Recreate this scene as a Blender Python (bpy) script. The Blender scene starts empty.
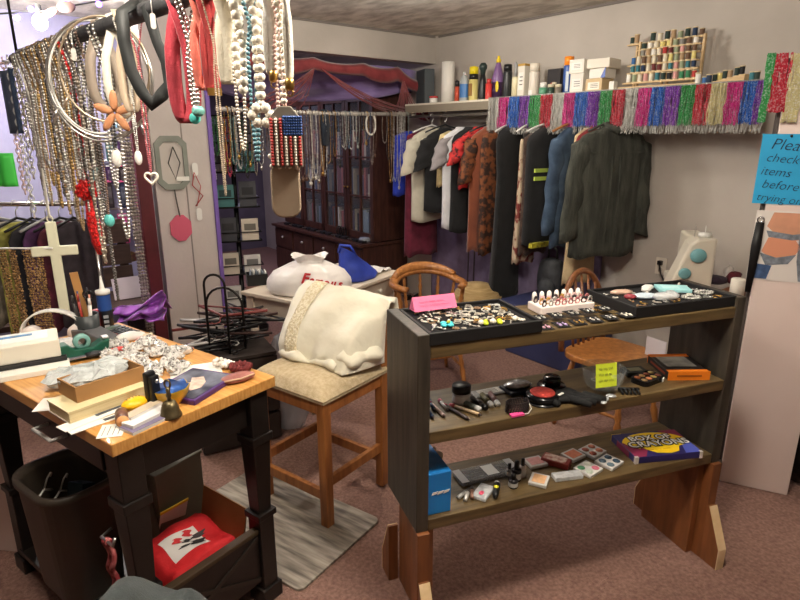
import bpy, math, random
from math import sin, cos, pi, tau, atan2, sqrt
from mathutils import Vector as V, Matrix as Mx, noise
random.seed(11)
rnd = random.uniform
SC = bpy.context.scene
COL = SC.collection
# ---------------------------------------------------------------- camera calibration
EYE = 1.6
FPX = 580.0
PIT = atan2(164, 580)
CP, SP = cos(PIT), sin(PIT)

def ray(px, py):
    d = (py - 300) / FPX
    return V(((px - 400) / FPX, CP - d * SP, -SP - d * CP))
def atz(px, py, z):
    r = ray(px, py); t = (z - EYE) / r.z
    return V((r.x * t, r.y * t, z))
def aty(px, py, y):
    r = ray(px, py); t = y / r.y
    return V((r.x * t, y, EYE + r.z * t))
AX = V((-.618, .786, 0)).normalized()
BX = V((.786, .618, 0)).normalized()
def room(a, b, z=0.):
    p = AX * a + BX * b; p.z = z
    return p
def atb(px, py, b):
    r = ray(px, py); t = b / r.dot(BX)
    return V((r.x * t, r.y * t, EYE + r.z * t))
def ata(px, py, a):
    r = ray(px, py); t = a / r.dot(AX)
    return V((r.x * t, r.y * t, EYE + r.z * t))
def zat(p, py):
    "height at which the vertical through p meets picture row py"
    r = ray(400, py)
    return EYE + p.y * r.z / r.y
def mpp(p):
    "metres per pixel at p"
    return (p.y * CP - (p.z - EYE) * SP) / FPX
ANG_A = atan2(-AX.y, -AX.x)      # x axis running towards the camera along the side wall
ANG_B = atan2(BX.y, BX.x)

# ---------------------------------------------------------------- materials
def lin(c):
    def f(v):
        v = max(0., min(1., v / 255.))
        return v / 12.92 if v <= .04045 else ((v + .055) / 1.055) ** 2.4
    return (f(c[0]), f(c[1]), f(c[2]), 1.)
MATS = {}
def mat(key, rgb=(128, 128, 128), rough=.6, metal=0., nz=0., ns=8., bump=0., bs=None, stretch=None, rgb2=None,
        trans=0., alpha=1., emit=0., ecol=None, sheen=0., ior=1.45, coat=0., detail=4., ramp=None):
    if key in MATS: return MATS[key]
    m = bpy.data.materials.new(key); MATS[key] = m
    m.use_nodes = True
    nt = m.node_tree; N = nt.nodes; L = nt.links
    b = N['Principled BSDF']
    b.inputs['Base Color'].default_value = lin(rgb)
    b.inputs['Roughness'].default_value = rough
    b.inputs['Metallic'].default_value = metal
    b.inputs['IOR'].default_value = ior
    if trans: b.inputs['Transmission Weight'].default_value = trans
    if alpha < 1: b.inputs['Alpha'].default_value = alpha
    if coat: b.inputs['Coat Weight'].default_value = coat
    if sheen: b.inputs['Sheen Weight'].default_value = sheen
    if emit:
        b.inputs['Emission Color'].default_value = lin(ecol or rgb)
        b.inputs['Emission Strength'].default_value = emit
    if nz or rgb2 or bump:
        tc = N.new('ShaderNodeTexCoord'); mp = N.new('ShaderNodeMapping')
        L.new(tc.outputs['Object'], mp.inputs['Vector'])
        if stretch: mp.inputs['Scale'].default_value = stretch
        n1 = N.new('ShaderNodeTexNoise'); n1.inputs['Scale'].default_value = ns; n1.inputs['Detail'].default_value = detail
        L.new(mp.outputs[0], n1.inputs['Vector'])
        if nz or rgb2:
            r = N.new('ShaderNodeValToRGB')
            lo, hi = ramp or (.35, .65)
            r.color_ramp.elements[0].position = lo; r.color_ramp.elements[1].position = hi
            c = lin(rgb)
            c2 = lin(rgb2) if rgb2 else tuple(min(1, x * (1 + nz)) for x in c[:3]) + (1.,)
            c1 = c if rgb2 else tuple(x * (1 - nz) for x in c[:3]) + (1.,)
            r.color_ramp.elements[0].color = c1; r.color_ramp.elements[1].color = c2
            L.new(n1.outputs['Fac'], r.inputs['Fac'])
            L.new(r.outputs['Color'], b.inputs['Base Color'])
        if bump:
            n2 = n1
            if bs:
                n2 = N.new('ShaderNodeTexNoise'); n2.inputs['Scale'].default_value = bs; n2.inputs['Detail'].default_value = 3
                L.new(mp.outputs[0], n2.inputs['Vector'])
            bp = N.new('ShaderNodeBump'); bp.inputs['Strength'].default_value = bump; bp.inputs['Distance'].default_value = .01
            L.new(n2.outputs['Fac'], bp.inputs['Height']); L.new(bp.outputs[0], b.inputs['Normal'])
    return m
def col(rgb, rough=.55, metal=0., **k):
    key = 'tint_%d_%d_%d_%d_%d' % (*rgb, int(rough * 100), int(metal * 100)) + ''.join('_%s%s' % kv for kv in sorted(k.items()))
    return mat(key, rgb, rough, metal, **k)
def cloth(rgb, nz=.18, ns=14, bump=.25, rough=.9):
    return mat('cloth_%d_%d_%d_%d' % (*rgb, int(nz * 100)), rgb, rough, 0, nz=nz, ns=ns, bump=bump, bs=220, sheen=.1)

# ---------------------------------------------------------------- mesh builder
class MB:
    def __init__(s, mx=None):
        s.v = []; s.f = []; s.mi = []; s.sm = []; s.mx = mx or Mx(); s.m = 0
    def add(s, vs, fs, smooth=False, mx=None):
        M = s.mx @ mx if mx else s.mx
        o = len(s.v)
        s.v += [M @ V(p) for p in vs]
        for f in fs:
            s.f.append([i + o for i in f]); s.mi.append(s.m); s.sm.append(smooth)
        return s
    def box(s, c, sz, rz=0, mx=None):
        x, y, z = sz[0] / 2, sz[1] / 2, sz[2] / 2
        vs = [(-x, -y, -z), (x, -y, -z), (x, y, -z), (-x, y, -z), (-x, -y, z), (x, -y, z), (x, y, z), (-x, y, z)]
        fs = [(0, 3, 2, 1), (4, 5, 6, 7), (0, 1, 5, 4), (1, 2, 6, 5), (2, 3, 7, 6), (3, 0, 4, 7)]
        M = Mx.Translation(c) @ Mx.Rotation(rz, 4, 'Z')
        if mx: M = mx @ M
        return s.add(vs, fs, False, M)
    def lathe(s, prof, n=16, mx=None, smooth=True, cap=True, sx=1., sy=1.):
        vs = []; fs = []
        for r, z in prof:
            for i in range(n):
                a = tau * i / n
                vs.append((r * cos(a) * sx, r * sin(a) * sy, z))
        k = len(prof)
        for j in range(k - 1):
            for i in range(n):
                i2 = (i + 1) % n
                fs.append((j * n + i, j * n + i2, (j + 1) * n + i2, (j + 1) * n + i))
        if cap:
            if prof[0][0] > 1e-5: fs.append(tuple(range(n))[::-1])
            if prof[-1][0] > 1e-5: fs.append(tuple((k - 1) * n + i for i in range(n)))
        return s.add(vs, fs, smooth, mx)
    def tube(s, pts, r, n=8, closed=False, cap=True, flat=1.):
        pts = [V(p) for p in pts]
        k = len(pts); rr = r if isinstance(r, (list, tuple)) else [r] * k
        vs = []; fs = []
        up = None
        for i, p in enumerate(pts):
            a = pts[(i - 1) % k] if (closed or i > 0) else p
            b = pts[(i + 1) % k] if (closed or i < k - 1) else p
            t = (b - a)
            t = t.normalized() if t.length > 1e-9 else V((0, 0, 1))
            if up is None:
                up = V((0, 0, 1)) if abs(t.z) < .9 else V((1, 0, 0))
            up = up - t * up.dot(t)
            if up.length < 1e-6: up = t.orthogonal()
            up.normalize()
            sd = t.cross(up)
            for j in range(n):
                th = tau * j / n
                vs.append(p + (up * cos(th) * flat + sd * sin(th)) * rr[i])
        m = k if closed else k - 1
        for i in range(m):
            i2 = (i + 1) % k
            for j in range(n):
                j2 = (j + 1) % n
                fs.append((i * n + j, i * n + j2, i2 * n + j2, i2 * n + j))
        if cap and not closed:
            fs.append(tuple(range(n))[::-1]); fs.append(tuple((k - 1) * n + j for j in range(n)))
        return s.add(vs, fs, True)
    def ball(s, c, r, nu=7, nv=5, sc=(1, 1, 1), mx=None):
        vs = [(0, 0, -1)]; fs = []
        for j in range(1, nv):
            ph = -pi / 2 + pi * j / nv
            for i in range(nu):
                a = tau * i / nu
                vs.append((cos(ph) * cos(a), cos(ph) * sin(a), sin(ph)))
        vs.append((0, 0, 1)); top = len(vs) - 1
        for i in range(nu):
            i2 = (i + 1) % nu
            fs.append((0, 1 + i2, 1 + i))
            for j in range(nv - 2):
                o = 1 + j * nu
                fs.append((o + i, o + i2, o + nu + i2, o + nu + i))
            o = 1 + (nv - 2) * nu
            fs.append((o + i, o + i2, top))
        M = Mx.Translation(c) @ (mx or Mx()) @ Mx.Diagonal((r * sc[0], r * sc[1], r * sc[2], 1))
        return s.add(vs, fs, True, M)
    def prism(s, poly, h0, h1, mx=None, smooth=False):
        n = len(poly)
        vs = [(x, y, h0) for x, y in poly] + [(x, y, h1) for x, y in poly]
        fs = [tuple(range(n))[::-1], tuple(range(n, 2 * n))]
        fs += [(i, (i + 1) % n, n + (i + 1) % n, n + i) for i in range(n)]
        return s.add(vs, fs, smooth, mx)
    def sheet(s, fn, nu, nv, mx=None):
        vs = [fn(i / nu, j / nv) for j in range(nv + 1) for i in range(nu + 1)]
        fs = [(j * (nu + 1) + i, j * (nu + 1) + i + 1, (j + 1) * (nu + 1) + i + 1, (j + 1) * (nu + 1) + i) for j in range(nv) for i in range(nu)]
        return s.add(vs, fs, True, mx)
    def ribbon(s, pts, w, side=None):
        "flat band along pts; side = direction of its width"
        pts = [V(p) for p in pts]; vs = []; k = len(pts)
        for i, p in enumerate(pts):
            t = (pts[min(i + 1, k - 1)] - pts[max(i - 1, 0)]).normalized()
            d = V(side) if side is not None else t.cross(V((0, 1, 0))).normalized()
            ww = w[i] if isinstance(w, (list, tuple)) else w
            vs += [p - d * ww / 2, p + d * ww / 2]
        return s.add(vs, [(2 * i, 2 * i + 1, 2 * i + 3, 2 * i + 2) for i in range(k - 1)], True)
    def beads(s, pts, r, gap=2.05, nu=6, nv=4, sc=(1, 1, 1), jit=0., alt=1.):
        "beads strung along a polyline"
        pts = [V(p) for p in pts]
        d = 0; i = 0; step = r * gap; q = 0
        while i < len(pts) - 1:
            sg = pts[i + 1] - pts[i]; ln = sg.length
            if d > ln: d -= ln; i += 1; continue
            p = pts[i] + sg * (d / max(ln, 1e-9))
            k = (alt if q % 2 else 1.) * (1 + rnd(-jit, jit))
            s.ball(p, r * k, nu, nv, sc); q += 1
            d += step
        return s
    def build(s, name, mats, parent=None, loc=None, rz=0., bev=0., solid=0., sub=0, rot=None):
        me = bpy.data.meshes.new(name)
        me.from_pydata([tuple(p) for p in s.v], [], s.f)
        for m in (mats if isinstance(mats, (list, tuple)) else [mats]): me.materials.append(m)
        me.polygons.foreach_set('material_index', s.mi)
        me.polygons.foreach_set('use_smooth', s.sm)
        me.update()
        o = bpy.data.objects.new(name, me); COL.objects.link(o)
        if parent: o.parent = parent
        if loc is not None: o.location = loc
        o.rotation_euler = rot if rot else (0, 0, rz)
        if solid:
            md = o.modifiers.new('thickness', 'SOLIDIFY'); md.thickness = solid; md.offset = 0
        if bev:
            md = o.modifiers.new('edge', 'BEVEL'); md.width = bev; md.segments = 2; md.limit_method = 'ANGLE'; md.angle_limit = .7
        if sub:
            md = o.modifiers.new('smooth', 'SUBSURF'); md.levels = sub; md.render_levels = sub
        return o

def tag(o, label, cat, group=None, kind=None):
    o['label'] = label; o['category'] = cat
    if group: o['group'] = group
    if kind: o['kind'] = kind
    return o
def thing(name, label, cat, loc=(0, 0, 0), rz=0., group=None, rot=None):
    o = bpy.data.objects.new(name, None); COL.objects.link(o)
    o.location = loc; o.rotation_euler = rot if rot else (0, 0, rz)
    o.empty_display_size = .05
    return tag(o, label, cat, group)
def struct(o):
    o['kind'] = 'structure'; return o
def copy_tree(o, parent=None):
    c = o.copy(); COL.objects.link(c)
    if parent: c.parent = parent
    for ch in list(o.children): copy_tree(ch, c)
    return c
_fonts = {}
def text(body, size, m, parent, mx, name='lettering', ext=.0006, shear=0., off=0., align='CENTER', space=1.):
    cu = bpy.data.curves.new('lettering', 'FONT')
    cu.body = body; cu.size = size; cu.extrude = ext; cu.shear = shear; cu.offset = off
    cu.align_x = align; cu.align_y = 'CENTER'; cu.space_character = space; cu.resolution_u = 3
    t = bpy.data.objects.new('lettering', cu); COL.objects.link(t)
    dg = bpy.context.evaluated_depsgraph_get()
    me = bpy.data.meshes.new_from_object(t.evaluated_get(dg))
    bpy.data.objects.remove(t); bpy.data.curves.remove(cu)
    me.materials.clear(); me.materials.append(m)
    me.transform(mx)
    o = bpy.data.objects.new(name, me); COL.objects.link(o)
    if parent: o.parent = parent
    return o
def rot_mx(rx=0, ry=0, rz=0, t=(0, 0, 0)):
    return Mx.Translation(t) @ Mx.Rotation(rz, 4, 'Z') @ Mx.Rotation(ry, 4, 'Y') @ Mx.Rotation(rx, 4, 'X')
def rrect(w, h, r, n=4):
    out = []
    for cx, cy, a0 in ((w / 2 - r, h / 2 - r, 0), (-w / 2 + r, h / 2 - r, pi / 2), (-w / 2 + r, -h / 2 + r, pi), (w / 2 - r, -h / 2 + r, 3 * pi / 2)):
        for i in range(n + 1):
            a = a0 + pi / 2 * i / n
            out.append((cx + r * cos(a), cy + r * sin(a)))
    return out
ORD = ['first', 'second', 'third', 'fourth', 'fifth', 'sixth', 'seventh', 'eighth', 'ninth', 'tenth', 'eleventh', 'twelfth',
       'thirteenth', 'fourteenth', 'fifteenth', 'sixteenth', 'seventeenth', 'eighteenth', 'nineteenth', 'twentieth', 'twenty-first', 'twenty-second']

# common materials
SILVER = mat('silver', (205, 203, 198), .28, 1.)
GOLD = mat('gold', (200, 160, 90), .3, 1.)
CHROME = mat('chrome', (210, 210, 212), .15, 1.)
DARKMETAL = mat('dark_metal', (45, 44, 44), .4, .8)
BLACKP = mat('black_plastic', (22, 22, 23), .4)
WHITEP = mat('white_plastic', (228, 226, 220), .4)
PAPER = mat('paper', (232, 229, 220), .85)
PEARL = mat('pearl', (236, 228, 212), .25, coat=.4)
CLEAR = mat('clear_plastic', (235, 238, 240), .12, 0, trans=.85, ior=1.2)
GLASS = mat('glass', (205, 214, 212), .04, 0, alpha=.19, coat=.5)
def scribble(parent, m, mx, w, rows, pitch, amp, name='handwriting', r=.0006):
    "unreadable handwriting: wavy lines in the xy plane of mx"
    q = MB(mx)
    for k in range(rows):
        x = -w / 2; 
        while x < w / 2 - .2 * w:
            ln = rnd(.18, .34) * w; n = 14
            q.tube([(min(x + ln * i / n, w / 2), -k * pitch + amp * sin(i * 1.7 + k) * rnd(.5, 1), 0) for i in range(n + 1)], r, 4)
            x += ln + .06 * w
    return q.build(name, m, parent)
# ================================================================ room shell
carpet = mat('mauve_carpet', (122, 90, 80), .97, 0, rgb2=(160, 124, 111), ns=75, bump=.8, bs=220, detail=6, ramp=(.3, .7))
_nt = carpet.node_tree
wallm = mat('greige_wall_paint', (178, 169, 160), .8, 0, rgb2=(190, 181, 172), ns=2.2, bump=.08, bs=60)
lavm = mat('lavender_wall_paint', (160, 158, 196), .8, 0, rgb2=(178, 177, 210), ns=2.5, bump=.05, bs=60)
colm = mat('pale_column_paint', (190, 180, 174), .75, 0, rgb2=(200, 190, 184), ns=3, bump=.08, bs=40)
ceilm = mat('stained_ceiling_tile', (178, 171, 161), .9, 0, rgb2=(224, 218, 208), ns=5, bump=.7, bs=9, stretch=(1, 2.2, 1), detail=9, ramp=(.36, .6))
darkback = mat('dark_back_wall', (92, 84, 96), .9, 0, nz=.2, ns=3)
pinkpanel = mat('pink_white_panel', (214, 194, 186), .6, 0, rgb2=(222, 204, 197), ns=2, bump=.04, bs=30)

def slab(name, a0, a1, b0, b1, z0, z1, m):
    q = MB()
    c = room((a0 + a1) / 2, (b0 + b1) / 2, (z0 + z1) / 2)
    q.box((0, 0, 0), (abs(a1 - a0), abs(b1 - b0), abs(z1 - z0)))
    return struct(q.build(name, m, loc=c, rz=atan2(AX.y, AX.x)))
HC = 2.46
slab('floor', -3.2, 8.2, -4.6, 3.85, -.1, 0, carpet)
slab('ceiling', -3.2, 8.2, -4.6, 3.85, HC, HC + .1, ceilm)
slab('wall_right', -3.2, 8.2, 3.75, 3.85, 0, HC, wallm)
slab('wall_header', 4.243, 4.36, 1.615, 3.75, 2.23, HC, wallm)
slab('wall_divider', 4.243, 4.5, 1.19, 1.615, 0, HC, colm)
slab('wall_passage', 4.5, 8.0, 1.403, 1.615, 0, HC, colm)
slab('trim_5', 4.236, 4.243, 1.396, 1.403, 0, HC, col((150, 140, 134), .8))
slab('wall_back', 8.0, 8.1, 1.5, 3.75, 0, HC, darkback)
slab('wall_left_back', 5.25, 5.35, -4.6, 1.403, 0, HC, lavm)
slab('wall_left', -3.2, 5.3, -4.7, -4.6, 0, HC, wallm)
slab('wall_front', -3.3, -3.2, -4.7, 3.85, 0, HC, wallm)
# purple painted edge of the wall divider
q = MB(); q.box((0, 0, 0), (.02, .03, 2.2))
struct(q.build('trim_1', col((120, 92, 170), .6), loc=room(4.235, 1.60, 1.12), rz=ANG_B + pi / 2, bev=.003))
# dark joint where ceiling meets the walls
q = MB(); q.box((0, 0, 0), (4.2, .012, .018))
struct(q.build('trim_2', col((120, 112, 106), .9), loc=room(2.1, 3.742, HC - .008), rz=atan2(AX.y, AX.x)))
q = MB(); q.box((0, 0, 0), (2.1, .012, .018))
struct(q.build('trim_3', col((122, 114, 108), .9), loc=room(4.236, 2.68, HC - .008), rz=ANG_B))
_p = atz(24, 553, 0)
q = MB(); q.box((-.3, 0, .45), (.6, .03, .9)); struct(q.build('wall_end', pinkpanel, loc=_p + V((-.005, .02, 0)), rz=-.12))
# free standing partition with the notices
PP1, PP2 = V((1.54, 2.456, 0)), V((1.79, 2.335, 0))
pd = (PP2 - PP1); PLEN = pd.length; PANG = atan2(pd.y, pd.x)
q = MB(); q.box((PLEN / 2, .03, .955), (PLEN, .06, 1.91))
q.m = 1; q.box((-.01, .03, .05), (.02, .07, .1)); q.box((-.008, .045, .98), (.014, .04, 1.84))
part = struct(q.build('wall_partition', [pinkpanel, col((70, 62, 58), .7)], loc=PP1, rz=PANG, bev=.003))
def onpanel(px, py):
    n = V((pd.y, -pd.x, 0)).normalized()
    r = ray(px, py); t = PP1.dot(n) / r.dot(n)
    return r * t + V((0, 0, EYE))
def plocal(px, py):
    w = onpanel(px, py) - PP1
    return w.dot(pd.normalized()), w.z
def flat_on_panel(name, label, cat, px0, px1, py0, py1, m, y=-.002, xmax=None):
    x0, z1 = plocal(px0, py0); x1, z0 = plocal(px1, py1)
    if xmax: x1 = xmax
    o = thing(name, label, cat, PP1 + V((0, 0, (z0 + z1) / 2)), PANG)
    w, h = x1 - x0, z1 - z0
    q = MB(); q.box(((x0 + x1) / 2, y, 0), (w, .002, h)); q.build('sheet', m, o)
    return o, x0, x1, h
# blue notice
o, x0, x1, h = flat_on_panel('notice', 'blue handwritten paper notice pinned to the pink panel', 'sign', 763, 800, 134, 205, col((38, 152, 200), .7, nz=.05, ns=6), xmax=.262)
inkm = col((18, 40, 66), .6)
for i, (wd, sz) in enumerate((('Please', .062), ('check', .05), ('items', .05), ('before', .05), ('trying on', .045))):
    text(wd, sz, inkm, o, rot_mx(pi / 2, .09, 0, (x0 + .012 + (.022 if i == 0 else .012 * (i % 2)), -.0042, h * (.36 - .19 * i))), 'handwriting', shear=.25, align='LEFT', off=-.0006)
q = MB(); q.ball((x0 + .1, -.006, h / 2 - .008), .006); q.build('pin', BLACKP, o)
# photo print: torn jeans and bare midriff
o, x0, x1, h = flat_on_panel('photo_print', 'colour photo print of torn jeans below the blue notice', 'photo', 757, 800, 210, 283, col((214, 206, 200), .5), xmax=.258)
w = x1 - x0
def patch(name, pts, m, y=-.0036):
    q = MB(); q.prism([(x0 + a * w, (b - .5) * h) for a, b in pts], -.0004, .0004, Mx.Translation((0, y, 0)) @ Mx.Rotation(pi / 2, 4, 'X'))
    return q.build(name, m, o)
skin = col((196, 140, 112), .6, nz=.08, ns=20); jean = col((62, 84, 122), .8, nz=.3, ns=40); greyj = col((112, 118, 128), .8, nz=.3, ns=50)
patch('torso', [(.22, .98), (.98, .98), (.98, .62), (.8, .66), (.55, .6), (.3, .66), (.16, .78)], skin)
patch('hip', [(.2, .62), (.5, .66), (.62, .5), (.55, .36), (.3, .3), (.14, .42)], col((206, 138, 108), .6), -.0042)
patch('waistband', [(.16, .72), (.5, .68), (.8, .74), (.82, .66), (.5, .6), (.2, .63)], greyj, -.0045)
patch('torn_flap', [(.12, .4), (.34, .34), (.58, .4), (.5, .26), (.22, .22)], greyj, -.0046)
patch('jeans_leg', [(.58, .62), (.98, .66), (.98, .02), (.66, .02), (.6, .3)], greyj, -.0042)
patch('dark_jeans', [(.06, .24), (.3, .22), (.26, .02), (.02, .02)], jean, -.0047)
for k in range(4):
    patch('finger', [(.58 + .06 * k, .72 - .02 * k), (.62 + .06 * k, .74 - .02 * k), (.7 + .06 * k, .58), (.66 + .06 * k, .56)], skin, -.005)
# black strap with chrome ring hanging on the panel edge
p = plocal(760, 222); p2 = plocal(757, 292)
o = thing('strap', 'black leather strap hanging from chrome clip beside the photo print', 'strap', PP1, PANG)
q = MB(); q.ribbon([(p[0], -.014, p[1]), (p[0] - .002, -.016, p[1] - .1), (p[0] - .004, -.014, p2[1])], [.03, .036, .022], (1, 0, 0))
q.build('band', col((24, 23, 24), .5), o, solid=.008)
q = MB(); q.tube([(p[0] + .012 * cos(t), -.014, p[1] + .012 + .012 * sin(t)) for t in [tau * i / 14 for i in range(14)]], .0028, 6, True); q.build('ring', CHROME, o)
# grey folded cloth on top of the panel
q = MB(); q.prism([(0, 0), (.13, 0), (.13, .045), (.05, .06), (0, .012)], 0, .09, Mx.Translation((.17, .11, 1.911)) @ Mx.Rotation(pi / 2, 4, 'X'))
tag(q.build('folded_cloth', cloth((88, 88, 90)), loc=PP1, rz=PANG, bev=.006), 'dark grey folded cloth lying on top of the pink panel', 'cloth')
# outlet
pt = atb(661, 266, 3.742)
o = thing('wall_outlet', 'beige wall outlet with plugged cord behind the sewing machine', 'outlet', pt, ANG_A)
q = MB(); q.box((0, 0, 0), (.075, .008, .115)); q.build('cover_plate', col((214, 204, 190), .5), o, bev=.002)
for dz in (-.025, .025):
    q = MB(); q.lathe([(.016, 0), (.016, .004)], 14, rot_mx(pi / 2, 0, 0, (0, -.003, dz))); q.build('socket', col((190, 180, 166), .5), o)
q = MB(); q.box((0, -.018, .025), (.026, .03, .026)); q.tube([(0, -.03, .02), (.03, -.05, -.04), (.1, -.08, -.12), (.14, -.1, -.22), (.16, -.12, -.3)], .005, 6); q.build('power_cord', BLACKP, o)
# ================================================================ open shelf unit
UX = V((.941, .337, 0)).normalized(); WX = V((-.337, .941, 0)).normalized()
UANG = atan2(UX.y, UX.x)
def su(u, v, z=0.): 
    p = UX * u + WX * v; p.z = z
    return p
U0, U1, V0, V1 = .566, 1.80, 1.43, 1.71
oldwood = mat('worn_dark_board', (78, 62, 38), .42, 0, rgb2=(110, 90, 58), ns=5, stretch=(1, 10, 10), bump=.15, detail=7)
oldside = mat('worn_side_board', (48, 43, 36), .45, 0, rgb2=(70, 63, 53), ns=4, stretch=(8, 8, 1.2), bump=.15, detail=7)
footwood = mat('varnished_foot_wood', (112, 66, 36), .45, 0, rgb2=(138, 84, 46), ns=5, stretch=(6, 6, 1), bump=.05, detail=6)
endgrain = mat('raw_cut_wood', (222, 190, 144), .7, 0, rgb2=(234, 206, 164), ns=20)
ZB = (.449, .75, 1.025)            # tops of the three boards
unit = thing('display_shelf', 'dark worn wooden three-board display shelf standing on brown feet', 'shelf unit', su(U0, V0), UANG)
LU, DV = U1 - U0, V1 - V0
for x in (.02, LU - .02):
    q = MB(); q.box((x, DV / 2, .735), (.04, DV, .65)); q.build('side_panel', oldside, unit, bev=.003)
for z in ZB:
    q = MB(); q.box((LU / 2, DV / 2, z - .02), (LU - .08, DV - .004, .04)); q.build('shelf_board', oldwood, unit, bev=.003)
for x, sgn in ((.02, -1), (LU - .02, 1)):
    xi = x - sgn * .0
    q = MB(); q.box((x - sgn * .035, DV / 2 + .01, .204), (.028, DV - .03, .408)); foot = q.build('foot_board', footwood, unit, bev=.002)
    q = MB(); q.box((x, .012, .205), (.04, .05, .41)); q.build('foot_post', footwood, unit, bev=.002)
    for s2, y0 in ((-1, -.013), (1, DV + .0)):
        poly = [(y0, 0), (y0 + s2 * .075, 0), (y0 + s2 * .075, .085), (y0 + s2 * .008, .235), (y0, .235)]
        q = MB(); q.prism(poly, -.018, .018, Mx.Translation((x, 0, 0)) @ Mx(((0, 0, 1, 0), (1, 0, 0, 0), (0, 1, 0, 0), (0, 0, 0, 1))))
        tb = q.build('foot_toe', footwood, unit)
        q = MB(); e = y0 + s2 * .0765
        q.box((x, e, .043), (.037, .003, .086))
        a = V((x, y0 + s2 * .0755, .086)); b = V((x, y0 + s2 * .0085, .236)); d = b - a
        q.box((0, 0, d.length / 2), (.037, .003, d.length), 0, Mx.Translation(a + V((0, s2 * .001, 0))) @ Mx.Rotation(-atan2(d.y, d.z), 4, 'X'))
        q.build('cut_end', endgrain, tb)

def shelf_at(px, py, lvl):
    return atz(px, py, ZB[lvl])
def on_shelf(name, label, cat, px, py, lvl, turn=0., group=None, dz=.0005):
    p = shelf_at(px, py, lvl); p.z += dz
    return thing(name, label, cat, p, UANG + turn, group)
BLK = col((20, 19, 20), .6); FELT = mat('black_felt', (20, 19, 21), .95, 0, nz=.3, ns=60)

# ---- trays on the top board
def tray(name, label, c0, c1, vdep, v0):
    "tray between picture columns, front edge v0"
    w = c1 - c0
    t = thing(name, label, 'tray', su(c0 + w / 2, v0 + vdep / 2, ZB[2] + .0005), UANG)
    q = MB(); q.box((0, 0, .013), (w, vdep, .026)); q.build('felt_base', FELT, t)
    for s in (-1, 1):
        q = MB(); q.box((0, s * (vdep / 2 + .0052), .019), (w + .02, .01, .037)); q.build('rim', BLK, t, bev=.002)
        q = MB(); q.box((s * (w / 2 + .0052), 0, .019), (.01, vdep, .037)); q.build('rim', BLK, t, bev=.002)
    return t
def u_of(px, py, z):
    p = atz(px, py, z); return p.dot(UX), p.dot(WX)
TA = (U0 + .045, U0 + .395, .245, V0 + .008)
TB = (U0 + .775, U1 - .045, .235, V0 + .02)
tray('jewelry_tray', 'black felt jewelry tray crowded with trinkets beside the pink card', *TA)
tray('display_tray', 'black felt tray holding teal card and bagged trinkets by the sewing machine', *TB)
zt = ZB[2] + .0268
trink = [SILVER, SILVER, GOLD, col((226, 218, 206), .3, .4), col((190, 182, 170), .35, .6), PEARL, col((150, 120, 92), .4, .4)]
def trinket(kind, p, m, s, label, group, name):
    q = MB(); rz = rnd(0, tau)
    if kind == 0:      # ring lying tilted
        q.tube([(s * cos(t), s * sin(t) * .9, .003 + .002 * sin(t)) for t in [tau * i / 12 for i in range(12)]], s * .16, 5, True)
        q.ball((s, 0, .006), s * .45, 6, 4, (1, 1, .7))
    elif kind == 1:    # brooch: cluster of stones
        q.ball((0, 0, .004), s * .45, 6, 4, (1, 1, .6))
        for i in range(7):
            a = tau * i / 7; q.ball((s * .7 * cos(a), s * .7 * sin(a), .003), s * .3, 5, 4, (1, 1, .7))
    elif kind == 2:    # earring: stud and drop
        q.ball((0, 0, .004), s * .4, 6, 4); q.tube([(0, 0, .004), (s, .1 * s, .004), (s * 1.6, 0, .003)], s * .12, 5); q.ball((s * 1.9, 0, .004), s * .42, 6, 4, (1.3, .8, .6))
    elif kind == 3:    # bar pin
        q.tube([(-s * 1.4, 0, .004), (0, .2 * s, .006), (s * 1.4, 0, .004)], s * .2, 6); q.ball((0, .1 * s, .007), s * .4, 6, 4)
    else:              # chain coil
        q.beads([(s * (1 - .05 * i / 3) * cos(i * .6), s * (1 - .05 * i / 3) * sin(i * .6), .004 + .0004 * i) for i in range(22)], s * .14, 2.1, 5, 3)
    return tag(q.build(name, m, loc=p, rz=rz), label, name.replace('_', ' '), group)
used = []
KN = ('ring', 'brooch', 'earring', 'bar_pin', 'chain_coil')
KL = ('small metal ring lying in the black tray beside the pink card', 'small cluster brooch lying in the black tray beside the pink card',
      'small drop earring lying in the black tray beside the pink card', 'small bar pin lying in the black tray beside the pink card',
      'small coiled chain lying in the black tray beside the pink card')
def fill(T, n, labs, gsuf, tries=4000, pad=.024, mind=.019, keep=()):
    pts = list(keep); out = []
    for _ in range(tries):
        if len(out) >= n: break
        u = rnd(T[0] + pad, T[1] - pad); v = rnd(T[3] + pad, T[3] + T[2] - pad)
        if any((u - a) ** 2 + (v - b) ** 2 < (mind if len(k) == 0 else k[0]) ** 2 for a, b, *k in pts): continue
        pts.append((u, v)); out.append((u, v))
        k = random.choice((0, 0, 1, 1, 2, 2, 3, 4))
        trinket(k, su(u, v, zt), random.choice(trink), rnd(.0085, .0135), labs[k], KN[k] + 's ' + gsuf, KN[k])
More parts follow.
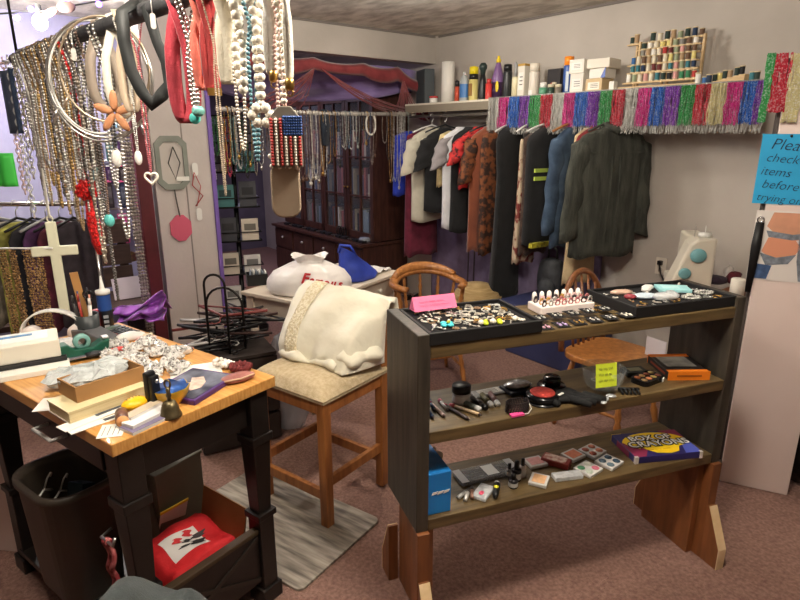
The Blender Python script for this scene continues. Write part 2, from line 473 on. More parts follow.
# special pieces first
def sp(px, py): 
    p = atz(px, py, zt); return p.dot(UX), p.dot(WX)
tq = sp(447, 326); rings2 = [(sp(481, 325)), (sp(486, 326)), (sp(493, 324)), (sp(500, 325)), (sp(515, 321))]
keepA = [(*tq, .036)] + [(*r, .022) for r in rings2]
p = su(*tq, zt)
o = thing('turquoise_brooch', 'turquoise blue brooch with yellow centre lying in the black tray', 'brooch', p, UANG)
q = MB()
for i in range(4):
    a = tau * i / 4 + .5; q.ball((.014 * cos(a), .014 * sin(a), .006), .011, 7, 5, (1, 1, .55))
q.build('petals', col((70, 196, 206), .4), o)
q = MB(); q.ball((.004, -.002, .013), .006); q.build('stone', col((200, 196, 60), .4), o)
for i, ((u, v), m, nm, lb) in enumerate(zip(rings2, (PEARL, col((206, 222, 40), .4), PEARL, col((214, 226, 48), .4), PEARL),
        ('pearl_stud', 'green_charm', 'pearl_stud', 'green_charm', 'pearl_stud'),
        ('white pearl stud, first pale bead along the black tray', 'lime green charm beside the first white pearl stud', 'white pearl stud between the two lime green charms',
         'lime green charm beyond the middle white pearl stud', 'lone white pearl stud near the end of the black tray'))):
    q = MB(); q.ball((0, 0, .008), .0105 if 'pearl' in nm else .009, 8, 6, (1, 1, .9) if 'pearl' in nm else (1, 1.2, .7))
    if 'green' in nm: q.ball((0, .013, .008), .0085, 8, 6)
    tag(q.build(nm, m, loc=su(u, v, zt)), lb, nm.split('_')[1], 'pearl studs in the jewelry tray' if 'pearl' in nm else 'green charms in the jewelry tray')
fill(TA, 80, KL, 'in the jewelry tray', keep=keepA)
# pink folded card standing behind the tray
p0 = su(U0 + .05, V0 + .255, ZB[2]); 
pc = shelf_at(433, 312, 2)
o = thing('price_card', 'bright pink folded card standing behind the jewelry tray', 'card', su(U0 + .14, V0 + .22, ZB[2] + .0415), UANG + .05)
q = MB(); q.prism([(-.02, 0), (.024, 0), (.004, .042)], -.075, .075, Mx(((0, 0, 1, 0), (1, 0, 0, 0), (0, 1, 0, 0), (0, 0, 0, 1)))); q.build('folded_paper', col((240, 120, 160), .7), o)
ang = atan2(.042, .024)
scribble(o, col((214, 84, 128), .7), Mx.Translation((0, -.0085, .0265)) @ Mx.Rotation(1.05, 4, 'X'), .11, 2, .012, .004)
# white foam ring holder with rings
ub, vb = u_of(553, 312, ZB[2])
o = thing('ring_holder', 'white foam ring holder standing between the two black trays', 'ring holder', su(U0 + .60, V0 + .185, ZB[2] + .0005), UANG - .02)
q = MB(); q.box((0, 0, .014), (.21, .088, .028)); q.build('foam_block', col((236, 222, 216), .9), o, bev=.004)
hold = o
for r in range(3):
    for i in range(7):
        x = -.088 + .029 * i + (.01 if r == 1 else 0); y = .03 - .03 * r
        if r == 0 and i % 1 == 0:
            q = MB(); q.lathe([(.0085, .028), (.0085, .05), (.007, .058), (.003, .062), (0, .0625)], 8, Mx.Translation((x, y, 0))); q.build('foam_finger', col((240, 232, 226), .9), o)
rl = [SILVER, col((230, 196, 196), .3, .4), GOLD, col((190, 120, 120), .35, .5), col((60, 56, 58), .3, .4)]
for r in range(3):
    for i in range(8):
        x = -.09 + .026 * i + (.006 if r == 1 else 0); y = .018 - .026 * r
        w = su(U0 + .60, V0 + .185, 0) + V((x * cos(UANG) - y * sin(UANG), x * sin(UANG) + y * cos(UANG), 0))
        q = MB(); q.tube([(.0085 * cos(t), 0, .0085 * sin(t)) for t in [tau * k / 12 for k in range(12)]], .0022, 5, True)
        q.ball((0, 0, .0115), .0052, 6, 4, (1.2, 1, .8)); q.ball((.006, 0, .0095), .003, 5, 3); q.ball((-.006, 0, .0095), .003, 5, 3)
        tag(q.build('display_ring', random.choice(rl), loc=(w.x, w.y, ZB[2] + .0365), rz=UANG + rnd(-.3, .3)),
            'stone-set ring standing in the white foam ring holder', 'ring', 'rings in the foam holder')
# earring cards
cards = [(545, 330, 'pink drop'), (556, 337, 'violet drop'), (573, 330, 'gold cluster'), (585, 321, 'small silver hook'), (598, 316, 'silver leaf'),
         (590, 334, 'white teardrop'), (607, 326, 'silver fan'), (622, 322, 'pale crystal'), (617, 311, 'tiny white bead'), (536, 318, 'grey stud'), (532, 327, 'pale stone')]
ec = {'pink drop': col((226, 170, 190), .3), 'violet drop': col((188, 160, 206), .3), 'gold cluster': GOLD, 'white teardrop': PEARL}
for px, py, nm in cards:
    ci_ = [c_[2] for c_ in cards].index(nm)
    u = TA[1] + .042 + .062 * (ci_ if ci_ < 6 else ci_ - 5.6); v = V0 + (.036 if ci_ < 6 else .1)
    o = thing('earring_card', 'black card with a pair of %s earrings on the top board' % nm, 'earring card', su(u, v, ZB[2] + .001 + .0015 * cards.index((px, py, nm))), UANG + rnd(-.2, .12), 'earring cards on the top board')
    q = MB(); q.box((0, 0, .0006), (.044, .056, .0012)); q.build('card', FELT, o)
    for s in (-1, 1):
        q = MB(); q.ball((s * .009, .008, .003), .0032, 6, 4); q.tube([(s * .009, .008, .003), (s * .009, -.002, .003)], .0012, 5); q.ball((s * .009, -.012, .004), .0062, 7, 5, (.75, 1.5, .6))
        q.build('earring', ec.get(nm, SILVER), o)
# bracelet
p = shelf_at(597, 310, 2)
q = MB(); q.beads([(.03 * cos(t), .022 * sin(t), .005) for t in [tau * i / 30 for i in range(31)]], .0048, 2, 6, 4)
tag(q.build('bracelet', GOLD, loc=(p.x, p.y, ZB[2] + .001)), 'gold beaded bracelet lying beside the white ring holder', 'bracelet')
# far tray contents
def inB(x, y): return su((TB[0] + TB[1]) / 2 + x, TB[3] + TB[2] / 2 + y, zt)
WB = TB[1] - TB[0]
tl = tuple(s.replace('the black tray beside the pink card', 'the black tray beside the teal card') for s in KL)
o = thing('teal_card', 'pale teal card lying in the black tray by the sewing machine', 'card', inB(WB * .24, .045), UANG - .5)
q = MB(); q.box((0, 0, .006), (.115, .075, .012)); q.build('card_body', col((150, 204, 208), .7), o, bev=.002)
q = MB(); q.box((-.01, .0, .0123), (.06, .04, .0006)); q.build('print', col((176, 218, 220), .7), o)
keepB = [((TB[0] + TB[1]) / 2 + WB * .24, TB[3] + TB[2] / 2 + .045, .075)]
for (x, y, w, d, c, lb) in ((-.29, .06, .09, .03, (206, 170, 150), 'pale pink comb lying at the back of the black tray'), (-.18, -.01, .1, .05, (186, 200, 210), 'bluish plastic packet lying in the middle of the black tray'),
                            (-.32, .0, .045, .03, (150, 60, 70), 'dark red trinket packet lying in the black tray'),
                            (.05, .085, .05, .03, (226, 224, 220), 'white plastic pouch standing beside the teal card'), (-.02, .06, .04, .03, (222, 220, 214), 'small white pouch lying behind the bagged jewelry')):
    xx = x * WB / .42 * .42 * 1.0
    o_ = MB(); o_.ball((0, 0, .008), 1, 9, 5, (w / 2, d / 2, .011))
    tag(o_.build('packet', col(c, .35), loc=inB(xx * 1.0 if abs(xx) < WB / 2 - .05 else (WB / 2 - .07) * (1 if xx > 0 else -1), y), rz=UANG + rnd(-.5, .3)), lb, 'packet')
    keepB.append(((TB[0] + TB[1]) / 2 + xx, TB[3] + TB[2] / 2 + y, .045))
def crumple_bag(name, label, p, w, d, h, m, rz=0., seed=0, group=None, n=14, rough=0.):
    q = MB(); r = random.Random(seed)
    def fn(u, v):
        a = tau * u; ph = pi * v
        rr = 1 + .22 * noise.noise(V((cos(a) * 2 + seed, sin(a) * 2, cos(ph) * 2)))
        z = (1 - cos(ph)) / 2
        if rough: rr *= 1 + r.uniform(-rough, rough) * sin(ph); z *= 1 + r.uniform(-rough, rough)
        return (w / 2 * sin(ph) ** .6 * cos(a) * rr, d / 2 * sin(ph) ** .6 * sin(a) * rr, h * z * (1 + .3 * noise.noise(V((cos(a) * 3, sin(a) * 3, seed + 5.)))))
    q.sheet(fn, n, 7)
    if rough: q.sm = [False] * len(q.sm)
    return tag(q.build(name, m, loc=p, rz=rz), label, name.replace('_', ' ').replace('plastic ', ''), group)
SPECK = mat('speckled_baggy', (96, 92, 88), .2, .1, rgb2=(236, 234, 230), ns=70, alpha=.8, ramp=(.36, .5))
BAGGY = mat('clear_baggy', (236, 238, 240), .16, 0, alpha=.55, nz=.15, ns=60, bump=.6, bs=60)
crumple_bag('plastic_bag', 'small clear plastic bag of jewelry in the black tray', inB(-.02, -.045), .11, .06, .026, BAGGY, UANG, 3)
for i, (x, y, lb) in enumerate(((.07, -.07, 'silver filigree bracelet lying beside the clear jewelry bag'), (.165, -.035, 'silver filigree bracelet lying beside the side rim of the tray'))):
    q = MB(); q.beads([(.034 * cos(t), .022 * sin(t), .006) for t in [tau * k / 26 for k in range(27)]], .006, 2, 6, 4, (1, 1, .8), .2)
    q.beads([(.022 * cos(t), .013 * sin(t), .006) for t in [tau * k / 18 for k in range(19)]], .004, 2.2, 6, 4)
    tag(q.build('filigree_bracelet', SILVER, loc=inB(x, y), rz=UANG), lb, 'bracelet'); keepB.append(((TB[0] + TB[1]) / 2 + x, TB[3] + TB[2] / 2 + y, .05))
fill(TB, 26, tl, 'in the far display tray', keep=keepB, mind=.026)

# ---- middle board
def mid(px, py): return shelf_at(px, py, 1)
# cosmetic pencils
pens = [(428, 412, 'yellow-capped', (40, 60, 96), (236, 170, 40), .1, -.1), (436, 410, 'pink-topped pale', (222, 196, 190), (224, 110, 140), .11, .05), (443, 406, 'short pink and white', (236, 230, 228), (228, 120, 150), .075, -.05),
        (455, 413, 'dark grey pink-tipped', (70, 60, 60), (236, 120, 140), .12, .25), (464, 411, 'beige pink-tipped', (206, 178, 140), (236, 120, 130), .11, .55), (431, 405, 'blue', (70, 92, 130), (200, 200, 204), .09, -.15)]
for px, py, nm, c1, c2, ln, tn in pens:
    p = mid(px, py)
    p = su(p.dot(UX), max(p.dot(WX), V0 + ln / 2 + .015), ZB[1] + .0065)
    o = thing('cosmetic_pencil', '%s makeup pencil lying on the middle board' % nm, 'pencil', p, UANG + pi / 2 + tn, 'makeup pencils on the middle board')
    q = MB(); q.tube([(-ln / 2, 0, 0), (ln / 2 - .02, 0, 0)], .0058, 8); q.build('barrel', col(c1, .4), o)
    q = MB(); q.tube([(ln / 2 - .02, 0, 0), (ln / 2 - .004, 0, 0), (ln / 2, 0, 0)], [.0064, .0064, .004], 8); q.build('cap', col(c2, .4), o)
    q = MB(); q.tube([(-ln / 2, 0, 0), (-ln / 2 - .012, 0, 0)], [.005, .001], 8); q.build('tip', col((60, 40, 36), .5), o)
# jar
p = mid(461, 402)
o = thing('cream_jar', 'clear cream jar with black lid on the middle board', 'jar', (p.x, p.y, ZB[1] + .0005), UANG)
q = MB(); q.lathe([(.027, 0), (.03, .004), (.03, .034), (.027, .038)], 20); q.build('glass_body', col((196, 196, 196), .2, coat=.4), o)
q = MB(); q.lathe([(.032, .038), (.032, .06), (.028, .064), (0, .065)], 20); q.build('lid', BLACKP, o)
q = MB(); q.lathe([(.0305, .008), (.0305, .03)], 20, cap=False); q.build('label_band', col((222, 222, 220), .5), o)
# makeup tubes
for i, (px, py, c) in enumerate(((473, 409, (112, 122, 116)), (481, 407, (60, 52, 54)), (488, 404, (122, 116, 84)), (495, 403, (150, 116, 112)))):
    p = mid(px, py)
    lb = ('grey-green', 'black', 'olive', 'dusty pink')[i]
    o = thing('makeup_tube', '%s makeup tube lying with its cap to the front edge' % lb, 'tube', (p.x, p.y, ZB[1] + .0095), UANG - pi / 2 + (.35, .1, -.1, -.2)[i], 'makeup tubes on the middle board')
    q = MB(); q.tube([(-.055, 0, .0), (-.02, 0, 0), (.012, 0, 0)], [.009, .0088, .0088], 12); q.build('tube_body', col(c, .35), o)
    q = MB(); q.tube([(.012, 0, 0), (.03, 0, 0)], .0092, 14); q.build('cap', col((226, 226, 224) if i != 1 else (26, 26, 26), .35), o)
# clear packet with label
p = mid(489, 393)
o = thing('label_packet', 'clear packet with white printed label lying behind the makeup tubes', 'packet', (p.x, p.y, ZB[1] + .001), UANG + .05)
q = MB(); q.box((0, 0, .003), (.13, .05, .006)); q.build('sleeve', BAGGY, o, bev=.002)
q = MB(); q.box((.0, 0, .0065), (.085, .035, .001)); q.build('label_card', PAPER, o)
for k in range(3):
    q = MB(); q.box((0, .009 - .009 * k, .0072), (.06, .002, .0004)); q.build('print_line', col((90, 90, 90), .7), o)
# bundle of cards/blister behind
p = mid(517, 391)
crumple_bag('blister_pack', 'silvery blister pack lying on black pouch behind the beaded cuff', (p.x, p.y, ZB[1] + .016), .1, .06, .02, col((170, 170, 172), .3, .6, nz=.4, ns=50), UANG, 8)
q = MB(); q.box((0, 0, .008), (.1, .075, .016)); tag(q.build('pouch', col((26, 28, 40), .5, nz=.3, ns=30), loc=(p.x, p.y, ZB[1] + .0005), rz=UANG + .1, bev=.004), 'dark blue-black pouch lying under the blister pack', 'pouch')
# beaded cuff with pink tag
p = mid(517, 411)
o = thing('beaded_cuff', 'black beaded cuff bracelet with a pink tag', 'bracelet', (p.x, p.y, ZB[1] + .001), UANG)
q = MB()
for k in range(5):
    q.beads([(.038 * cos(t), .022 * sin(t), .004 + .007 * k) for t in [tau * i / 30 + k * .1 for i in range(31)]], .0042, 2, 6, 4)
q.build('cuff', col((36, 26, 28), .25, .2), o)
q = MB(); q.box((-.018, -.03, .004), (.045, .018, .006)); q.build('tag', col((236, 80, 150), .6), o)
q = MB(); q.tube([(.036, -.006, .03), (.04, -.02, .01), (.02, -.034, .003), (0, -.034, .003)], .0018, 5); q.build('tag_string', WHITEP, o)
# compacts
for (px, py, R_, lb, top) in ((551, 391, .05, 'round black lidded makeup case standing behind the red palette', None), (542, 400, .056, 'round black makeup palette with red cracked powder', (160, 40, 36))):
    p = mid(px, py)
    p = su(p.dot(UX), min(p.dot(WX), V1 - R_ - .002), 0)
    o = thing('makeup_palette', lb, 'makeup palette', (p.x, p.y, ZB[1] + .0005), UANG)
    q = MB(); q.lathe([(R_ * .9, 0), (R_, .006), (R_, .02), (R_ * .92, .026), (0, .0265)], 28); q.build('case', col((20, 20, 22), .18), o)
    if top:
        q = MB(); q.lathe([(R_ * .74, .026), (R_ * .72, .03), (0, .031)], 24); q.build('powder', col(top, .8, nz=.4, ns=90, rgb2=(196, 66, 52)), o)
        q = MB(); q.lathe([(R_ * 1.12, .0), (R_ * 1.12, .004)], 28); q.build('base_disc', col((30, 30, 32), .2), o)
    else:
        q = MB(); q.lathe([(.03, .027), (.03, .05), (.026, .055), (0, .056)], 24); q.build('lid_knob', col((18, 18, 19), .15), o)
# black glove / brush roll
p = mid(575, 399)
o = thing('black_gloves', 'flat black knitted glove lying on the middle board', 'glove', (p.x, p.y, ZB[1] + .001), UANG + .0)
o.scale = (1.3, 1.3, 1.2)
q = MB(); q.ball((-.03, .018, .01), 1, 12, 6, (.05, .042, .012)); q.build('palm', col((16, 16, 17), .8), o)
for k in range(4):
    q = MB(); q.tube([(-.03 + .018 * k, .0, .01), (-.012 + .019 * k, -.035, .011), (.004 + .019 * k, -.06 + .006 * k, .009)], [.011, .0105, .008], 8); q.build('finger', col((16, 16, 17), .8), o)
q = MB(); q.tube([(-.06, .02, .01), (-.075, -.01, .01), (-.07, -.03, .009)], [.012, .011, .008], 8); q.build('thumb', col((16, 16, 17), .8), o)
q = MB(); q.box((-.045, .0, .022), (.02, .006, .002), .4); q.build('tag', PAPER, o)
# glass bowl with green note
p = mid(602, 387)
GB = (p.x, p.y, ZB[1] + .0005)
o = thing('glass_bowl', 'clear glass bowl of rings with lime green note', 'bowl', GB, UANG)
q = MB()
sc = .0
prof = [(.0, .003), (.045, .003), (.055, .012), (.066, .045), (.072, .075), (.0735, .076), (.0755, .075), (.07, .042), (.059, .008), (.047, 0), (0, 0)]
q.lathe(prof[::-1], 32, cap=False); q.build('bowl_body', GLASS, o)
q = MB(); q.box((0, 0, 0), (.085, .0012, .08)); n_ = q.build('note', col((222, 240, 60), .7), None, loc=V(GB) + su(-.045, -.068, .078), rot=(-.2, .05, UANG))
tag(n_, 'lime green handwritten note stuck on the front of the glass bowl', 'note')
scribble(n_, col((120, 132, 40), .7), rot_mx(pi / 2, 0, 0, (0, -.0012, .022)), .062, 3, .02, .006)
for k in range(26):
    a, r = rnd(0, tau), sqrt(rnd(0, 1)) * .038
    q = MB(); q.tube([(.009 * cos(t), .009 * sin(t), 0) for t in [tau * i / 12 for i in range(12)]], .0018, 5, True); q.ball((.009, 0, 0), .004, 6, 4)
    tag(q.build('bowl_ring', random.choice([SILVER, SILVER, GOLD]), loc=V(GB) + V((r * cos(a), r * sin(a), .012 + rnd(0, .028))), rot=(rnd(-1, 1), rnd(-1, 1), rnd(0, 6))),
        'small metal ring lying among others in the glass bowl', 'ring', 'rings in the glass bowl')
for k, (px, py) in enumerate(((599, 399), (605, 400), (611, 397), (594, 398), (603, 403))):
    p = mid(px, py)
    crumple_bag('jewel_packet', 'tiny clear packet of jewels lying before the glass bowl', (p.x, p.y, ZB[1] + .001), .034, .026, .008, col((200, 202, 204), .2, .4, nz=.3, ns=120), rnd(0, 3), 20 + k, 'jewel packets before the bowl')
p = mid(629, 393)
o = thing('hair_clip', 'black hair claw clip lying between bowl and palette', 'hair clip', (p.x, p.y, ZB[1] + .001), UANG - .4)
for k in range(5):
    q = MB(); q.tube([(-.03 + .014 * k, .015, .004), (-.03 + .014 * k, .0, .014), (-.026 + .014 * k, -.02, .004)], .004, 6); q.build('prong', BLACKP, o)
q = MB(); q.tube([(-.036, .006, .012), (.034, .006, .012)], .0055, 8); q.build('spine', BLACKP, o)
p = mid(647, 381)
o = thing('eyeshadow_palette', 'black eyeshadow palette with colourful pans beside the orange boxes', 'makeup palette', (p.x, p.y, ZB[1] + .0005), UANG + .25)
q = MB(); q.prism(rrect(.12, .07, .02), 0, .018); q.build('case', col((18, 18, 20), .25), o)
for k in range(8):
    q = MB(); q.lathe([(.011, .018), (.011, .0195)], 12, Mx.Translation((-.04 + .027 * (k % 4), .014 - .028 * (k // 4), 0)))
    q.build('pan', col([(206, 120, 70), (220, 170, 110), (170, 90, 60), (214, 186, 120), (150, 120, 80), (226, 140, 90), (190, 160, 90), (130, 70, 50)][k], .7), o)
q = MB(); q.box((.038, -.038, .01), (.022, .004, .012), .4); q.build('price_tag', PAPER, o)
p = mid(634, 374)
o = thing('face_powder_box', 'dark flat square makeup box lying behind the eyeshadow palette', 'makeup box', (p.x, p.y, ZB[1] + .0005), UANG - .2)
q = MB(); q.box((0, 0, .009), (.085, .06, .018)); q.build('case', col((38, 42, 36), .5), o, bev=.002)
q = MB(); q.box((0, 0, .0185), (.05, .03, .001)); q.build('print', col((132, 128, 100), .6), o)
# orange game boxes
p = mid(677, 371)
o = thing('orange_box', 'orange and black flat box lying at the end of the middle board', 'box', (p.x, p.y, ZB[1] + .0005), UANG - .32)
q = MB(); q.box((0, 0, .015), (.15, .17, .03)); q.build('box_body', col((36, 26, 22), .4), o, bev=.002)
q = MB(); q.box((.0, .02, .0305), (.11, .1, .001)); q.build('cover_photo', col((120, 118, 112), .45, nz=.4, ns=18, rgb2=(176, 172, 160)), o)
for y in (-.0855, .0855):
    q = MB(); q.box((0, y, .017), (.152, .004, .034)); q.build('end_panel', col((240, 130, 30), .5), o)
for y_, h_ in ((-.073, .022), (.076, .018)):
    q = MB(); q.box((0, y_, .0308), (.15, h_, .0015)); q.build('orange_band', col((238, 126, 30), .5), o)
q = MB(); q.box((0, -.088, .017), (.09, .001, .007)); q.build('lettering_band', col((168, 84, 18), .5), o)
for x in (-.0755,):
    q = MB(); q.box((x, 0, .015), (.001, .12, .008)); q.build('side_print', col((150, 60, 30), .5), o)

# ---- bottom board
def low(px, py): return shelf_at(px, py, 0)
p = low(438, 500)
o = thing('tissue_box', 'bright blue tissue box against the shelf side', 'tissue box', su(U0 + .085, V0 + .135, ZB[0] + .0005), UANG)
bl = col((28, 126, 206), .45)
q = MB(); q.prism([(-.115, 0), (.115, 0), (.115, .075), (.06, .145), (-.115, .145)], -.04, .04, Mx(((0, 0, 1, 0), (1, 0, 0, 0), (0, 1, 0, 0), (0, 0, 0, 1)))); q.build('carton', bl, o, bev=.003)
q = MB(); q.lathe([(1, 0), (.98, .002)], 18, Mx.Translation((.041, .03, .1)) @ Mx.Rotation(pi / 2, 4, 'Y') @ Mx.Diagonal((.028, .05, 1, 1))); q.build('opening', col((60, 44, 36), .8), o)
q = MB()
q.sheet(lambda u, v: (.03 + .025 * v + .008 * sin(9 * u), -.01 + .08 * u, .085 + .05 * v * (1 - .6 * abs(u - .5)) + .01 * sin(7 * u)), 10, 5); q.build('tissue', col((196, 160, 124), .8), o)
for k in range(3):
    q = MB(); q.prism([(-.008, 0), (.01, .004), (.014, .012), (-.004, .01)], 0, .001, rot_mx(pi / 2, 0, 0, (-.02 + .02 * k, -.116, .07))); q.build('white_mark', WHITEP, o)
q = MB(); q.tube([(.0405, -.05, .12), (.0405, .0, .13)], .0015, 4); q.build('side_print', WHITEP, o)
# brush set in clear sleeve
p = low(487, 474)
o = thing('brush_set', 'clear sleeve of black makeup brushes on the bottom board', 'brush set', (p.x, p.y, ZB[0] + .001), UANG + .03)
q = MB(); q.box((0, 0, .007), (.24, .085, .014)); q.build('sleeve', mat('sleeve_plastic', (200, 200, 202), .15, 0, alpha=.35, bump=.4, bs=50), o, bev=.004)
for k in range(6):
    q = MB(); q.tube([(-.1, -.032 + .012 * k, .007), (-.02, -.032 + .012 * k, .007), (.09, -.03 + .012 * k, .007)], [.006, .004, .002], 7); q.build('brush', col((40, 40, 42), .4), o)
q = MB(); q.box((.01, 0, .0148), (.045, .06, .001)); q.build('label_card', col((226, 226, 224), .6), o)
for x_ in (-.105, .1):
    q = MB(); q.box((x_, 0, .0145), (.027, .08, .001)); q.build('sleeve_edge', col((176, 176, 178), .3), o)
def small_bottle(name, lb, px, py, lvl, r, h, c, cap, group=None, lie=None):
    p = shelf_at(px, py, lvl)
    o = thing(name, lb, 'bottle', (p.x, p.y, ZB[lvl] + .0005), UANG, group)
    q = MB(); q.lathe([(r * .95, 0), (r, .003), (r, h * .55), (r * .5, h * .62)], 14); q.build('bottle_body', col(c, .25), o)
    q = MB(); q.lathe([(r * .55, h * .62), (r * .5, h * .95), (r * .4, h)], 12); q.build('cap', col(cap, .35), o)
    q = MB(); q.lathe([(r * 1.02, h * .12), (r * 1.02, h * .42)], 14, cap=False); q.build('label_band', col((206, 204, 200), .6), o)
small_bottle('nail_polish', 'black nail polish bottle standing beside the tissue box', 437, 492, 0, .014, .07, (36, 32, 34), (24, 24, 24))
small_bottle('nail_polish', 'dark polish bottle with black cap, tallest beside the brush sleeve', 516, 480, 0, .017, .075, (30, 24, 26), (20, 20, 20))
small_bottle('nail_polish', 'polish bottle with white label before the tall dark one', 513, 487, 0, .016, .05, (40, 36, 38), (26, 24, 24))
small_bottle('nail_polish', 'pale polish bottle with black cap beside the pink compact', 522, 476, 0, .013, .07, (206, 196, 190), (24, 24, 24))
small_bottle('nail_polish', 'short grey polish bottle behind the dark polish bottles', 509, 476, 0, .012, .05, (130, 126, 124), (36, 36, 36))
# lipsticks
for k, (px, py, tn, lb, c) in enumerate(((463, 496, .5, 'silver', (196, 194, 190)), (467, 497, .9, 'white', (226, 222, 216)), (472, 495, 1.1, 'brown', (150, 110, 92)))):
    p = low(px, py)
    o = thing('lip_pencil', '%s lipstick tube lying before the brush sleeve' % lb, 'lipstick', (p.x, p.y, ZB[0] + .008), UANG + tn, 'lipsticks on the bottom board')
    q = MB(); q.tube([(-.03, 0, 0), (.012, 0, 0)], .007, 10); q.build('tube_body', col(c, .3, .3), o)
    q = MB(); q.tube([(.012, 0, 0), (.034, 0, 0)], .0062, 10); q.build('cap', col((70, 64, 60), .3), o)
p = low(483, 494)
o = thing('sample_packet', 'clear packet with pink sample lying before the brush sleeve', 'packet', (p.x, p.y, ZB[0] + .001), UANG + .7)
q = MB(); q.box((0, 0, .006), (.085, .05, .012)); q.build('sleeve', BAGGY, o, bev=.003)
q = MB(); q.ball((-.015, 0, .012), .01, 8, 5, (1.3, .9, .4)); q.build('sample', col((226, 80, 110), .4), o)
p = low(496, 493)
o = thing('eye_pencil', 'black tube with yellow sticker lying beside sample packet', 'cosmetic tube', (p.x, p.y, ZB[0] + .0125), UANG + 1.0)
q = MB(); q.tube([(-.04, 0, 0), (-.015, 0, 0), (.03, 0, 0)], [.007, .011, .012], 12); q.build('tube_body', BLACKP, o)
q = MB(); q.tube([(.03, 0, 0), (.042, 0, 0)], .0095, 12); q.build('cap', WHITEP, o)
q = MB(); q.lathe([(.0085, 0), (.0085, .0012)], 12, Mx.Translation((0, 0, .0115))); q.build('sticker', col((232, 222, 50), .6), o)
# compacts
def compact(px, py, rz, lb, cols, w=.07, d=.062):
    p = low(px, py)
    o = thing('powder_compact', lb, 'makeup compact', (p.x, p.y, ZB[0] + .001), UANG + rz, 'square makeup compacts on the bottom board')
    q = MB(); q.box((0, 0, .006), (w, d, .012)); q.build('case', col((214, 210, 206), .2, coat=.3), o, bev=.002)
    if len(cols) == 1:
        q = MB(); q.box((0, 0, .0125), (w * .74, d * .7, .001)); q.build('powder', col(cols[0], .8, nz=.1, ns=80), o)
    else:
        for k, c in enumerate(cols):
            q = MB(); q.lathe([(.0135, .012), (.0135, .0132)], 14, Mx.Translation(((k % 2 - .5) * w * .48, (.5 - k // 2) * d * .46, 0))); q.build('pan', col(c, .8), o)
compact(535, 464, 0, 'square compact of pale pink powder beside polish bottles', [(214, 158, 156)])
compact(539, 482, .8, 'square compact of peach powder turned like a diamond', [(222, 172, 126)])
compact(573, 457, .25, 'square compact of coral powder between red palette and bronze pans', [(206, 126, 96)])
compact(592, 453, .3, 'square compact of four coppery pans behind the others', [(176, 104, 84), (190, 118, 96), (160, 84, 66), (206, 132, 104)], .08, .072)
compact(588, 471, .35, 'square compact of green and pink pans at the front edge', [(96, 160, 120), (216, 216, 206), (196, 206, 190), (222, 120, 140)], .08, .072)
compact(609, 464, .35, 'square compact of four blue-grey pans beside the crayon box', [(88, 110, 126), (70, 92, 112), (96, 118, 130), (60, 84, 104)], .08, .072)
p = low(556, 464)
o = thing('blush_palette', 'red and cream makeup palette standing between powder compacts', 'makeup palette', (p.x, p.y, ZB[0] + .001), UANG - .9)
q = MB(); q.box((0, 0, .011), (.1, .05, .022)); q.build('case', col((140, 52, 48), .3), o, bev=.002)
q = MB(); q.box((-.004, 0, .0225), (.08, .04, .001)); q.build('cover', col((226, 206, 190), .4, nz=.3, ns=50, rgb2=(166, 80, 70)), o)
p = low(567, 478)
o = thing('lip_gloss_pack', 'clear pack of brown lip gloss lying at the front edge', 'cosmetic pack', (p.x, p.y, ZB[0] + .001), UANG - .15)
q = MB(); q.box((0, 0, .008), (.105, .038, .016)); q.build('sleeve', BAGGY, o, bev=.003)
q = MB(); q.tube([(-.04, 0, .008), (.02, 0, .008)], .0068, 8); q.build('gloss_tube', col((126, 74, 58), .3), o)
q = MB(); q.tube([(.02, 0, .008), (.045, 0, .008)], .006, 8); q.build('cap', col((70, 40, 34), .3), o)
# crayon box
p = low(655, 449)
o = thing('crayon_box', 'flat purple and yellow box lettered as a box of crayons', 'crayon box', su(p.dot(UX), p.dot(WX), ZB[0] + .0005), UANG - .18)
W_, D_, T_ = .268, .172, .026
q = MB(); q.box((0, 0, T_ / 2), (W_, D_, T_)); q.build('carton', col((44, 38, 96), .4), o, bev=.0015)
def top_patch(nm, pts, m, z):
    q = MB(); q.prism([((x - .5) * (W_ - .004), (y - .5) * (D_ - .004)) for x, y in pts], z, z + .0004); q.build(nm, m, o)
yl = col((246, 206, 28), .45); mg = col((140, 40, 76), .45); bl2 = col((84, 96, 190), .45)
top_patch('magenta_corner', [(0, .0), (.16, 0), (.3, .3), (.1, .62), (0, .6)], mg, T_)
top_patch('magenta_corner', [(.72, 1), (1, 1), (1, .62), (.86, .5)], mg, T_)
top_patch('blue_corner', [(.76, 0), (1, 0), (1, .4), (.86, .42)], bl2, T_)
arc = [(.5 + .5 * cos(t), .5 + .46 * sin(t)) for t in [pi * .04 + (pi * .92) * i / 14 for i in range(15)]]
top_patch('yellow_field', arc + [(.02, .62), (.1, .36), (.14, .42), (.18, .3), (.22, .38), (.26, .26), (.36, .1), (.55, .04), (.7, .1), (.78, .3), (.88, .34), (.97, .5)], yl, T_ + .0005)
q = MB(); q.box((-W_ / 2 + .02, D_ / 2 - .0, T_ / 2), (.04, .002, T_)); q.build('yellow_edge', yl, o)
q = MB(); q.box((-W_ / 2 - .0003, 0, T_ / 2), (.0012, D_ * .5, T_ * .9)); q.build('side_print', mg, o)
bkm = col((22, 20, 24), .5); wtm = col((244, 242, 238), .5)
for i, (wd, sz, y, x) in enumerate((('BOX OF', .046, .036, -.004), ('CRAYONS', .052, -.006, .008))):
    text(wd, sz, bkm, o, rot_mx(0, 0, 0, (x, y, T_ + .0016)), 'letter_outline', .0003, off=.0055, space=1.02)
    text(wd, sz, wtm, o, rot_mx(0, 0, 0, (x, y, T_ + .0024)), 'lettering', .0003, off=.0008, space=1.02)
